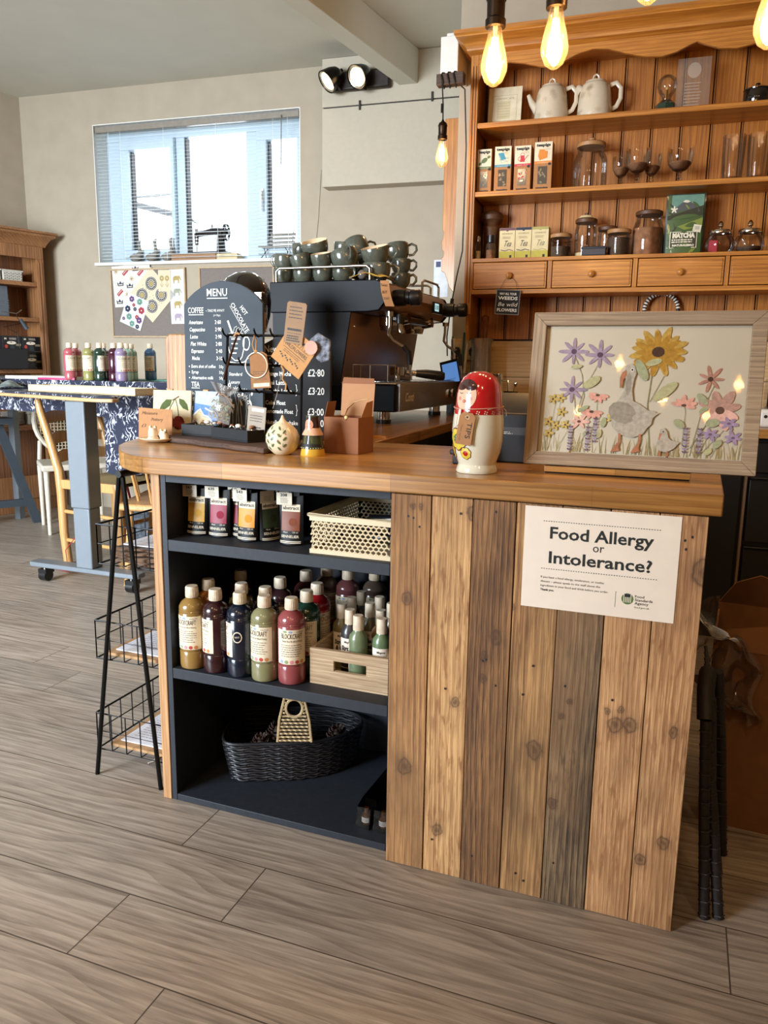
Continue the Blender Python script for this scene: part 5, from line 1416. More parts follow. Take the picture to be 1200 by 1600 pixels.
for y in (.68, .755):
    b = MB(); b.cyl((.001, y, .105), (.012, y, .105), .024, .022, chrome_m, 22); b.cyl((.012, y, .105), (.014, y, .105), .016, .016, ink_m, 18); b.obj('pressure_gauge', em)
b = MB()
for i in range(14): b.box(-.2+.0+.0, .012+.0*i, .1655, -.19, .02, .166, ink_m) if i == 0 else b.box(-.24+i*.015, .010, .1655, -.232+i*.015, .026, .1665, ink_m)
for i in range(44): b.box(-.245, .04+i*.0175, .1655, -.02, .050+i*.0175, .1675, chrome_m)
b.obj('drip_grille', em)
for x in (-.085, -.49):
    for y in (.07, L_-.10):
        b = MB(); b.cyl((x, y, 0), (x, y, .016), .030, .030, black_m, 20); b.cyl((x, y, .016), (x, y, .05), .026, .026, chrome_m, 20); b.obj('foot', em)
# group heads, portafilters
for gy in (.26, .58):
    b = MB(); b.cyl((-.135, gy, .395), (-.135, gy, .436), .046, .046, chrome_m, 28); b.cyl((-.135, gy, .375), (-.135, gy, .395), .038, .044, steel_m, 28); b.cyl((-.135, gy, .415), (-.05, gy, .425), .028, .022, chrome_m, 16)
    b.obj('group_head', em)
b = MB(); b.box(-.115, .22, .408, -.062, .62, .436, pm('group_housing', '#3a332d', .3, metal=.7)); b.obj('group_housing', em, bevel=.008)
pf = thing('portafilter', 'black-handled portafilter resting on the drip tray of the espresso machine', 'portafilter', (-.47, 1.33, .919))
b = MB(); b.cyl((-.11, .30, .190), (-.11, .30, .225), .033, .036, chrome_m, 24); b.tube([(-.11, .29, .170), (-.11, .29, .190)], .012, chrome_m, 10); b.obj('basket_head', pf)
MB().cyl((-.078, .315, .205), (-.04, .335, .200), .010, .012, chrome_m, 12).obj('neck', pf)
b = MB(); b.tube([(-.04, .335, .200), (.0, .355, .197), (.055, .385, .190), (.068, .392, .188)], [.015, .020, .021, .017], black_m, 14); b.cyl((.068, .392, .188), (.071, .3935, .1878), .012, .012, chrome_m, 14); b.obj('handle', pf)
b = MB()
for a0, y in ((0, .20), (0, .34)): b.tube([(-.16+.07*i/8+.0, y+.10*i/8, .285-.035*sin(pi*i/8)+.01) for i in range(9)], .006, cream_m, 8, flat=.6)
# knobs and display
for y in (.02, .86):
    pass
b = MB()
for y0 in (.14, ):
    b.lathe([(0, 0), (.034, 0), (.037, .02), (.036, .055), (.030, .060), (.030, .075), (.036, .082), (.036, .118), (.030, .126), (0, .128)], black_m, 26)
k = b.obj('steam_knob', em, fix=True); k.location = (-.062, .105, .495); k.rotation_euler = (0, rad(90), rad(4))
k2 = k.copy(); COL.objects.link(k2); k2.parent = em; k2.location = (-.062, .80, .495); k.scale = k2.scale = (.88, .88, .88)
b = MB(); b.M = FR((-.052, .60, .478), (0, 1, 0), (1, 0, 0)); b.prism([(-.01, -.010), (.12, -.010), (.12, .040), (-.01, .040)], -.004, .006, black_m)
b.rect(.0, .0, .062, .034, pm('lcd_screen', '#b9d6d8', .4, emit='#9fd0d6', es=1.6), .0065)
for i, t_ in enumerate(('5:30',)): b.text(t_, .006, .008, .018, ink_m, w=.05, z=.007, bold=.03)
b.obj('display', em)
for i in range(3): pass
# steam wands, water spout
for y, sgn in ((.02, -1), (.77, 1)):
    b = MB(); x = -.045
    b.cyl((x, y, .418), (x, y, .436), .013, .013, chrome_m, 14)
    b.tube([(x, y, .43), (x, y, .39), (x-.005, y, .35), (x+.012, y+.01, .325), (x+.045, y+.03, .305), (x+.065, y+.04, .280), (x+.068, y+.045, .24)], [.0065]*7, chrome_m, 10)
    b.tube([(x+.045, y+.03, .307), (x+.066, y+.041, .282), (x+.069, y+.045, .235)], .0105, black_m, 10)
    b.tube([(x+.069, y+.045, .24), (x+.074, y+.05, .175)], .0052, chrome_m, 10); b.obj('steam_wand', em)
b = MB(); b.tube([(-.06, .17, .436), (-.06, .17, .40)], .014, black_m, 10); b.tube([(-.06, .17, .40), (-.055, .17, .372), (-.05, .168, .362)], [.010, .015, .014], chrome_m, 12); b.obj('water_spout', em)
# cup rails
for y in (.03, L_-.05):
    b = MB(); b.tube([(-.545, y, .556), (-.545, y, .60), (-.530, y, .612), (-.15, y, .612), (-.135, y, .60), (-.135, y, .556)], .0055, steel_m, 10); b.obj('cup_rail', em)
b = MB(); b.tube([(-.095, L_-.30, .556), (-.095, L_-.30, .60), (-.095, L_-.27, .612), (-.095, L_-.08, .612), (-.095, L_-.05, .60), (-.095, L_-.05, .556)], .0055, steel_m, 10); b.obj('cup_rail', em)
# rack of wire on tray
b = MB()
for y0 in (.03,):
    for x in (-.20, -.05): b.tube([(x, .02, .168), (x, .02, .232), (x, .10, .232), (x, .10, .168)], .0022, chrome_m, 6)
    for y in (.02, .10): b.tube([(-.20, y, .232), (-.05, y, .232)], .0022, chrome_m, 6)
    for x in (-.20, -.125, -.05): b.tube([(x, .02, .168), (x, .02, .232)], .0022, chrome_m, 6)
o = b.obj('wire_cup_rest', loc=(-.47, 1.33, .919)); tag(o, 'small chrome wire rest standing on the machine drip tray', 'rack')
o = MB().tube([(.0, 0, .0), (.03, 0, -.018), (.06, 0, -.022), (.09, 0, -.014), (.11, 0, .006)], [.003, .008, .010, .008, .003], cream_m, 8, flat=.4).obj('tasting_spoon', loc=(-.58, 1.62, 1.125), rz=rad(60))
tag(o, 'pale curved spoon lying over the portafilter on the drip tray', 'spoon')

o = MB().box(0, 0, 0, .062, .014, .007, pm('amber_wood_strip', '#c98a3a', .5)).obj('wooden_strip', loc=(-.372, .78, .9192)); tag(o, 'short amber wooden strip lying on the return worktop behind the gift box', 'strip')
# taped note and yellow cloth
o = MB(); o.M = FR((0, 0, 0)); o.grid(lambda u, v: (-.018+.034*u+.022*(1-v)**2, -.095*(1-v), .004*sin(3*v)), 6, 10, pm('kraft_note', '#b08156', .85))
o.text('Twist', -.018, -.022, .010, ink_m, w=.026, z=.006).text('BUT', -.010, -.048, .010, ink_m, w=.018, z=.006).text('DO NOT', -.004, -.070, .008, ink_m, w=.020, z=.006)
o = o.obj('paper_note', loc=(-.526, 1.318, 1.468), fix=False, rz=rad(25)); tag(o, 'curling kraft note taped to the near front corner of the espresso machine', 'note')
o = MB(); cl_m = pm('yellow_cloth', '#c79a3c', .9, var=.12, scale=60)
o.grid(lambda u, v: (-.10+.15*u, .20*v, .006+.016*abs(sin(4*u+5*v))*(1-abs(2*u-1)**3)+.02*(u > .3)*sin(pi*v)*(1-u)), 18, 16, cl_m)
o = o.obj('yellow_cloth', loc=(-.575, 1.345, 1.480), fix=False, rz=rad(12)); m = o.modifiers.new('s', 'SOLIDIFY'); m.thickness = .002
tag(o, 'crumpled mustard yellow cloth on top of the espresso machine', 'cloth')
o = MB().lathe([(0, -.018), (.010, -.016), (.017, -.008), (.019, 0), (.017, .008), (.010, .016), (0, .018)], glass('ball_glass', (.95, .9, .85), 2.2, op=.15, opc=(.8, .75, .7)), 20).obj('glass_ball', loc=(-.634, 1.352, 1.496))
tag(o, 'small clear glass ball at the right end of the cup rail', 'glass ball')

# cups
glz = pm('green_grey_glaze', '#50544a', .22, coat=.6, var=.12, scale=60); inn = pm('cup_inside', '#d8c3a0', .25, coat=.5)


def mug_proto(name, r, h):
    m_ = MB(); m_.lathe([(0, .0), (r*.55, 0), (r*.60, .003), (r*.80, h*.18), (r*.95, h*.42), (r, h*.72), (r, h), (r*.985, h+.0015)], glz, 30)
    m_.lathe([(r*.985, h+.0015), (r*.94, h), (r*.93, h*.7), (r*.86, h*.4), (r*.6, h*.12), (0, h*.10)], inn, 30)
    t = thing(name, 'x', 'cup', (0, 0, 0))
    m_.obj('cup_bowl', t, fix=False)
    m_ = MB(); m_.tube([(r*.93, 0, h*.88), (r*1.25, 0, h*.95), (r*1.55, 0, h*.78), (r*1.55, 0, h*.5), (r*1.25, 0, h*.26), (r*.90, 0, h*.28)], [.0042, .004, .0038, .0038, .004, .0045], glz, 8, flat=1.4)
    m_.obj('handle', t)
    return t


small = mug_proto('coffee_cup', .0425, .060); big = mug_proto('latte_cup', .056, .068)
MZ = 1.4765
# proto, x, y, z, heading of handle, tilt axis heading, tilt, label
CUPS = [(0, -1.020, 1.430, 0, 150, 0, 0, 'upright green-grey cup at the far left of the front row on the machine'),
        (0, -.930, 1.432, 0, 100, 0, 0, 'second cup from the left in the bottom front row behind the rail'),
        (0, -.842, 1.435, 0, 60, 0, 0, 'third cup from the left in the bottom front row behind the rail'),
        (0, -.752, 1.430, 0, -20, 0, 0, 'cup with its handle towards the right in the bottom front row'),
        (1, -.605, 1.430, 0, 20, 0, 0, 'large cup at the right end of the bottom front row'),
        (0, -1.018, 1.430, .056, 175, 0, 6, 'cup with a left-facing handle stacked on the far left cup'),
        (0, -.930, 1.432, .050, 50, 200, 16, 'tilted cup stacked on the second bottom cup'),
        (0, -.842, 1.435, .052, 30, -100, 16, 'tilted cup showing its cream inside, stacked on the third bottom cup'),
        (1, -.735, 1.440, .052, -50, 160, 20, 'large tilted cup right of the centre of the stack'),
        (1, -.600, 1.430, .060, 10, -110, 18, 'large cup tipped forwards showing a cream inside at the right of the pile'),
        (0, -1.005, 1.545, 0, 150, 0, 0, 'back row cup behind the far left cups'),
        (0, -1.005, 1.545, .058, 160, 0, 0, 'second cup of the back left stack'),
        (0, -.995, 1.545, .113, 100, 0, 4, 'top cup of the back left stack'),
        (0, -.90, 1.535, 0, 0, 0, 0, 'back row cup under the largest tipped cup'),
        (0, -.90, 1.535, .058, 0, 0, 0, 'second back row cup under the largest tipped cup'),
        (1, -.905, 1.515, .108, 200, -100, 22, 'large cup tipped towards the camera at the top centre of the pile'),
        (0, -.81, 1.56, 0, 30, 0, 0, 'back row cup right of the centre'),
        (0, -.81, 1.56, .058, 10, 0, 0, 'second back row cup right of the centre with its handle out'),
        (0, -.81, 1.565, .114, 5, 0, 5, 'dark cup at the top right of the centre with its handle to the right'),
        (1, -.70, 1.57, .0, 90, 0, 0, 'large back row cup under the tall tipped cup'),
        (0, -.70, 1.57, .062, 30, 0, 0, 'cup in the middle of the tall back stack'),
        (1, -.735, 1.565, .112, 35, 150, 34, 'large cup tipped sideways with its handle high at the top of the pile'),
        (0, -.60, 1.70, 0, 20, 0, 0, 'bottom cup of the right-hand stack near the display'),
        (0, -.60, 1.70, .058, 10, 0, 0, 'middle cup of the right-hand stack near the display'),
        (1, -.615, 1.70, .106, 15, 150, 14, 'large top cup of the right-hand stack near the display')]
for i, (k, x, y, z, hd_, ax, tl, lab) in enumerate(CUPS):
    src = (small, big)[k]
    o = src if src.get('used') is None else copy_tree(src)
    if src.get('used') is None: src['used'] = 1
    o['label'] = lab; o['group'] = 'green-grey glazed cups stacked on the espresso machine'
    R_ = Matrix.Rotation(rad(tl), 4, Vector((-sin(rad(ax)), cos(rad(ax)), 0))) @ Matrix.Rotation(rad(hd_), 4, 'Z')
    o.matrix_world = Matrix.Translation((x, y, MZ+z+(.004 if tl > 8 else 0))) @ R_
for o in COL.objects:
    if 'used' in o: del o['used']

# grinder hopper behind the menu
gd = thing('coffee_grinder', 'coffee grinder with a black domed hopper behind the MENU chalkboard', 'grinder', (-.935, .98, .919))
gb_ = pm('gloss_black', '#120e0d', .1, coat=1.0)
MB().box(-.09, -.11, 0, .09, .12, .30, gb_).obj('grinder_body', gd, bevel=.02)
MB().lathe([(.05, .31), (.072, .35), (.088, .40), (.093, .45), (.087, .495), (.068, .53), (.036, .549), (0, .555)], gb_, 36).obj('hopper', gd)
b = MB(); b.box(.085, -.085, .435, .115, -.06, .475, steel_m).box(.112, -.09, .34, .118, -.05, .47, glass('perspex', (.9, .9, .9), 1.2)); b.obj('clip', gd, bevel=.002)
MB().box(-.10, -.02, .50, -.05, .02, .525, gb_).obj('lid_tab', gd, bevel=.006)

# behind the machine: jug of kitchen tools, tablet, wall bits
jt = thing('till_tablet', 'small black card tablet with a lit blue screen beyond the espresso machine', 'tablet', (-.52, 2.245, .919), rad(0))
b = MB(); b.box(-.02, 0, 0, .03, .03, .15, black_m); b.M = FR((0, -.005, .13), (1, 0, .25), (.3, -1, .2)); b.prism([(-.035, 0), (.06, 0), (.06, .14), (-.035, .14)], -.01, 0, black_m)
b.rect(-.026, .02, .052, .125, pm('tablet_screen', '#4d6f9e', .3, emit='#5f92d8', es=1.1), .0008); b.text('CREDIT', -.015, .035, .008, ink_m, w=.05, z=.0012); b.obj('tablet', jt)
up = thing('utensil_pot', 'clear pot of kitchen utensils behind the far end of the espresso machine', 'utensil pot', (-.50, 2.31, .919))
MB().lathe([(0, 0), (.05, 0), (.055, .01), (.058, .20), (.056, .20), (.052, .012), (0, .012)], glass('pot_glass', (.9, .85, .8), 1.4, op=.12, opc=(.6, .5, .4)), 24).obj('pot', up)
b = MB(); teal = pm('teal_silicone', '#1f5050', .5)
for i, (x, y, h_) in enumerate(((-.02, .0, .37), (.01, .02, .40), (.03, -.01, .35), (-.03, .02, .38))): b.tube([(x*.5, y*.5, .02), (x*1.5, y*1.5, h_)], .006, teal if i % 2 else pm('white_spoon', '#cfc4b4', .5), 8)
b.obj('utensil_handles', up)
o = thing('tall_jug', 'tall pale jug with cream mouth between the machine display and the dresser', 'jug', (-.385, 2.30, .919))
MB().lathe([(0, 0), (.05, 0), (.058, .05), (.05, .25), (.048, .33), (.058, .37), (.056, .37), (.045, .33), (.045, .02), (0, .02)], glass('jug_glass', (.93, .88, .82), 1.6, op=.25, opc=(.62, .52, .42)), 24).obj('jug_body', o)
for i, (s_, v, r_) in enumerate(((.125, -.06, .036), (.180, -.03, .036))):
    t = thing('milk_jug', ('steel milk jug nearer the doll jar on the back worktop', 'second steel milk jug right behind the first')[i], 'jug', DW(s_, v, .9175), 0, 'steel milk jugs')
    MB().lathe([(0, 0), (r_, 0), (r_*1.02, .01), (r_*.9, .10), (r_*.78, .165), (r_*.86, .20), (r_*.82, .20), (r_*.74, .165), (r_*.86, .10), (r_*.96, .012), (0, .012)], chrome_m, 28).obj('jug_body', t, fix=False)
    MB().tube([(r_*.8, 0, .17), (r_*1.5, 0, .17), (r_*1.6, 0, .10), (r_*.95, 0, .05)], .004, chrome_m, 8).obj('handle', t)
t = thing('drinking_glass', 'dark tumbler holding small spoons by the picture corner', 'glass', DW(.255, -.06, .9175))
MB().lathe([(0, 0), (.03, 0), (.034, .12), (.032, .12), (.028, .008), (0, .008)], glass('dark_glass', (.45, .4, .36), 1.2), 20).obj('glass_body', t)
MB().tube([(-.01, 0, .02), (.02, 0, .15)], .002, chrome_m, 6).sph((.022, 0, .155), .009, chrome_m, (1, .4, 1.4), 8, 6).obj('spoon', t)
o = MB().lathe([(0, 0), (.014, 0), (.0165, .01), (.0155, .03), (.0125, .06), (.012, .42), (.0145, .45), (.0185, .46), (.0185, .475), (.010, .485), (0, .487)], wood('dark_turned_wood', '#8a4a24', '#4b2411', 'Z', 1.6, .4, 61), 20).obj('pepper_mill', loc=DW(.085, .12, .9175))
tag(o, 'tall slim dark wooden mill standing right of the wall sockets', 'mill')

# ================================================================== THINGS ON THE DRESSER
R1, R2, R3 = 2.2575, 1.9575, 1.6555


def DO(s_, v, z): return DW(s_, v, z)


t = thing('framed_certificate', 'cream printed certificate sheet leaning at the left of the top dresser shelf', 'certificate', DO(.138, .12, R1), A3, rx=rad(-7))
b = MB(); b.M = FR((0, 0, 0)); b.prism([(-.078, 0), (.078, 0), (.078, .160), (-.078, .160)], -.003, 0, pm('certificate_paper', '#dccfae', .8)); gp = pm('grey_print', '#8d8064', .8)
for x0, y0, x1, y1 in ((-.058, .030, .056, .0308), (-.058, .128, .056, .1288)): b.rect(x0, y0, x1, y1, gp, .0006)
for x0 in (-.058, .055): b.rect(x0, .030, x0+.0008, .1288, gp, .0006)
b.text('CERTIFICATE', 0, .112, .008, gp, w=.085, al='C', z=.0006); b.rect(-.036, .038, .026, .108, pm('pale_print', '#cdbd96', .8), .0004)
for i in range(6): b.rect(-.034, .046+i*.0105, .024, .0468+i*.0105, gp, .0006)
b.scribble(-.068, .006, .12, .018, 2, ink_m, .0006, lw=.0018); b.obj('sheet', t)
tp_m = pm('teapot_glaze', '#d2c4ab', .25, coat=.5, var=.02); emb = pm('embossed_flower', '#a8987c', .4)
for i, (s_, h_, r_, w) in enumerate(((.355, .158, .078, -6), (.550, .165, .078, -6))):
    t = thing('teapot', ('cream embossed teapot with its spout to the left on the top dresser shelf', 'taller cream embossed lidded pot beside the teapot on the top dresser shelf')[i], 'teapot', DO(s_, .13, R1), A3, 'cream embossed teapots')
    b = MB(); b.lathe([(0, 0), (r_*.98, 0), (r_, .005), (r_*.98, .05), (r_*.90, .11), (r_*.80, .140), (r_*.70, .148), (r_*.66, .150)], tp_m, 36)
    b.warp = lambda x, y, z: ((r_*(.985-.13*max(0, y-.03)/.12)+z)*cos(rad(-95)+x/r_), (r_*(.985-.13*max(0, y-.03)/.12)+z)*sin(rad(-95)+x/r_), y)
    random.seed(30+i)
    for k in range(13):
        cx, cy = random.uniform(-.09, .09), random.uniform(.02, .12)
        for q in range(8): a_ = q*pi/4; b.ell(cx+.010*cos(a_), cy+.010*sin(a_), .005, .0032, emb, .0005, rot=a_, r0=.72, n=8)
        b.ell(cx, cy, .004, .004, emb, .0005, r0=.6, n=8)
    b.warp = None; b.obj('pot_body', t, fix=False)
    b = MB(); b.lathe([(r_*.66, .150), (r_*.60, .158), (r_*.3, .165), (0, .167)], tp_m, 30); b.tube([(-.016, 0, .163), (-.010, 0, .182), (.0, 0, .188), (.010, 0, .182), (.016, 0, .163)], .004, tp_m, 8); b.obj('lid', t)
    b = MB(); b.tube([(r_*.80, 0, .140), (r_*1.15, 0, .148), (r_*1.42, 0, .125), (r_*1.42, 0, .085), (r_*1.22, 0, .055), (r_*.95, 0, .045)], .0065, tp_m, 10, flat=1.5); b.obj('handle', t)
    if i == 0: b = MB(); b.tube([(-r_*.8, 0, .06), (-r_*1.15, 0, .095), (-r_*1.38, 0, .130)], [.020, .015, .009], tp_m, 12); b.obj('spout', t)
    else: b = MB(); b.tube([(-r_*.78, 0, .125), (-r_*.98, 0, .143), (-r_*1.02, 0, .149)], [.02, .014, .008], tp_m, 10); b.obj('spout', t)
t = thing('bell_jar_lamp', 'small glass globe on a dark green base on the top dresser shelf', 'lamp', DO(.858, .13, R1))
MB().lathe([(0, 0), (.048, 0), (.050, .006), (.046, .042), (.034, .050), (.028, .056), (0, .058)], pm('dark_green_base', '#20352a', .2, coat=.8), 8).obj('base', t)
MB().lathe([(.018, .056), (.020, .07), (.036, .092), (.042, .115), (.036, .138), (.018, .152), (0, .156)], clear_m, 24).obj('glass_globe', t, fix=False)
MB().tube([(0, 0, .058), (0, 0, .10)], .004, pm('brass', '#b08a44', .25, metal=1), 8).sph((0, 0, .105), .007, pm('filament_cold', '#c9a060', .3), n=8, m=6).obj('stem', t)
t = thing('acrylic_plaque', 'clear etched acrylic plaque on a foot on the top dresser shelf', 'plaque', DO(.965, .10, R1), A3)
acr = glass('acrylic', (.93, .90, .86), 1.2, op=.10, opc=(.8, .72, .62)); etc_ = glass('etched', (.9, .85, .8), .4, op=.35, opc=(.75, .66, .55))
b = MB(); b.box(-.070, -.003, 0, .068, .003, .195, acr); b.obj('plate', t)
b = MB(); b.M = FR((0, -.0035, 0)); b.ell(0, .150, .028, .028, etc_, .0005, n=24); b.scribble(-.035, .02, .07, .09, 8, etc_, .0005, lw=.004); b.obj('etching', t, fix=False)
t = thing('enamel_pot', 'small glossy black lidded pot at the right end of the top dresser shelf', 'pot', DO(1.225, .11, R1))
MB().lathe([(0, 0), (.050, 0), (.056, .010), (.057, .055), (.054, .060)], gb_, 32).obj('pot_body', t)
MB().lathe([(.057, .058), (.058, .062), (.04, .070), (.010, .074), (.012, .080), (.008, .086), (0, .087)], gb_, 28).obj('lid', t)

# tea boxes
bx_m = pm('tea_box_card', '#ad7a4c', .8, var=.04, scale=80)
for i, (s0, s1, h_, c, lab) in enumerate(((.036, .104, .193, '#5d7042', 'tea box with a green sweet drawn on it, leftmost in the row of four'), (.118, .196, .200, '#3f8fa8', 'tea box with a blue deckchair, second in the row of four'), (.210, .287, .197, '#c4283c', 'tea box with a red watering can, third in the row of four'), (.301, .383, .207, '#d8822a', 'tea box with an orange jumper, last in the row of four'))):
    w = s1-s0; t = thing('tea_box', lab, 'box', DO((s0+s1)/2, .035, R2), A3+rad((0, 2, -1, 0)[i]), 'tea boxes on the middle dresser shelf')
    MB().box(-w/2, 0, 0, w/2, .065, h_, bx_m).obj('carton', t, bevel=.001)
    cm = pm('tea_col_%d' % i, c, .6); pw = pm('tea_panel', '#e3d5b8', .7)
    b = MB(); b.M = FR((0, -.0006, 0)); b.rect(-w/2+.001, h_*.60, w/2-.002, h_-.001, pw, .0002); b.rect(-w/2+.001, h_*.545, w/2-.002, h_*.60, cm, .0003)
    b.text('teapigs', -w*.40, h_*.905, .012, ink_m, w=w*.78, bold=.05, z=.0006); b.text('teapigs', -w*.36, h_*.025, .008, ink_m, w=w*.68, bold=.05, z=.0006)
    b.scribble(w*.05, h_*.82, w*.36, .010, 2, gp, .0006, lw=.0012); b.text(('liquorice mint', 'chamomile', 'super fruit', 'rooibos')[i], 0, h_*.558, .005, pw, w=w*.66, al='C', z=.0008)
    b.rect(-w*.27, h_*.12, w*.24, h_*.49, pm('window_dark', '#4b4236', .3, coat=.8), .0004)
    random.seed(i)
    for k in range(9): b.ell(random.uniform(-w*.2, w*.18), random.uniform(h_*.15, h_*.42), .007, .004, (cm if i == 2 and k % 2 else silver if k % 3 == 0 else gp), .0007+.00001*k, rot=random.uniform(0, 3), n=6)
    y = h_*.74
    if i == 0: b.ell(0, y, .016, .010, cm, .0006, rot=.6, n=16).ell(.020, y+.014, .008, .006, cm, .0006, rot=.6).ell(-.020, y-.014, .008, .006, cm, .0006, rot=.6)
    elif i == 1: b.flat([(-.022, y+.022), (.002, y+.024), (.014, y-.006), (-.008, y-.008)], cm, .0006).line([(-.022, y+.02), (-.006, y-.022), (.022, y-.016), (-.014, y-.006)], .002, cm, .0006).line([(.010, y+.0), (.026, y-.002)], .002, cm, .0006)
    elif i == 2: b.flat([(-.012, y-.020), (.010, y-.020), (.007, y+.008), (-.009, y+.008)], cm, .0006).line([(.008, y-.012), (.022, y+.006), (.026, y+.006)], .003, cm, .0006).ell(-.002, y+.010, .010, .010, cm, .0005, r0=.8).ell(-.014, y-.006, .008, .010, cm, .0005, r0=.75)
    else: b.flat([(-.024, y-.006), (-.018, y+.022), (.004, y+.020), (.008, y+.014), (.020, y+.012), (.018, y-.016), (-.016, y-.026)], cm, .0006)
    b.ell(w*.36, h_*.535, .007, .006, ink_m, .0007); b.obj('printed_front', t, fix=False)


def jar(label, s_, v, z, r, h, lid, fill=None, fh=.5, neck=.8, cat='jar', name='storage_jar', ridged=False, group=None, knob=False):
    t = thing(name, label, cat, DO(s_, v, z), 0, group)
    pr = [(0, .002), (r*.95, .002), (r, .010), (r, h*.70), (r*(neck+.08), h*.84), (r*neck, h*.88), (r*neck, h)]
    b = MB()
    if ridged:
        b.warp = lambda x, y, zz: (x*(1+.035*cos(14*math.atan2(y, x))*(zz < h*.7)), y*(1+.035*cos(14*math.atan2(y, x))*(zz < h*.7)), zz)
        b.lathe(pr, clear_m, 84)
        b.warp = None
    else: b.lathe(pr, clear_m, 32)
    b.obj('jar_glass', t, fix=False)
    if fill: MB().lathe([(0, .004), (r*.93, .004), (r*.95, .012), (r*.95, h*fh), (0, h*fh+.002)], fill, 28).obj('contents', t)
    if lid:
        b = MB(); b.lathe([(0, h), (r*neck*1.08, h), (r*neck*1.10, h+.004), (r*neck*1.10, h+.014), (r*neck, h+.018), (0, h+.018)], lid, 28)
        if knob: b.lathe([(0, h+.018), (.010, h+.018), (.012, h+.022), (.018, h+.026), (.018, h+.034), (.010, h+.038), (0, h+.038)], lid, 20)
        b.obj('lid', t)
    return t


lidw = wood('jar_lid_wood', '#b98a58', '#855a31', 'X', 2.5, .5, 71); lidd = wood('jar_lid_dark', '#6b4426', '#3d2413', 'X', 2.5, .5, 72)
tea_f = pm('dark_tea_leaves', '#584434', .95, var=.25, scale=180, bump=1); sand = pm('cream_powder', '#d9bf8c', .95); rose_f = pm('chocolate_powder', '#9a6a48', .95, var=.2)
jar('large ribbed glass jar with a knobbed wooden lid on the middle dresser shelf', .548, .11, R2, .074, .165, lidw, None, ridged=True, neck=.80, knob=True).scale = (1, 1, 1.12)
cf = pm('coffee_grounds', '#8a6040', .95, var=.2, scale=200)
for i, (s_, v, lab) in enumerate(((.685, .12, 'left glass goblet with brown grounds inside'), (.757, .06, 'taller front glass goblet of the group of three'), (.818, .12, 'right back glass goblet of the group of three'), (.935, .08, 'glass goblet standing apart on the right'))):
    t = thing('glass_goblet', lab, 'goblet', DO(s_, v, R2), 0, 'glass goblets on the dresser')
    r = (.040, .052, .040, .055)[i]; h = (.150, .165, .150, .158)[i]
    MB().lathe([(0, 0), (r*.72, .001), (r*.7, .004), (.010, .012), (.007, .022), (.012, .030), (.007, .038), (.010, .050), (r*.55, .058), (r*.93, .085), (r, .115), (r*.99, h)], clear_m, 28).obj('goblet_glass', t, fix=False)
    MB().lathe([(0, .056), (r*.5, .060), (r*.86, .083), (r*.82, .090), (0, .093)], cf, 24).obj('contents', t)
for i, (s_, v) in enumerate(((1.152, .10), (1.252, .10))):
    t = thing('glass_tumbler', ('left tall ribbed glass tumbler on the middle dresser shelf', 'right tall ribbed glass tumbler at the picture edge')[i], 'tumbler', DO(s_, v, R2), 0, 'tall glass tumblers')
    r = .046; b = MB(); b.warp = lambda x, y, z: (x*(1+.03*cos(10*math.atan2(y, x))), y*(1+.03*cos(10*math.atan2(y, x))), z)
    b.lathe([(0, .002), (r*.8, .002), (r*.86, .01), (r*.95, .08), (r, .165), (r*.97, .166), (r*.90, .08), (r*.78, .016), (0, .016)], clear_m, 60); b.warp = None; b.obj('tumbler_glass', t, fix=False)

t = thing('wooden_mill', 'large turned wooden mill at the left end of the lower dresser shelf', 'mill', DO(.092, .15, R3))
MB().lathe([(0, 0), (.040, 0), (.042, .01), (.036, .04), (.030, .09), (.034, .13), (.040, .150), (.034, .160), (.040, .172), (.054, .182), (.056, .200), (.048, .212), (.02, .222), (0, .226)], lidd, 30).obj('mill_body', t)
for i, (s_, v, r, h) in enumerate(((.048, .06, .016, .085), (.110, .06, .024, .090))):
    t = thing('spice_bottle', ('tiny glass bottle with a silver top at the left end of the lower dresser shelf', 'small glass jar with a black screw cap in front of the wooden mill')[i], 'bottle', DO(s_, v, R3), 0, 'small spice bottles')
    MB().lathe([(0, .001), (r, .001), (r, h*.75), (r*.6, h*.9), (r*.6, h)], clear_m, 20).obj('bottle_glass', t, fix=False)
    MB().lathe([(0, h), (r*.7, h), (r*.7, h+.020), (r*.5, h+.026), (0, h+.027)] if i == 0 else [(r*.78, h-.01), (r*.82, h), (r*.80, h+.022), (0, h+.023)], silver if i == 0 else black_m, 18).obj('cap', t)
    MB().lathe([(0, .003), (r*.9, .003), (r*.9, h*.5), (0, h*.5)], (sand, rose_f)[i], 16).obj('contents', t)
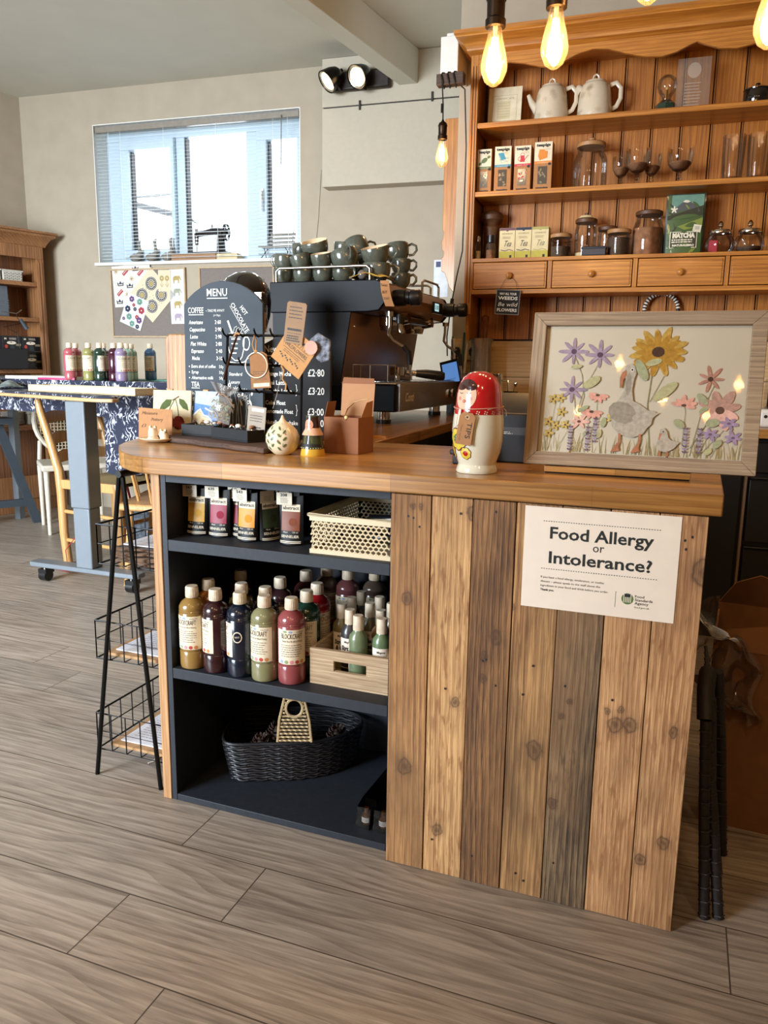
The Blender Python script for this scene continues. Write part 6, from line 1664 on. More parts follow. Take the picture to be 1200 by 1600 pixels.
for i, (s0, w, c) in enumerate(((.150, .074, '#6b4a50'), (.226, .075, '#2a2f3e'), (.303, .078, '#a8a05c'))):
    t = thing('tea_carton', ('cream tea carton with a mauve top band', 'cream tea carton with a navy top band', 'cream tea carton with an olive top band')[i], 'carton', DO(s0+w/2, .06, R3), A3, 'cream tea cartons on the lower dresser shelf')
    MB().box(-w/2, 0, 0, w/2, .07, .130, pm('carton_cream', '#d8c79a', .75)).obj('carton', t, bevel=.001)
    cm = pm('carton_band_%d' % i, c, .7); b = MB(); b.M = FR((0, -.0006, 0)); b.rect(-w/2+.001, .119, w/2-.001, .1295, cm, .0002); b.ell(0, .119, .006, .004, cm, .0003)
    b.text('LICHFIELDS', 0, .103, .0065, gp, w=w*.66, al='C', z=.0004); b.scribble(-w*.28, .085, w*.56, .010, 2, gp, .0004, lw=.0018); b.text('Tea', 0, .054, .024, (ink_m, ink_m, gp)[i], w=w*.48, al='C', z=.0004, shear=.4)
    b.rect(-w/2+.001, .001, w/2-.001, .034, pm('carton_lime', '#b8ad4c', .75), .0002); b.rect(w*.18, .006, w*.32, .018, ink_m, .0005); b.line([(-w*.4, .040), (-w*.1, .036), (w*.15, .041), (w*.4, .036)], .003, cm, .0005); b.obj('printed_front', t, fix=False)
jar('low glass jar of dark tea leaves beside the tea cartons', .438, .07, R3, .047, .090, lidw, tea_f, .55, .96)
t = jar('tall glass jar with a dark lid and knob and a little cream powder', .545, .12, R3, .050, .160, lidd, sand, .16, .92)
b = MB(); b.lathe([(0, .178), (.010, .178), (.010, .205), (0, .206)], lidd, 14); b.obj('knob', t); b = MB(); b.lathe([(.020, .179), (.038, .181), (.030, .192), (.012, .196)], sand, 16, a0=rad(-150), a1=rad(-30)); b.obj('paper_scoop', t)
jar('dark-lidded ringed glass jar behind the navy-blue tin', .642, .165, R3, .044, .130, lidd, tea_f, .2, .95)
jar('glass jar of dark tea with a pale wooden lid right of the navy-blue tin', .698, .07, R3, .050, .100, lidw, tea_f, .8, .98)
o = MB().box(-.053, -.022, 0, .053, .022, .036, pm('blue_tin', '#1f2a38', .4)).box(-.056, -.024, .029, .056, .024, .040, MATS['blue_tin']).obj('blue_tin', loc=DO(.594, .026, R3), bevel=.004, rz=A3)
tag(o, 'small navy-blue tin at the front of the lower dresser shelf', 'tin')
t = jar('large wide glass jar of reddish brown cocoa with a dark lid', .822, .11, R3, .068, .180, lidd, rose_f, .68, .80)
# matcha pouch
t = thing('matcha_pouch', 'green illustrated pouch printed MATCHA on the lower dresser shelf', 'pouch', DO(.975, .10, R3), A3)
mk = pm('matcha_dark', '#232d22', .4, coat=.3); mg = pm('matcha_green', '#3f5a2a', .5, coat=.3); ms_ = pm('matcha_sky', '#64907f', .5, coat=.3); mm_ = pm('matcha_mount', '#4b4f52', .5); mlg = pm('matcha_lime', '#7d8a3c', .5); mw = pm('matcha_white', '#e2dcc4', .5)
b = MB()
for sg in (-1, 1): b.grid(lambda u, v: ((u-.5)*.165, sg*.5*(.045*(1-v)**1.2*(1-(2*u-1)**2)**.5+.002), .255*v), 12, 10, mk)
b.obj('pouch_body', t, fix=False)
b = MB(); b.warp = lambda x, y, z: (x, -.5*(.045*(1-min(y/.255, 1))**1.2*(1-min(abs(2*x/.165), 1)**2)**.5+.002)-.0006-z, y)
b.rect(-.074, .01, .074, .250, mg, 0, nx=12, ny=12)
b.flat([(-.06, .19), (.074, .19), (.074, .250), (-.06, .250)], ms_, .0008).flat([(-.045, .195), (-.005, .228), (.008, .228), (.05, .198), (.06, .18), (-.06, .175)], mm_, .0012).flat([(-.014, .221), (-.005, .228), (.008, .228), (.018, .221), (.006, .217)], mw, .0016)
b.flat([(-.074, .165), (-.02, .178), (.074, .205), (.074, .165), (.0, .150), (-.074, .148)], mk, .0018).flat([(-.03, .12), (.074, .155), (.074, .12), (.0, .105)], mlg, .0022)
random.seed(4)
for k in range(26): b.ell(random.choice((random.uniform(-.07, -.03), random.uniform(-.07, .07))), random.uniform(.02, .245) if k % 2 else random.uniform(.015, .12), .014, .0035, (mk, mlg, mg)[k % 3], .0024+.00002*k, rot=random.uniform(0, 3), n=8)
for q in range(5): b.ell(-.048+.008*cos(q*1.257+.3), .190+.008*sin(q*1.257+.3), .008, .0035, mw, .0032, rot=q*1.257+.3, n=8)
b.rect(-.058, .030, .056, .098, mw, .0034).rect(-.055, .033, .053, .095, mk, .0038)
b.text('MATCHA', 0, .073, .018, mw, w=.095, al='C', z=.0042, bold=.08); b.scribble(-.05, .050, .10, .018, 2, mw, .0042, lw=.005); b.text('NATURALEBRO', 0, .037, .008, mw, w=.092, al='C', z=.0042, bold=.06)
b.flat([(.034, .100), (.068, .092), (.072, .122), (.040, .128)], mw, .0044).scribble(.044, .104, .022, .014, 3, mk, .0048, lw=.0014)
b.obj('printed_front', t, fix=False)
for i, (s_, lab) in enumerate(((1.128, 'left round glass teapot with a steel lid, something red inside'), (1.248, 'right round glass teapot with a steel lid'))):
    t = thing('glass_teapot', lab, 'teapot', DO(s_, .11, R3), A3, 'round glass teapots')
    MB().lathe([(0, .003), (.045, .003), (.060, .020), (.064, .042), (.058, .068), (.044, .084), (.042, .092)], clear_m, 30).obj('pot_glass', t, fix=False)
    MB().lathe([(.048, .090), (.049, .096), (.046, .104), (.02, .107), (.006, .110), (.006, .116), (.012, .122), (.012, .132), (.006, .142), (0, .146)], chrome_m, 26).obj('lid', t)
    MB().tube([(.055, 0, .072), (.085, 0, .078), (.098, 0, .055), (.085, 0, .030), (.062, 0, .026)], .004, clear_m, 8).obj('handle', t, fix=False)
    if i == 0: MB().box(-.045, -.02, .005, -.008, .02, .062, pm('red_packet', '#a52833', .6)).obj('red_packet', t, bevel=.003)
    else: MB().lathe([(0, .005), (.035, .005), (.05, .02), (.05, .03), (0, .031)], tea_f, 16).obj('contents', t)

# hanging plaque, striped flex on the wall
t = thing('hanging_plaque', 'small black lettered plaque about wild flowers hanging from the first drawer knob', 'plaque', DO(.212, -.020, 1.395), A3, ry=rad(3))
b = MB(); b.M = FR((0, 0, 0)); b.prism([(-.057, 0), (.057, 0), (.057, .114), (-.057, .114)], -.004, 0, slate2)
for q in ((-.057, 0, .057, .003), (-.057, .111, .057, .114), (-.057, 0, -.054, .114), (.054, 0, .057, .114)): b.rect(*q, pm('plaque_edge', '#8a857c', .6), .0006)
for t_, y, h_, w in (('MAY ALL YOUR', .090, .010, .080), ('WEEDS', .068, .0145, .092), ('Be wild', .038, .018, .088), ('FLOWERS', .014, .014, .094)): b.text(t_, 0, y, h_, ch, w=w, al='C', z=.0008, bold=.03 if 'e' not in t_ else 0, shear=.25 if 'wild' in t_ else 0)
b.obj('plaque_board', t)
MB().tube([(-.040, 0, .114), (-.026, .0, .150), (-.012, -.002, .170), (.006, -.002, .175), (.030, 0, .150), (.042, 0, .114)], .0010, ink_m, 5).obj('cord', t)
b = MB(); seg = 34
for i in range(seg):
    a0, a1 = pi*i/seg, pi*(i+1)/seg
    b.tube([(.075*cos(a0), .0, .075*sin(a0)), (.075*cos(a1), 0, .075*sin(a1))], .009, (ink_m, paper_m)[i % 2], 8, caps=False)
for sx in (-1, 1): b.tube([(sx*.075, 0, 0), (sx*.078, 0, -.06)], .009, ink_m, 8)
o = b.obj('striped_flex', loc=DO(.905, .19, 1.425), rz=A3); tag(o, 'black and white striped handle loop rising behind the framed watercolour', 'cord')
t = thing('filter_jug', 'white appliance with two small buttons at the right edge of the back worktop', 'appliance', DO(1.42, -.10, .9175), A3)
MB().box(-.10, -.10, 0, .10, .08, .075, white_m).obj('appliance_base', t, bevel=.012)
MB().box(-.07, -.06, .075, .08, .06, .20, gb_).obj('appliance_top', t, bevel=.01)
for i, x in enumerate((-.075, -.045)): MB().cyl((x, -.102, .045), (x, -.1, .045), .007, .007, (ink_m, red_g)[i], 14).obj('button', t)

# ================================================================== PENDANTS AND LAMPS
socket_m = pm('bronze_socket', '#2e2217', .35, metal=.8, var=.1); flex_m = pm('brown_flex', '#1d1613', .7)
fil_m = pm('glowing_filament', '#ffd9a0', .5, emit='#ffb357', es=60)
bulb_m = glass('bulb_glass', (1.0, .93, .80), .8, op=.10, opc=(1, .78, .50))  # amber body colour put into the glass so the whole bulb seems to glow
AMB = (1.0, .60, .27)


def pendant(label, x, y, zb, k=1.0, power=12, top=H, group='filament bulb pendants over the counter', cordpts=None):
    """zb = lowest point of the bulb"""
    t = thing('pendant_lamp', label, 'lamp', (x, y, zb), 0, group)
    b = MB(); b.lathe([(0, 0), (.008*k, .001), (.022*k, .012*k), (.031*k, .034*k), (.032*k, .048*k), (.027*k, .075*k), (.019*k, .105*k), (.0155*k, .128*k), (.0155*k, .136*k)], bulb_m, 28)
    b.obj('bulb', t, fix=False)
    b = MB()
    for i in range(4):
        a_ = i*pi/2+.3; b.tube([(.006*cos(a_)*k, .006*sin(a_)*k, .022*k), (.010*cos(a_)*k, .010*sin(a_)*k, .06*k), (.004*cos(a_)*k, .004*sin(a_)*k, .108*k)], .0034*k, fil_m, 6)  # filaments thickened so the bulb looks filled with glare
    b.obj('filament', t)
    b = MB(); b.cyl((0, 0, .100*k), (0, 0, .135*k), .004*k, .006*k, pm('bulb_stem', '#e8d8b8', .3), 8); b.obj('bulb_stem', t)
    b = MB(); b.lathe([(.0165*k, .128*k), (.024*k, .130*k), (.0245*k, .146*k), (.021*k, .150*k), (.0215*k, .185*k), (.024*k, .188*k), (.022*k, .198*k), (.012*k, .208*k), (.008*k, .226*k), (0, .228*k)], socket_m, 28); b.obj('socket', t)
    P = cordpts or [(0, 0, .22*k), (0, 0, top-zb)]
    MB().tube(P, .0035, flex_m, 8).obj('cord', t)
    point('bulb_light', (0, 0, .06*k), AMB, power, .02, t)
    return t


pendant('leftmost large filament bulb pendant, in front of the dresser cornice', .093, .40, 1.800, .98)
pendant('second filament bulb pendant, hanging right of the leftmost one', .233, .40, 1.822, .98)
pendant('filament bulb pendant of which only the bulb tip shows at the top of the photo', .430, .40, 1.930, .98)
pendant('filament bulb pendant cut by the right edge of the photo', .678, .40, 1.812, .98)
for i, q in enumerate(((.27, -1.86, 1.87), (-.01, -2.68, 1.87), (.47, -2.36, 1.86), (.70, -2.67, 1.87), (.82, -2.13, 1.87))):
    pendant('pendant bulb seen reflected in the picture glass '+('at the goose head', 'left of the goose among coral flowers', 'right of the goose body', 'low at the right above the grass', 'on the large coral flower')[i], *q, 1.0, 4.5, group='filament pendants reflected in the picture glass')
# bracket lamp by the dresser
bk = thing('bracket_lamp', 'small filament bulb hanging from a dark wooden arm left of the dresser', 'lamp', (-.553, 2.10, 2.05))
MB().box(-.030, -.022, .345, .096, .022, .393, wood('dark_arm_wood', '#5a4332', '#33241a', 'X', 1.4, .7, 81)).obj('arm', bk, bevel=.003)
b = MB()
for k in range(3):
    x = .0+.028*k; b.tube([(x+.005*sin(a_), .030*cos(a_*pi/6), .369+.032*sin(a_*pi/6)) for a_ in range(12)], .0035, flex_m, 6, closed=True)
b.tube([(-.0, -.028, .36), (-.0, -.004, .27), (.0, 0, .2)], .0032, flex_m, 6); b.cyl((-.004, -.002, .235), (-.004, -.002, .272), .007, .007, black_m, 8)
b.tube([(.05, .03, .37), (.085, .05, .34), (.094, .07, .1), (.092, .07, -.36), (.070, .06, -.48), (.045, .06, -.62), (.030, .06, -.76), (.035, .06, -.85)], .0032, flex_m, 6)
b.cyl((.052, .06, -.58), (.040, .06, -.665), .009, .009, black_m, 8); b.obj('flex', bk)
b = MB(); k = .92
b.lathe([(0, 0), (.008*k, .001), (.022*k, .012*k), (.031*k, .034*k), (.032*k, .048*k), (.027*k, .075*k), (.019*k, .105*k), (.0155*k, .128*k)], bulb_m, 24); b.obj('bulb', bk, fix=False)
b = MB()
for i in range(4): a_ = i*pi/2; b.tube([(.006*cos(a_), .006*sin(a_), .03), (.009*cos(a_), .009*sin(a_), .07), (.003*cos(a_), .003*sin(a_), .10)], .0032, fil_m, 6)
b.obj('filament', bk)
b = MB(); b.lathe([(.015, .118), (.022, .120), (.022, .137), (.019, .140), (.020, .175), (.022, .178), (.018, .190), (.007, .198), (0, .215)], socket_m, 24); b.obj('socket', bk)
point('bulb_light', (-.01, -.02, .055), AMB, 9, .02, bk)

# twin industrial spot lamp on the boxing
sl = thing('twin_spot_lamp', 'industrial twin spotlight with dark metal shades on a wooden bar high on the rear wall', 'lamp', WW(.84, -.12, 2.945), A4)
b = MB(); b.box(-.17, -.045, -.062, .235, -.001, .052, pm('dark_bar', '#2b211b', .45, metal=.3, var=.2)); b.obj('bar', sl, bevel=.012)
spot_face = pm('lit_lamp_face', '#ffe9c0', .3, emit='#ffd79a', es=9); refl = pm('lamp_reflector', '#d8cdb8', .2, metal=.8)
for i, (x, dv) in enumerate(((-.13, (-.55, -.50, -.62)), (.065, (-.35, -.75, -.50)))):
    d = Vector(dv).normalized(); M_ = Matrix.Translation((x, -.10, .0)) @ d.to_track_quat('Z', 'Y').to_matrix().to_4x4()
    b = MB(); b.M = M_; b.lathe([(0, -.075), (.022, -.070), (.045, -.05), (.060, -.015), (.070, .030), (.074, .050), (.070, .052), (.066, .046)], pm('gunmetal', '#2a2622', .25, metal=.9), 28)
    b.cyl((0, 0, -.07), (0, .0, -.09), .01, .01, blackmetal_m, 8); h_ = b.obj('lamp_shade', sl, fix=False)
    b = MB(); b.M = M_; b.lathe([(0, .030), (.030, .034), (.055, .040)], spot_face, 24); b.lathe([(.055, .040), (.066, .046)], refl, 24); b.obj('lamp_face', h_, fix=False)
    b = MB(); b.M = M_; b.ell(0, -.075, .014, .014, blackmetal_m, .0); b.obj('pivot', sl, fix=False)
    dl_ = bpy.data.lights.new('spot_light', 'SPOT'); dl_.energy = 30; dl_.color = (1, .80, .55); dl_.spot_size = rad(95); dl_.spot_blend = .6; dl_.shadow_soft_size = .03
    o = bpy.data.objects.new('spot_light', dl_); COL.objects.link(o); o.parent = sl; o.location = Vector((x, -.10, 0))+d*.07; o.rotation_euler = d.to_track_quat('-Z', 'Y').to_euler()
o = MB().box(-.006, -.006, -.028, .006, 0, .028, ink_m).obj('hanging_clip', loc=WW(.865, -.121, 2.80), rz=A4); tag(o, 'small black clip on the black line of the boxed wall panel below the spotlights', 'clip', 'black clips on the wall wire')
o = o.copy(); COL.objects.link(o); o.location = WW(1.345, -.121, 2.815); o['label'] = 'small black clip on the wall wire beside the bracket bulb'
b = MB(); b.M = FR((0, 0, 0)); b.tube([(0, 0, 0), (-.02, -.30, .003), (-.055, -.62, .003), (-.075, -.80, .003)], .0018, pm('clear_line', '#b9b2a2', .3), 5)
o = b.obj('thin_cable', loc=WW(.55, -.004, 2.45), rz=A4); tag(o, 'thin pale cable hanging down the rear wall left of the boxed panel', 'cable')

# scalloped pine end of a second shelf unit, white sheet
b = MB(); b.M = FR((0, 0, 0))
b.prism([(0, .92), (.26, .92), (.26, 0), (.075, .0), (.050, .03), (.032, .08), (.020, .11), (.0, .12), (.0, .19), (.010, .20), (.010, .225), (.0, .235), (-.004, .28), (.006, .30), (.008, .33), (.0, .34)], -.02, 0, pine_m)
o = b.obj('scalloped_shelf_end', loc=(-.765, 2.83, 1.56), bevel=.003); tag(o, 'scalloped pine shelf end seen between the coffee machine and the dresser', 'shelf')
b = MB(); b.box(0, 0, -.06, .085, .005, .145, pm('pale_blue_board', '#c3c8cc', .6)); b.box(.012, -.001, .105, .04, 0, .135, pm('small_emblem', '#27305c', .6))
b.box(.02, -.001, .01, .035, 0, .013, gp)
o = b.obj('white_board', loc=(-.815, 2.8505, 1.60)); tag(o, 'pale standing board with a tiny dark blue emblem behind the cups', 'board')

# ================================================================== WINDOW SILL ITEMS
stripe = pm('grey_wash_wood', '#8a8378', .7, var=.1)
for i, (s_, h_) in enumerate(((-1.0, .155), (-.862, .16), (-.727, .165))):
    t = thing('wooden_goose', ('leftmost of the three carved geese on the window sill', 'middle carved goose on the window sill', 'carved goose nearest the sewing machine on the window sill')[i], 'ornament', WW(s_, .09, 1.8865), A4, 'carved geese on the sill')
    b = MB(); b.tube([(-.045, 0, .05), (-.03, 0, .045), (0, 0, .042), (.03, 0, .05), (.045, 0, .08), (.040, 0, .12), (.035, 0, h_), (.05, 0, h_+.01)], [.006, .022, .034, .030, .016, .010, .012, .006], stripe, 10); b.cyl((0, 0, 0), (0, 0, .02), .02, .012, stripe, 10); b.obj('goose_body', t)
sm = thing('sewing_machine', 'black antique hand-crank sewing machine on a wooden base on the window sill', 'sewing machine', WW(-.42, .090, 1.8865), A4); sm.scale = (1, .8, 1)
MB().box(-.24, -.06, 0, .13, .055, .055, wood('sewing_base_wood', '#a77b50', '#6e4a2b', 'X', 1.5, .5, 91)).obj('base', sm, bevel=.003)
MB().box(.132, -.055, 0, .30, .05, .050, pm('pale_box', '#c9b58c', .7)).obj('accessory_box', sm, bevel=.003)
b = MB(); b.box(-.07, -.05, .056, .21, .05, .066, gb_); b.cyl((.15, 0, .066), (.15, 0, .20), .035, .026, gb_, 18); b.tube([(.17, 0, .20), (.10, 0, .215), (.0, 0, .20), (-.05, 0, .195)], [.032, .026, .020, .022], gb_, 14)
b.cyl((-.05, 0, .20), (-.05, 0, .12), .018, .012, gb_, 14).cyl((-.05, 0, .12), (-.05, 0, .075), .004, .004, steel_m, 8).cyl((-.05, 0, .215), (-.05, 0, .235), .01, .01, steel_m, 10).cyl((.08, 0, .23), (.08, 0, .26), .008, .006, steel_m, 10); b.obj('machine_body', sm)
b = MB(); b.M = Matrix.Translation((.195, 0, .205)) @ Matrix.Rotation(rad(90), 4, 'Y'); b.tube([(.055*cos(q*pi/10), .055*sin(q*pi/10), 0) for q in range(20)], .009, gb_, 8, closed=True); b.M = Matrix.Translation((.195, 0, .205)); b.cyl((-.02, 0, 0), (.02, 0, 0), .02, .02, gb_, 14)
for q in range(3): a_ = q*2.09; b.cyl((0, 0, 0), (0, .052*cos(a_), .052*sin(a_)), .006, .006, gb_, 8)
b.obj('hand_wheel', sm)
bn = thing('miniature_bench', 'small slatted wood and wire garden bench ornament at the right of the window sill', 'ornament', WW(.17, .09, 1.8865), A4)
b = MB()
for k in range(3): b.box(-.12, -.05+.033*k, .085, .12, -.028+.033*k, .092, stripe); b.box(-.12, .052+.008*k, .115+.028*k, .12, .058+.008*k, .135+.028*k, stripe)
b.obj('slat_seat', bn); b = MB()
for x in (-.10, .10): b.tube([(x, -.055, 0), (x*.8, .04, .088)], .003, blackmetal_m, 6).tube([(x, .055, 0), (x*.8, -.04, .088), ], .003, blackmetal_m, 6).tube([(x, .05, .085), (x, .078, .20)], .003, blackmetal_m, 6)
b.obj('wire_legs', bn)
hs = thing('neighbouring_house', 'faint grey roof line outside beyond the window glass', 'house', (-10.9, 14, 0))
b = MB(); b.add([(-1.6, 0, 5.03), (.75, 0, 4.42), (.75, .4, 4.30), (-1.6, .4, 4.91)], [(0, 1, 2, 3)], pm('far_roof', '#8f9296', .9)); b.box(-1.6, -.02, 4.86, .75, 0, 4.90, MATS['far_roof']); b.obj('roof', hs, fix=False)
MB().box(-2.6, .1, -.5, .7, 2, 4.2, pm('far_wall', '#d8d8d6', .9)).obj('house_wall', hs)
MB().box(-7.5, 9, -.8, 1, 25, -.5, pm('far_ground', '#8c9088', .9)).obj('yard_ground')['kind'] = 'structure'

# pinboards and sheets
felt = pm('grey_felt', '#7a7069', .95, var=.05, scale=120); bfr = pm('pinboard_frame', '#b39a78', .6)


def pinboard(label, s0, s1, z0, z1):
    t = thing('pinboard', label, 'pinboard', WW(s0, -.002, z0), A4, 'grey felt pinboards below the window')
    w, h_ = s1-s0, z1-z0
    MB().box(.01, -.012, .01, w-.01, 0, h_-.01, felt).obj('felt_panel', t)
    b = MB()
    for q in ((0, 0, w, .012), (0, h_-.012, w, h_), (0, .012, .012, h_-.012), (w-.012, .012, w, h_-.012)): b.box(q[0], -.020, q[1], q[2], 0, q[3], bfr)
    b.obj('board_frame', t, bevel=.002); return t


pinboard('left grey pinboard with pinned patterned papers under the window', -1.155, -.512, 1.335, 1.838)
pinboard('right grey pinboard mostly hidden behind the menu and the cups', -.40, .20, 1.335, 1.838)
pcream = pm('printed_cream', '#cfc3a6', .85, var=.02); pblue = pm('print_navy', '#2c3550', .8); pred = pm('print_red', '#a8394a', .8); ppur = pm('print_purple', '#6a4a78', .8); pteal = pm('print_teal', '#6f9a8c', .8); pgold = pm('print_gold', '#a8935c', .8)
PW = []


def sheet(label, s_, z, rot, w, h_, base, k):
    b = MB(); x, y = WW(s_, -.0165-.0012*k)
    t = thing('printed_sheet', label, 'paper', (x, y, z), A4, 'patterned papers pinned to the left board')
    b.M = FR((0, 0, 0)) @ Matrix.Rotation(rad(rot), 4, 'Z'); b.prism([(-w/2, -h_/2), (w/2, -h_/2), (w/2, h_/2), (-w/2, h_/2)], -.0008, 0, base); return t, b


t, b = sheet('sheet printed with crowns, red buses and stars at the upper left of the pinboard', -.965, 1.715, 3, .33, .30, pm('sheet_pale', '#d4cfc4', .85), 0); random.seed(9)
for x, y in ((-.10, .02), (-.12, -.11), (.04, .12), (-.02, .0)): b.flat([(x-.025, y-.016), (x+.025, y-.016), (x+.028, y+.014), (x+.014, y), (x, y+.020), (x-.014, y), (x-.028, y+.014)], pblue, .0006).rect(x-.018, y-.010, x+.018, y-.003, pcream, .001)
for x, y in ((-.05, .10), (.08, .09), (-.11, -.045)): b.line([(x-.022, y-.018), (x+.022, y+.018)], .024, pred, .0006); b.line([(x-.018, y-.012), (x+.018, y+.018)], .004, pcream, .001)
for x, y in ((-.13, .11), (.0, .05), (-.05, -.06)):
    for q in range(7): a_ = q*.9; b.line([(x, y), (x+.020*cos(a_), y+.020*sin(a_))], .004, pgold, .0006)
b.obj('sheet', t, fix=False)
t, b = sheet('sheet of purple, red and teal flowers pinned at the lower left of the pinboard', -.955, 1.525, -22, .19, .23, pm('sheet_white', '#dad6cf', .85), 2)
for k_, (x, y, r, m_) in enumerate(((-.05, .08, .024, ppur), (.02, .085, .026, pteal), (-.06, .0, .026, pblue), (.055, .03, .028, pred), (.0, .02, .016, pblue), (-.03, -.05, .026, pteal), (.035, -.03, .018, pred), (.06, -.045, .026, ppur), (-.07, -.08, .014, ppur), (.01, -.09, .024, pteal), (.06, -.095, .018, pblue), (-.02, .045, .014, pred))):
    for q in range(6): a_ = q*pi/3; b.ell(x+r*.55*cos(a_), y+r*.55*sin(a_), r*.42, r*.42, m_, .0006+.00002*k_, n=10)
    b.ell(x, y, r*.22, r*.22, pcream, .0012, n=8)
b.obj('sheet', t, fix=False)
t, b = sheet('cream diamond-hung sheet with four dark ring patterns on the pinboard', -.800, 1.645, 45, .285, .285, pcream, 1)
for x, y in ((-.058, .058), (.058, .058), (-.058, -.058), (.058, -.058)):
    b.ell(x, y, .048, .048, pblue, .0006, n=30, r0=.90); b.ell(x, y, .040, .040, pblue, .0006, n=30, r0=.82); b.ell(x, y, .024, .024, pblue, .0006, n=24, r0=.8); b.ell(x, y, .017, .017, pgold, .0006, n=18)
    for q in range(12): a_ = q*pi/6; b.ell(x+.030*cos(a_), y+.030*sin(a_), .004, .004, pblue, .0007, n=6)
for k_ in range(12): b.ell(random.uniform(-.02, .02), random.uniform(-.12, .12), .004, .002, pblue, .0007, rot=k_, n=6)
b.obj('sheet', t, fix=False)
t, b = sheet('small cream sheet with two round flowers at the top of the pinboard', -.685, 1.745, -1, .105, .155, pcream, 3)
for x in (-.022, .022): b.ell(x, .018, .018, .020, pgold, .0006, n=16, r0=.3); b.line([(x, -.002), (x, -.045)], .003, pgold, .0006); b.line([(x-.014, -.022), (x, -.045), (x+.014, -.022)], .004, pgold, .0006)
b.obj('sheet', t, fix=False)
t, b = sheet('tall white strip printed with four little elephants at the right of the pinboard', -.580, 1.63, 1, .125, .39, pm('sheet_strip', '#dcdad6', .85), 1)
for k_ in range(4):
    y = .125-.09*k_; m_ = (pgold, pm('sage_print', '#9a9c88', .8), pgold, pm('mauve_print', '#a493a4', .8))[k_]
    b.flat([(-.03, y-.030), (-.022, y-.030), (-.018, y-.008), (.008, y-.008), (.010, y-.030), (.018, y-.030), (.020, y+.008), (.034, y-.012), (.038, y-.008), (.024, y+.022), (-.020, y+.024), (-.032, y+.010)], m_, .0006)
b.obj('sheet', t, fix=False)

# ================================================================== CRAFT TABLES
grey_m = pm('grey_powdercoat', '#6c7379', .4, var=.02)
dk_ = thing('standing_desk', 'grey height-adjustable desk on castors with a pale wooden top, left of the counter', 'desk', (0, 0, 0))
b = MB(); b.box(-2.275, 1.505, .107, -2.172, 1.588, .42, grey_m).box(-2.282, 1.50, .42, -2.165, 1.594, .956, grey_m); b.obj('leg_column', dk_, bevel=.006)
b = MB(); b.prism([(-2.60, 1.52), (-2.58, 1.505), (-1.93, 1.505), (-1.90, 1.52), (-1.90, 1.575), (-1.93, 1.59), (-2.58, 1.59), (-2.60, 1.575)], .082, .1065, grey_m); b.obj('foot_bar', dk_, bevel=.005)
for x in (-2.52, -1.96):
    b = MB(); b.cyl((x-.022, 1.545, .032), (x+.022, 1.545, .032), .031, .031, black_m, 20); b.cyl((x, 1.545, .05), (x, 1.545, .082), .012, .012, steel_m, 10); b.box(x-.026, 1.52, .045, x+.026, 1.58, .068, black_m); b.obj('castor', dk_)
ply = wood('desk_edge_wood', '#c9a97c', '#a07d52', 'X', 1.4, .5, 101)
top = [(-2.02, 1.58), (-1.975, 1.53), (-1.98, 1.49), (-2.03, 1.465), (-2.12, 1.475), (-3.35, 1.86), (-3.55, 2.07), (-2.42, 2.06)]
MB().prism(top, .957, .975, ply).obj('desk_top', dk_, bevel=.004)
navyf = newmat('navy_floral_cloth')
m, nt, bb = navyf; N = nt.nodes; L = nt.links
tc = N.new('ShaderNodeTexCoord'); dn = N.new('ShaderNodeTexNoise'); dn.inputs['Scale'].default_value = 9; L.new(tc.outputs['Object'], dn.inputs['Vector'])
ma = N.new('ShaderNodeVectorMath'); ma.operation = 'MULTIPLY_ADD'; ma.inputs[1].default_value = (.12, .12, .12); L.new(dn.outputs['Color'], ma.inputs[0]); L.new(tc.outputs['Object'], ma.inputs[2])
v1 = N.new('ShaderNodeTexVoronoi'); v1.inputs['Scale'].default_value = 34; L.new(ma.outputs[0], v1.inputs['Vector'])
w1 = N.new('ShaderNodeTexWave'); w1.inputs['Scale'].default_value = 14; w1.inputs['Distortion'].default_value = 22; w1.inputs['Detail'].default_value = 3; L.new(tc.outputs['Object'], w1.inputs['Vector'])
r1 = N.new('ShaderNodeValToRGB'); r1.color_ramp.elements[0].position = .26; r1.color_ramp.elements[0].color = (1, 1, 1, 1); r1.color_ramp.elements[1].position = .36; r1.color_ramp.elements[1].color = (0, 0, 0, 1); L.new(v1.outputs['Distance'], r1.inputs[0])
r2 = N.new('ShaderNodeValToRGB'); r2.color_ramp.elements[0].position = .82; r2.color_ramp.elements[1].position = .90; L.new(w1.outputs['Fac'], r2.inputs[0])
n9 = N.new('ShaderNodeTexNoise'); n9.inputs['Scale'].default_value = 16; L.new(tc.outputs['Object'], n9.inputs['Vector'])
r3 = N.new('ShaderNodeValToRGB'); r3.color_ramp.elements[0].position = .46; r3.color_ramp.elements[1].position = .56; L.new(n9.outputs['Fac'], r3.inputs[0])
mx_ = N.new('ShaderNodeMath'); mx_.operation = 'MAXIMUM'; L.new(r1.outputs[0], mx_.inputs[0]); L.new(r2.outputs[0], mx_.inputs[1])
mg_ = N.new('ShaderNodeMath'); mg_.operation = 'MULTIPLY'; L.new(mx_.outputs[0], mg_.inputs[0]); L.new(r3.outputs[0], mg_.inputs[1])
mc = N.new('ShaderNodeMixRGB'); mc.inputs[1].default_value = lin('#1b2036'); mc.inputs[2].default_value = lin('#c9cbd4'); L.new(mg_.outputs[0], mc.inputs[0]); L.new(mc.outputs[0], bb.inputs['Base Color']); bb.inputs['Roughness'].default_value = .8
navyf = m
o = MB().prism([(x+(.012 if x < -2.5 else -.006), y+.006) for x, y in top], .9755, .985, navyf).obj('desk_cloth', bevel=.002); tag(o, 'navy floral cloth lying flat on the grey standing desk', 'tablecloth')
tb = thing('craft_table', 'large craft table behind the standing desk under a hanging navy floral cloth', 'table', (-2.6, 2.45, 0))
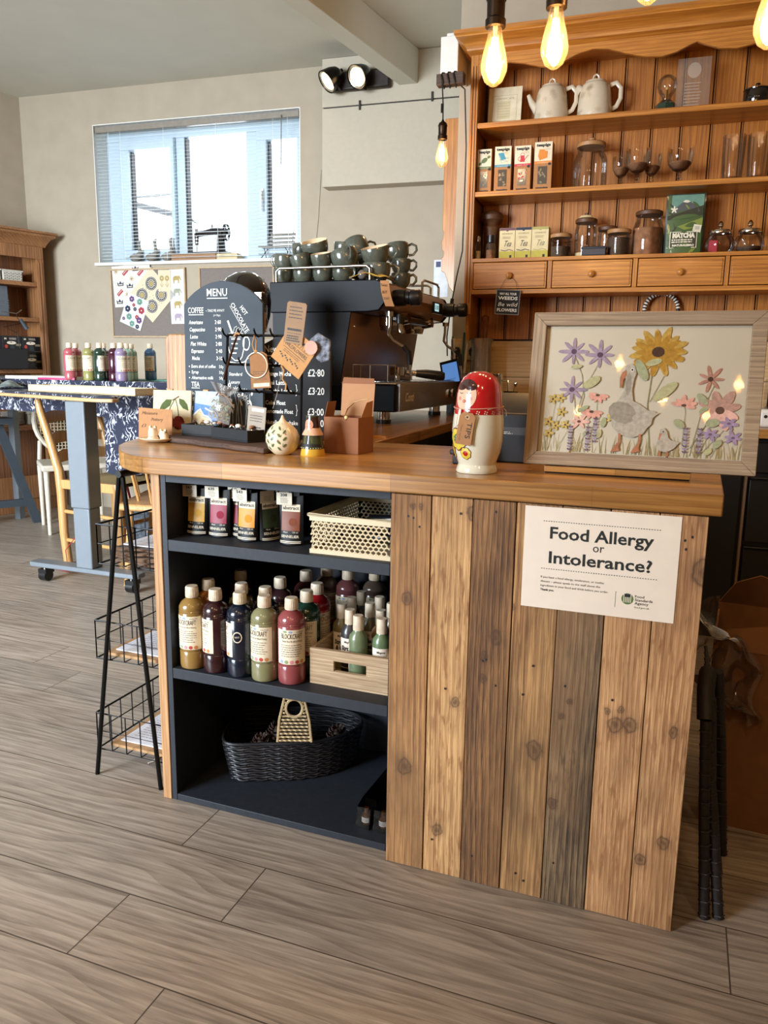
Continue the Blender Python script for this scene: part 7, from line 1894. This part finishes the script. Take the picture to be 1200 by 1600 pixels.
MB().box(-1.45, -.33, 1.01, .72, .36, 1.035, ply).obj('table_top', tb)
for x, y in ((-1.38, -.2), (.62, -.2), (-1.38, .3), (.62, .3)): MB().box(x, y, 0, x+.05, y+.05, 1.01, grey_m).obj('leg', tb)
b = MB()
b.box(-1.47, -.36, 1.036, .74, .38, 1.040, navyf)
b.grid(lambda u, v: (-1.47+1.53*u, -.362-.012*sin(24*u)*(1-v), 1.038-(.195+.012*sin(9*u))*(1-v)), 60, 6, navyf)
b.grid(lambda u, v: (.06+.68*u, -.362-.020*sin(15*u+1)*(1-v), 1.038-(.52+.02*sin(9*u))*(1-v)), 30, 8, navyf)
b.grid(lambda u, v: (.742+.012*sin(14*u)*(1-v), -.36+.74*u, 1.038-.5*(1-v)), 30, 6, navyf)
o = b.obj('tablecloth', loc=(-2.6, 2.45, 0), fix=False); tag(o, 'navy tablecloth with white floral sprigs hanging from the craft table', 'tablecloth')
o = MB().box(0, 0, 0, .62, .36, .004, pm('green_mat', '#4fa393', .6)).obj('cutting_mat', loc=(-2.56, 2.38, 1.0405), rz=rad(2)); tag(o, 'teal green cutting mat under the blue bottle on the craft table', 'mat')
tr_ = thing('craft_tray', 'shallow pale wooden tray at the front edge of the standing desk', 'tray', (-2.80, 1.79, .9855), rad(-12))
pal = wood('pale_tray_wood', '#dccaa6', '#c2ab82', 'X', 1.3, .6, 111)
MB().box(0, 0, 0, .88, .14, .006, pal).obj('tray_base', tr_)
for q in ((0, 0, 0, .88, .012, .036), (0, .128, 0, .88, .14, .036), (0, .012, 0, .012, .128, .036), (.868, .012, 0, .88, .128, .036)): MB().box(*q, pal).obj('tray_side', tr_, bevel=.001)
o = MB().box(0, 0, 0, .55, .3, .018, pm('white_sheet_pile', '#dcd8d0', .8)).obj('paper_pad', loc=(-3.35, 2.16, 1.0405)); tag(o, 'pad of white paper on the craft table behind the crumpled rag', 'paper')
o = MB().prism([(0, 0), (.20, .0), (.26, .02), (.20, .045), (0, .045)], 0, .012, pm('magenta_file', '#b51f5c', .5)).obj('magenta_folder', loc=(-3.05, 2.115, 1.0405)); tag(o, 'magenta pointed folder beside the rag on the craft table', 'folder')
o = MB(); o.grid(lambda u, v: (.42*u, .16*v, .012+.05*abs(sin(7*u+3*v))*sin(pi*v)**.5*sin(pi*u)**.4), 26, 12, pm('paint_rag', '#8d9a98', .95, var=.4, scale=18))
o = o.obj('paint_rag', loc=(-3.50, 2.0, .987), fix=False, rz=rad(-18)); m = o.modifiers.new('s', 'SOLIDIFY'); m.thickness = .004; tag(o, 'crumpled grey-green paint rag on the desk cloth at the left', 'rag')
TG = 'paint bottles on the craft table'
for l_, x, y, c, fa in (('rose pink bottle, leftmost on the craft table', -2.83, 2.15, '#a8545c', -20), ('second pink bottle half behind the leftmost one', -2.86, 2.235, '#a05058', -35), ('olive yellow bottle on the craft table', -2.69, 2.15, '#8c8850', -75), ('dark green bottle on the craft table', -2.61, 2.15, '#1c3327', 0),
                        ('black-green bottle behind the dark green one', -2.655, 2.235, '#1a2a26', -60), ('deep maroon bottle on the craft table', -2.525, 2.17, '#3c1022', 60), ('lavender bottle on the craft table', -2.45, 2.14, '#8d7d98', -30), ('pale mint bottle behind the lavender one', -2.50, 2.25, '#8fae98', -60), ('small-labelled green bottle right behind the mint one', -2.53, 2.33, '#7d9c8a', -60), ('steel blue bottle alone at the right end of the craft table', -2.47, 2.43, '#3c5f86', -80)):
    bottle(l_, x, y, 1.045 if y > 2.39 else 1.0405, c, fa, group=TG)

# ================================================================== CHAIRS
beech = wood('beech_chair', '#c99b62', '#a3753f', 'Z', 1.5, .4, 121, coat=.2); rush = pm('rush_seat', '#a08a58', .9, var=.25, scale=120, bump=.8, stretch=(1, 8, 1))
ca = thing('ladderback_chair', 'beech ladder-back chair with a rush seat tucked behind the standing desk leg', 'chair', (-2.43, 2.05, 0), rad(-4)); ca.scale = (1, 1, 1.04)
for sy in (-1, 1):
    y = .205*sy
    b = MB(); b.tube([(-.215, y, 0), (-.235, y, .18), (-.235, y, .40), (-.245, y*1.0, .52), (-.30, y, .68), (-.36, y, .84), (-.375, y, .90)], [.025, .025, .027, .026, .024, .022, .018], beech, 10); b.obj('back_leg', ca)
    b = MB(); b.tube([(.205, y*1.05, 0), (.212, y*1.05, .20), (.200, y*1.05, .44), (.185, y*1.05, .475)], [.022, .026, .027, .022], beech, 10); b.obj('leg', ca)
    for z in (.14, .30): MB().cyl((-.225, y, z), (.205, y*1.05, z-.01), .011, .011, beech, 10).obj('stretcher', ca)
    MB().box(-.235, y-.014, .425, .20, y+.014, .475, beech).obj('seat_rail', ca, bevel=.004)
for z in (.12, .26): MB().cyl((.208, -.215, z), (.208, .215, z), .011, .011, beech, 10).obj('stretcher', ca)
for z, x in ((.58, -.268), (.68, -.302), (.79, -.345)):
    b = MB(); P = []
    n = 12; vs = []
    for i in range(n+1):
        u = i/n; y = -.195+.39*u; bow = -.03*sin(pi*u); top_ = .030+.018*sin(pi*u)+.008*sin(3*pi*u)
        for dx, dz in ((-.007, -.022+.010*sin(pi*u)), (.007, -.022+.010*sin(pi*u)), (.007, top_), (-.007, top_)): vs.append((x+bow+dx, y, z+dz))
    fs = [(i*4+j, i*4+(j+1) % 4, i*4+4+(j+1) % 4, i*4+4+j) for i in range(n) for j in range(4)]+[(0, 3, 2, 1), (n*4, n*4+1, n*4+2, n*4+3)]
    b.add(vs, fs, beech); b.obj('ladder_slat', ca)
b = MB(); b.grid(lambda u, v: (-.225+.42*u, -.20+.40*v, .474+.012*(1-abs(2*u-1))*(1-abs(2*v-1))), 12, 12, rush); b.grid(lambda u, v: (-.225+.42*u, -.20+.40*v, .455), 2, 2, rush); b.obj('seat', ca, fix=False)
cw = thing('wooden_armchair', 'wooden chair with a shaped solid seat and bow arm beside the wire stand', 'chair', (-1.93, 1.90, 0), rad(20))
b = MB(); b.prism([(-.24, -.23), (-.05, -.27), (.20, -.25), (.24, 0), (.20, .25), (-.05, .27), (-.24, .23)], .405, .440, beech); b.obj('seat', cw, bevel=.010)
for x, y in ((-.19, -.18), (.17, -.20), (-.19, .18), (.17, .20)): b = MB(); b.tube([(x*1.15, y*1.15, 0), (x*1.05, y*1.05, .2), (x, y, .405)], [.015, .022, .016], beech, 12); b.obj('leg', cw)
b = MB(); b.cyl((-.19, -.19, .20), (.18, -.21, .20), .010, .010, beech, 8).cyl((-.19, .19, .20), (.18, .21, .20), .010, .010, beech, 8).cyl((0, -.2, .20), (0, .2, .2), .010, .010, beech, 8); b.obj('stretcher', cw)
b = MB(); b.tube([(.24*cos(a_)*1.0, .27*sin(a_), .63) for a_ in [rad(60+ (240)*i/16) for i in range(17)]], .016, beech, 10, flat=1.6); b.obj('bow_arm', cw)
for i in range(7): a_ = rad(75+210*i/6); MB().cyl((.20*cos(a_), .22*sin(a_), .44), (.235*cos(a_), .265*sin(a_), .62), .008, .007, beech, 8).obj('spindle', cw)
cn = thing('cane_chair', 'pale painted chair with an oval cane back by the bookcase', 'chair', (-3.50, 2.82, 0), rad(52))
pw_ = pm('painted_chair', '#cbc1ae', .6); cane = pm('cane_mesh', '#b9ab90', .7)
b = MB(); P = [(.22*cos(q*pi/14), -.0, .74+.23*sin(q*pi/14)) for q in range(28)]; b.tube(P, .016, pw_, 8, closed=True); b.obj('back_frame', cn)
b = MB()
for i in range(-9, 10):
    x = i*.0225; h_ = .21*(1-(x/.21)**2)**.5 if abs(x) < .21 else 0
    if h_ > .02: b.cyl((x, 0, .74-h_), (x, 0, .74+h_), .003, .003, cane, 5).cyl((-h_*1.0, .003, .74+x), (h_*1.0, .003, .74+x), .003, .003, cane, 5)
b.obj('cane_panel', cn)
b = MB(); b.prism([(-.22, 0), (.22, 0), (.24, -.40), (-.24, -.40)], .43, .47, pw_); b.obj('seat', cn, bevel=.01)
for x, y in ((-.20, .0), (.20, .0), (-.21, -.37), (.21, -.37)): b = MB(); b.tube([(x, y, 0), (x, y, .43)], [.013, .019], pw_, 10); b.obj('leg', cn)
for x in (-.20, .20): MB().tube([(x, 0, .47), (x*.95, 0, .60)], .014, pw_, 8).obj('back_post', cn)
o = MB(); o.sph((0, 0, .16), .15, pm('patterned_bag', '#565c64', .9, var=.5, scale=30), (1.0, .55, 1.05), 16, 12); o = o.obj('fabric_bag', loc=(-2.52, 2.30, 0.0)); tag(o, 'patterned fabric bag on the floor behind the ladder-back chair', 'bag')
b = MB(); rd = pm('red_strap', '#a51e2c', .8)
b.tube([(0, 0, .80), (.02, -.01, .70), (.06, -.02, .60), (.04, 0, .45), (.06, .02, .30)], [.012, .02, .016, .012, .010], rd, 8, flat=.4)
o = b.obj('red_scarf', loc=(-2.66, 2.33, 0)); tag(o, 'red strap hanging over the back of the ladder-back chair', 'scarf')
b = MB(); b.tube([(-.05, -.0, .008), (.0, -.06, .006), (.10, -.08, .006), (.20, -.02, .005)], .006, rd, 6, flat=.4); b.tube([(.08, .05, .20), (.02, .0, .10), (.05, -.02, .008)], .006, rd, 6, flat=.4)
o = b.obj('red_ribbon', loc=(-2.64, 1.80, 0)); tag(o, 'red ribbon trailing on the floor at the foot of the ladder-back chair', 'ribbon')
gt = thing('grey_trestle', 'slate-grey wooden trestle leg at the left edge of the photo', 'trestle', (-3.90, 2.42, 0), rad(60))
gp2 = pm('slate_paint', '#333b42', .6)
for sx in (-1, 1): b = MB(); b.M = FR((0, 0, 0)); b.prism([(.34*sx-.03, 0), (.34*sx+.03, 0), (.12*sx+.03, .72), (.12*sx-.03, .72)], -.02, .02, gp2); b.obj('leg', gt)
MB().box(-.30, -.018, .13, .30, .018, .18, gp2).obj('brace', gt); MB().box(-.2, -.10, .72, .2, .10, .76, gp2).obj('top_board', gt)

# ================================================================== LEFT BOOKCASE
KM = Matrix(((sin(A16), -cos(A16), 0, -4.05), (cos(A16), sin(A16), 0, 3.25), (0, 0, 1, 0), (0, 0, 0, 1)))
bcw = wood('bookcase_pine', '#a8764a', '#6f4526', 'Z', 1.0, .5, 131, knot=3); bcd = wood('bookcase_back', '#8a5a38', '#4e2d1a', 'Z', .8, .6, 137, knot=3.5); bch = wood('bookcase_shelf', '#a8764a', '#71482a', 'Y', 1.0, .5, 139)


def K(name, label, cat, s_, v, z, group=None):
    t = thing(name, label, cat, (0, 0, 0), 0, group); t.matrix_world = KM @ Matrix.Translation((s_, v, z)); return t


bk_ = K('pine_bookcase', 'tall dark pine bookcase with moulded cornice at the left edge', 'bookcase', 0, 0, 0)
SW = -1.15
def kp(name, *boxes, m=None, bevel=.002, par=None):
    b = MB()
    for q in boxes: b.box(*q, m or bcw)
    return b.obj(name, par or bk_, bevel=bevel)


kp('side_panel', (-.03, .0, .10, .0, .26, 1.99)); kp('side_panel', (SW, .0, .10, SW+.03, .26, 1.99))
kp('stile', (-.055, -.018, .10, 0, 0, 1.90), (-.048, -.023, .12, -.038, -.018, 1.88), (-.026, -.023, .12, -.016, -.018, 1.88)); kp('back_panel', (SW+.03, .235, .10, -.03, .25, 1.99), m=bcd)
for z in (1.70, 1.44, 1.055): kp('shelf', (SW+.03, .0, z, -.03, .2345, z+.03), m=bch)
kp('counter_shelf', (SW, -.16, .64, -.031, .2345, .675), m=bch); kp('frieze', (SW, -.018, 1.90, 0, 0, 1.99))
b = MB(); pf_ = [(0, 1.985), (.02, 1.99), (.028, 2.01), (.05, 2.045), (.075, 2.06), (.078, 2.075), (.088, 2.08), (.088, 2.095)]
n = len(pf_); vs = [(SW, -p, z) for p, z in pf_]+[(p, -p, z) for p, z in pf_]+[(p, .26, z) for p, z in pf_]
fs = []
for i in range(n-1): fs += [(i, i+1, n+i+1, n+i), (n+i, n+i+1, 2*n+i+1, 2*n+i)]
b.add(vs, fs, bch); b.box(SW, 0, 1.99, 0, .26, 2.095, bch); b.obj('cornice', bk_)
kp('lower_cabinet', (SW+.03, .08, .10, -.04, .22, .64), m=bcd); kp('plinth', (SW, -.02, 0, 0, .2, .10)); kp('skirt_board', (SW, -.03, .10, 0, -.019, .28))
K2 = [(-.21, .10, 'white latticed plastic basket nearest the end of the top bookcase shelf', .15), (-.375, .10, 'white latticed plastic basket at the picture edge on the top bookcase shelf', .15)]
for s_, v, lab, w in K2:
    t = K('plastic_basket', lab, 'basket', s_, v-.05, 1.7305, 'white baskets on the bookcase'); wbm = pm('white_plastic', '#c9c6bb', .5); bm_ = MB(); bm_.box(-w/2, 0, 0, w/2, .12, .075, wbm); bm_.obj('basket_body', t, bevel=.006)
    bm_ = MB(); bm_.box(-w/2-.004, -.004, .070, w/2+.004, .124, .080, wbm)
    for i in range(9):
        for j in range(3): bm_.box(-w/2+.012+i*.0155, -.0006, .012+j*.018+(i % 2)*.006, -w/2+.019+i*.0155, .0, .018+j*.018+(i % 2)*.006, gp2)
    bm_.obj('rim', t)
t = K('storage_box', 'grey-blue lidded box on the second bookcase shelf at the left edge', 'box', -.40, .06, 1.4705); MB().box(-.15, 0, 0, .15, .14, .225, pm('grey_blue_box', '#5d6670', .5)).obj('box_body', t, bevel=.006)
b = MB()
for i in range(4): b.box(-.15, -.004, .06+.018*i, .15, -.0005, .068+.018*i, MATS['grey_blue_box'])
b.obj('ribbing', t)
bx = pm('black_carton', '#15161b', .45)
for i, (s_, z) in enumerate(((-.105, 0), (-.105, .123), (-.255, 0), (-.255, .123))):
    t = K('cake_stand_box', ('lower right black carton with a picture of a white turntable on it', 'upper right black carton with a picture of a white turntable on it', 'lower left black carton, mostly behind the dark basket', 'upper left black carton on the lower bookcase shelf')[i], 'box', s_, .045, 1.0855+z, 'black cartons in the bookcase')
    MB().box(-.072, 0, 0, .072, .16, .122, bx).obj('carton', t, bevel=.001)
    b = MB(); b.M = FR((0, -.0006, 0)); b.ell(-.005, .072, .036, .012, paper_m, .0003, n=20).ell(-.008, .076, .008, .003, bx, .0006, n=10); b.ell(-.046, .045, .012, .014, lred, .0003); b.flat([(-.02, .014), (.022, .014), (.012, .052), (-.012, .052)], gp2, .0003)
    b.rect(.028, .050, .068, .066, gp, .0004); b.text('M', -.058, .096, .012, paper_m, w=.016, z=.0006, bold=.05); b.scribble(-.02, .094, .06, .016, 2, paper_m, .0006, lw=.003); b.scribble(.02, .008, .05, .006, 1, gp, .0006); b.obj('printed_front', t, fix=False)
t = K('dark_basket', 'dark mesh basket in front of the black cartons', 'basket', -.34, -.09, 1.0855); MB().box(-.13, 0, 0, .13, .12, .15, pm('dark_mesh', '#191a20', .6, var=.3, scale=150)).obj('basket_body', t, bevel=.008)
# clip lamp on the shelf edge
t = K('clip_lamp', 'small dark clip-on lamp with a bent arm on the bookcase shelf edge', 'lamp', -.24, -.03, 1.44)
MB().tube([(-.12, -.02, .06), (-.02, -.03, .05), (.02, -.03, .08)], .0035, steel_m, 6).tube([(-.03, -.03, .05), (.0, -.04, -.02), (-.12, -.03, -.05), (-.02, -.02, -.09), (.0, -.02, -.26)], .003, blackmetal_m, 6).obj('arm', t)
MB().cyl((.0, -.04, .01), (.035, -.06, -.06), .012, .017, gp2, 12).obj('lamp_head', t)
for i in range(14):
    t_ = K('dinner_plate', 'white plate in the tall pile on the bookcase ledge', 'plate', -.335, -.03, .6755+.0068*i, 'white plates piled on the bookcase ledge') if i == 0 else copy_tree(pl0)
    if i == 0: pl0 = t_; b = MB(); b.lathe([(0, 0), (.045, 0), (.062, .003), (.082, .008), (.083, .010), (.060, .005), (0, .004)], pm('plate_white', '#cfcbc2', .3, coat=.3), 26); b.obj('plate_body', t_)
    else: t_.matrix_world = KM @ Matrix.Translation((-.335+.002*(i % 3), -.03, .6755+.0068*i))
    t_['label'] = ('lowest', 'second lowest', 'third lowest', 'fourth lowest', 'fifth lowest', 'sixth lowest', 'seventh lowest', 'seventh highest', 'sixth highest', 'fifth highest', 'fourth highest', 'third highest', 'second highest', 'topmost')[i]+' white plate of the pile on the bookcase ledge'
t = K('white_tub', 'white lidded plastic tub beside the plates on the bookcase ledge', 'tub', -.175, -.10, .6755); MB().box(-.07, 0, 0, .07, .13, .075, wbm).obj('tub_body', t, bevel=.008); MB().box(-.075, -.004, .0755, .075, .134, .10, wbm).obj('lid', t, bevel=.005)

# ================================================================== RIGHT OF THE COUNTER
wv_m = pm('dark_wicker_chair', '#1c1614', .6, var=.3, scale=90)
fc = thing('folding_chair', 'folded dark woven chair leaning against the right end of the counter', 'chair', (0, 0, 0))
for P, nm in ((((.700, .075, 0), (.682, .095, .22), (.668, .11, .43)), 'leg'), (((.728, .085, 0), (.700, .11, .22), (.672, .13, .40)), 'leg'), (((.745, .33, .0), (.715, .27, .30), (.690, .22, .50)), 'leg'), (((.70, .16, .10), (.69, .14, .30), (.675, .13, .47)), 'side_rail')):
    b = MB(); b.tube(P, .0115, wv_m, 10)
    for k in range(14):
        u = k/14; a_ = Vector(P[0]).lerp(Vector(P[2]), u); b.tube([tuple(a_+Vector((.012*cos(q), .012*sin(q), .002*q))) for q in range(7)], .002, wv_m, 4)
    b.obj(nm, fc)
b = MB()
for j in range(12):
    for k in range(7):
        y = .13+.022*k; z = .16+.028*j+.006*k; b.tube([(.700-.003*j+.006, y, z), (.700-.003*j, y+.010, z+.014), (.700-.003*j-.004, y+.018, z+.03)], .004, wv_m, 5)
b.obj('woven_seat', fc)['kind'] = 'stuff'
MB().tube([(.668, .11, .43), (.664, .14, .485), (.668, .20, .50), (.675, .24, .48)], .018, wv_m, 10).obj('top_roll', fc)
cd = pm('brown_cardboard', '#7a5230', .9, var=.05)
cb_ = thing('cardboard_box', 'tall open brown cardboard carton standing beyond the folded chair', 'box', (.82, .62, 0), rad(-4))
b = MB()
for q in ((-.12, -.16, 0, .09, -.155, .47), (-.12, .155, 0, .09, .16, .50), (-.12, -.155, 0, -.115, .155, .48), (.085, -.155, 0, .09, .155, .48), (-.105, -.155, 0, .085, .155, .004)): b.box(*q, cd)
b.obj('carton', cb_)
b = MB(); b.M = FR((-.12, -.161, .47), (1, 0, 0), (0, -1, .5)); b.prism([(.0, 0), (.20, 0), (.18, .05), (.12, .07), (.03, .05)], -.002, .002, cd); b.obj('carton_flap', cb_)
b = MB(); b.M = FR((-.12, .16, .50), (1, 0, 0), (0, -1, -.3)); b.prism([(.0, 0), (.20, 0), (.17, .08), (.10, .10), (.04, .07)], -.002, .002, cd); b.obj('carton_flap', cb_)
b = MB(); b.box(.05, -.1612, .34, .085, -.1605, .47, pm('parcel_tape', '#9c7446', .25, coat=.6)); b.obj('tape', cb_)
pl_m = glass('crumpled_film', (.93, .9, .86), 2.2, op=.05, opc=(.6, .55, .5)); b = MB(); random.seed(77)
def film(u, v): return (.11*(u-.5)+.03*sin(9*v+4*u), .02*sin(17*u+5*v)+.02*sin(23*v)  , .32*v+.012*sin(31*u)*sin(19*v))
b.grid(film, 34, 44, pl_m); o = b.obj('plastic_film', loc=(.785, .43, .30), rz=rad(-14), fix=False); o.rotation_euler[1] = rad(-28); tag(o, 'crumpled clear plastic film hanging over the cardboard carton', 'plastic wrap')
o = MB().tube([(0, 0, .002), (.01, .015, .003), (.004, .03, .004), (.012, .045, .003), (.022, .06, .003)], .0022, paper_m, 5).obj('paper_scrap', loc=(-.80, .16, 0)); tag(o, 'tiny curl of white paper on the floor below the wire stand', 'scrap')

# heights of the dresser things, measured against the shelves
for o in list(COL.objects):
    k = {'framed_certificate': 1.18, 'teapot': 1.07, 'bell_jar_lamp': 1.1, 'acrylic_plaque': 1.12, 'enamel_pot': 1.12, 'glass_tumbler': 1.15, 'wooden_mill': 1.08, 'tea_carton': 1.11, 'matcha_pouch': 1.04}.get(o.name.split('.')[0])
    if k and o.parent is None: o.scale = (1, 1, k)
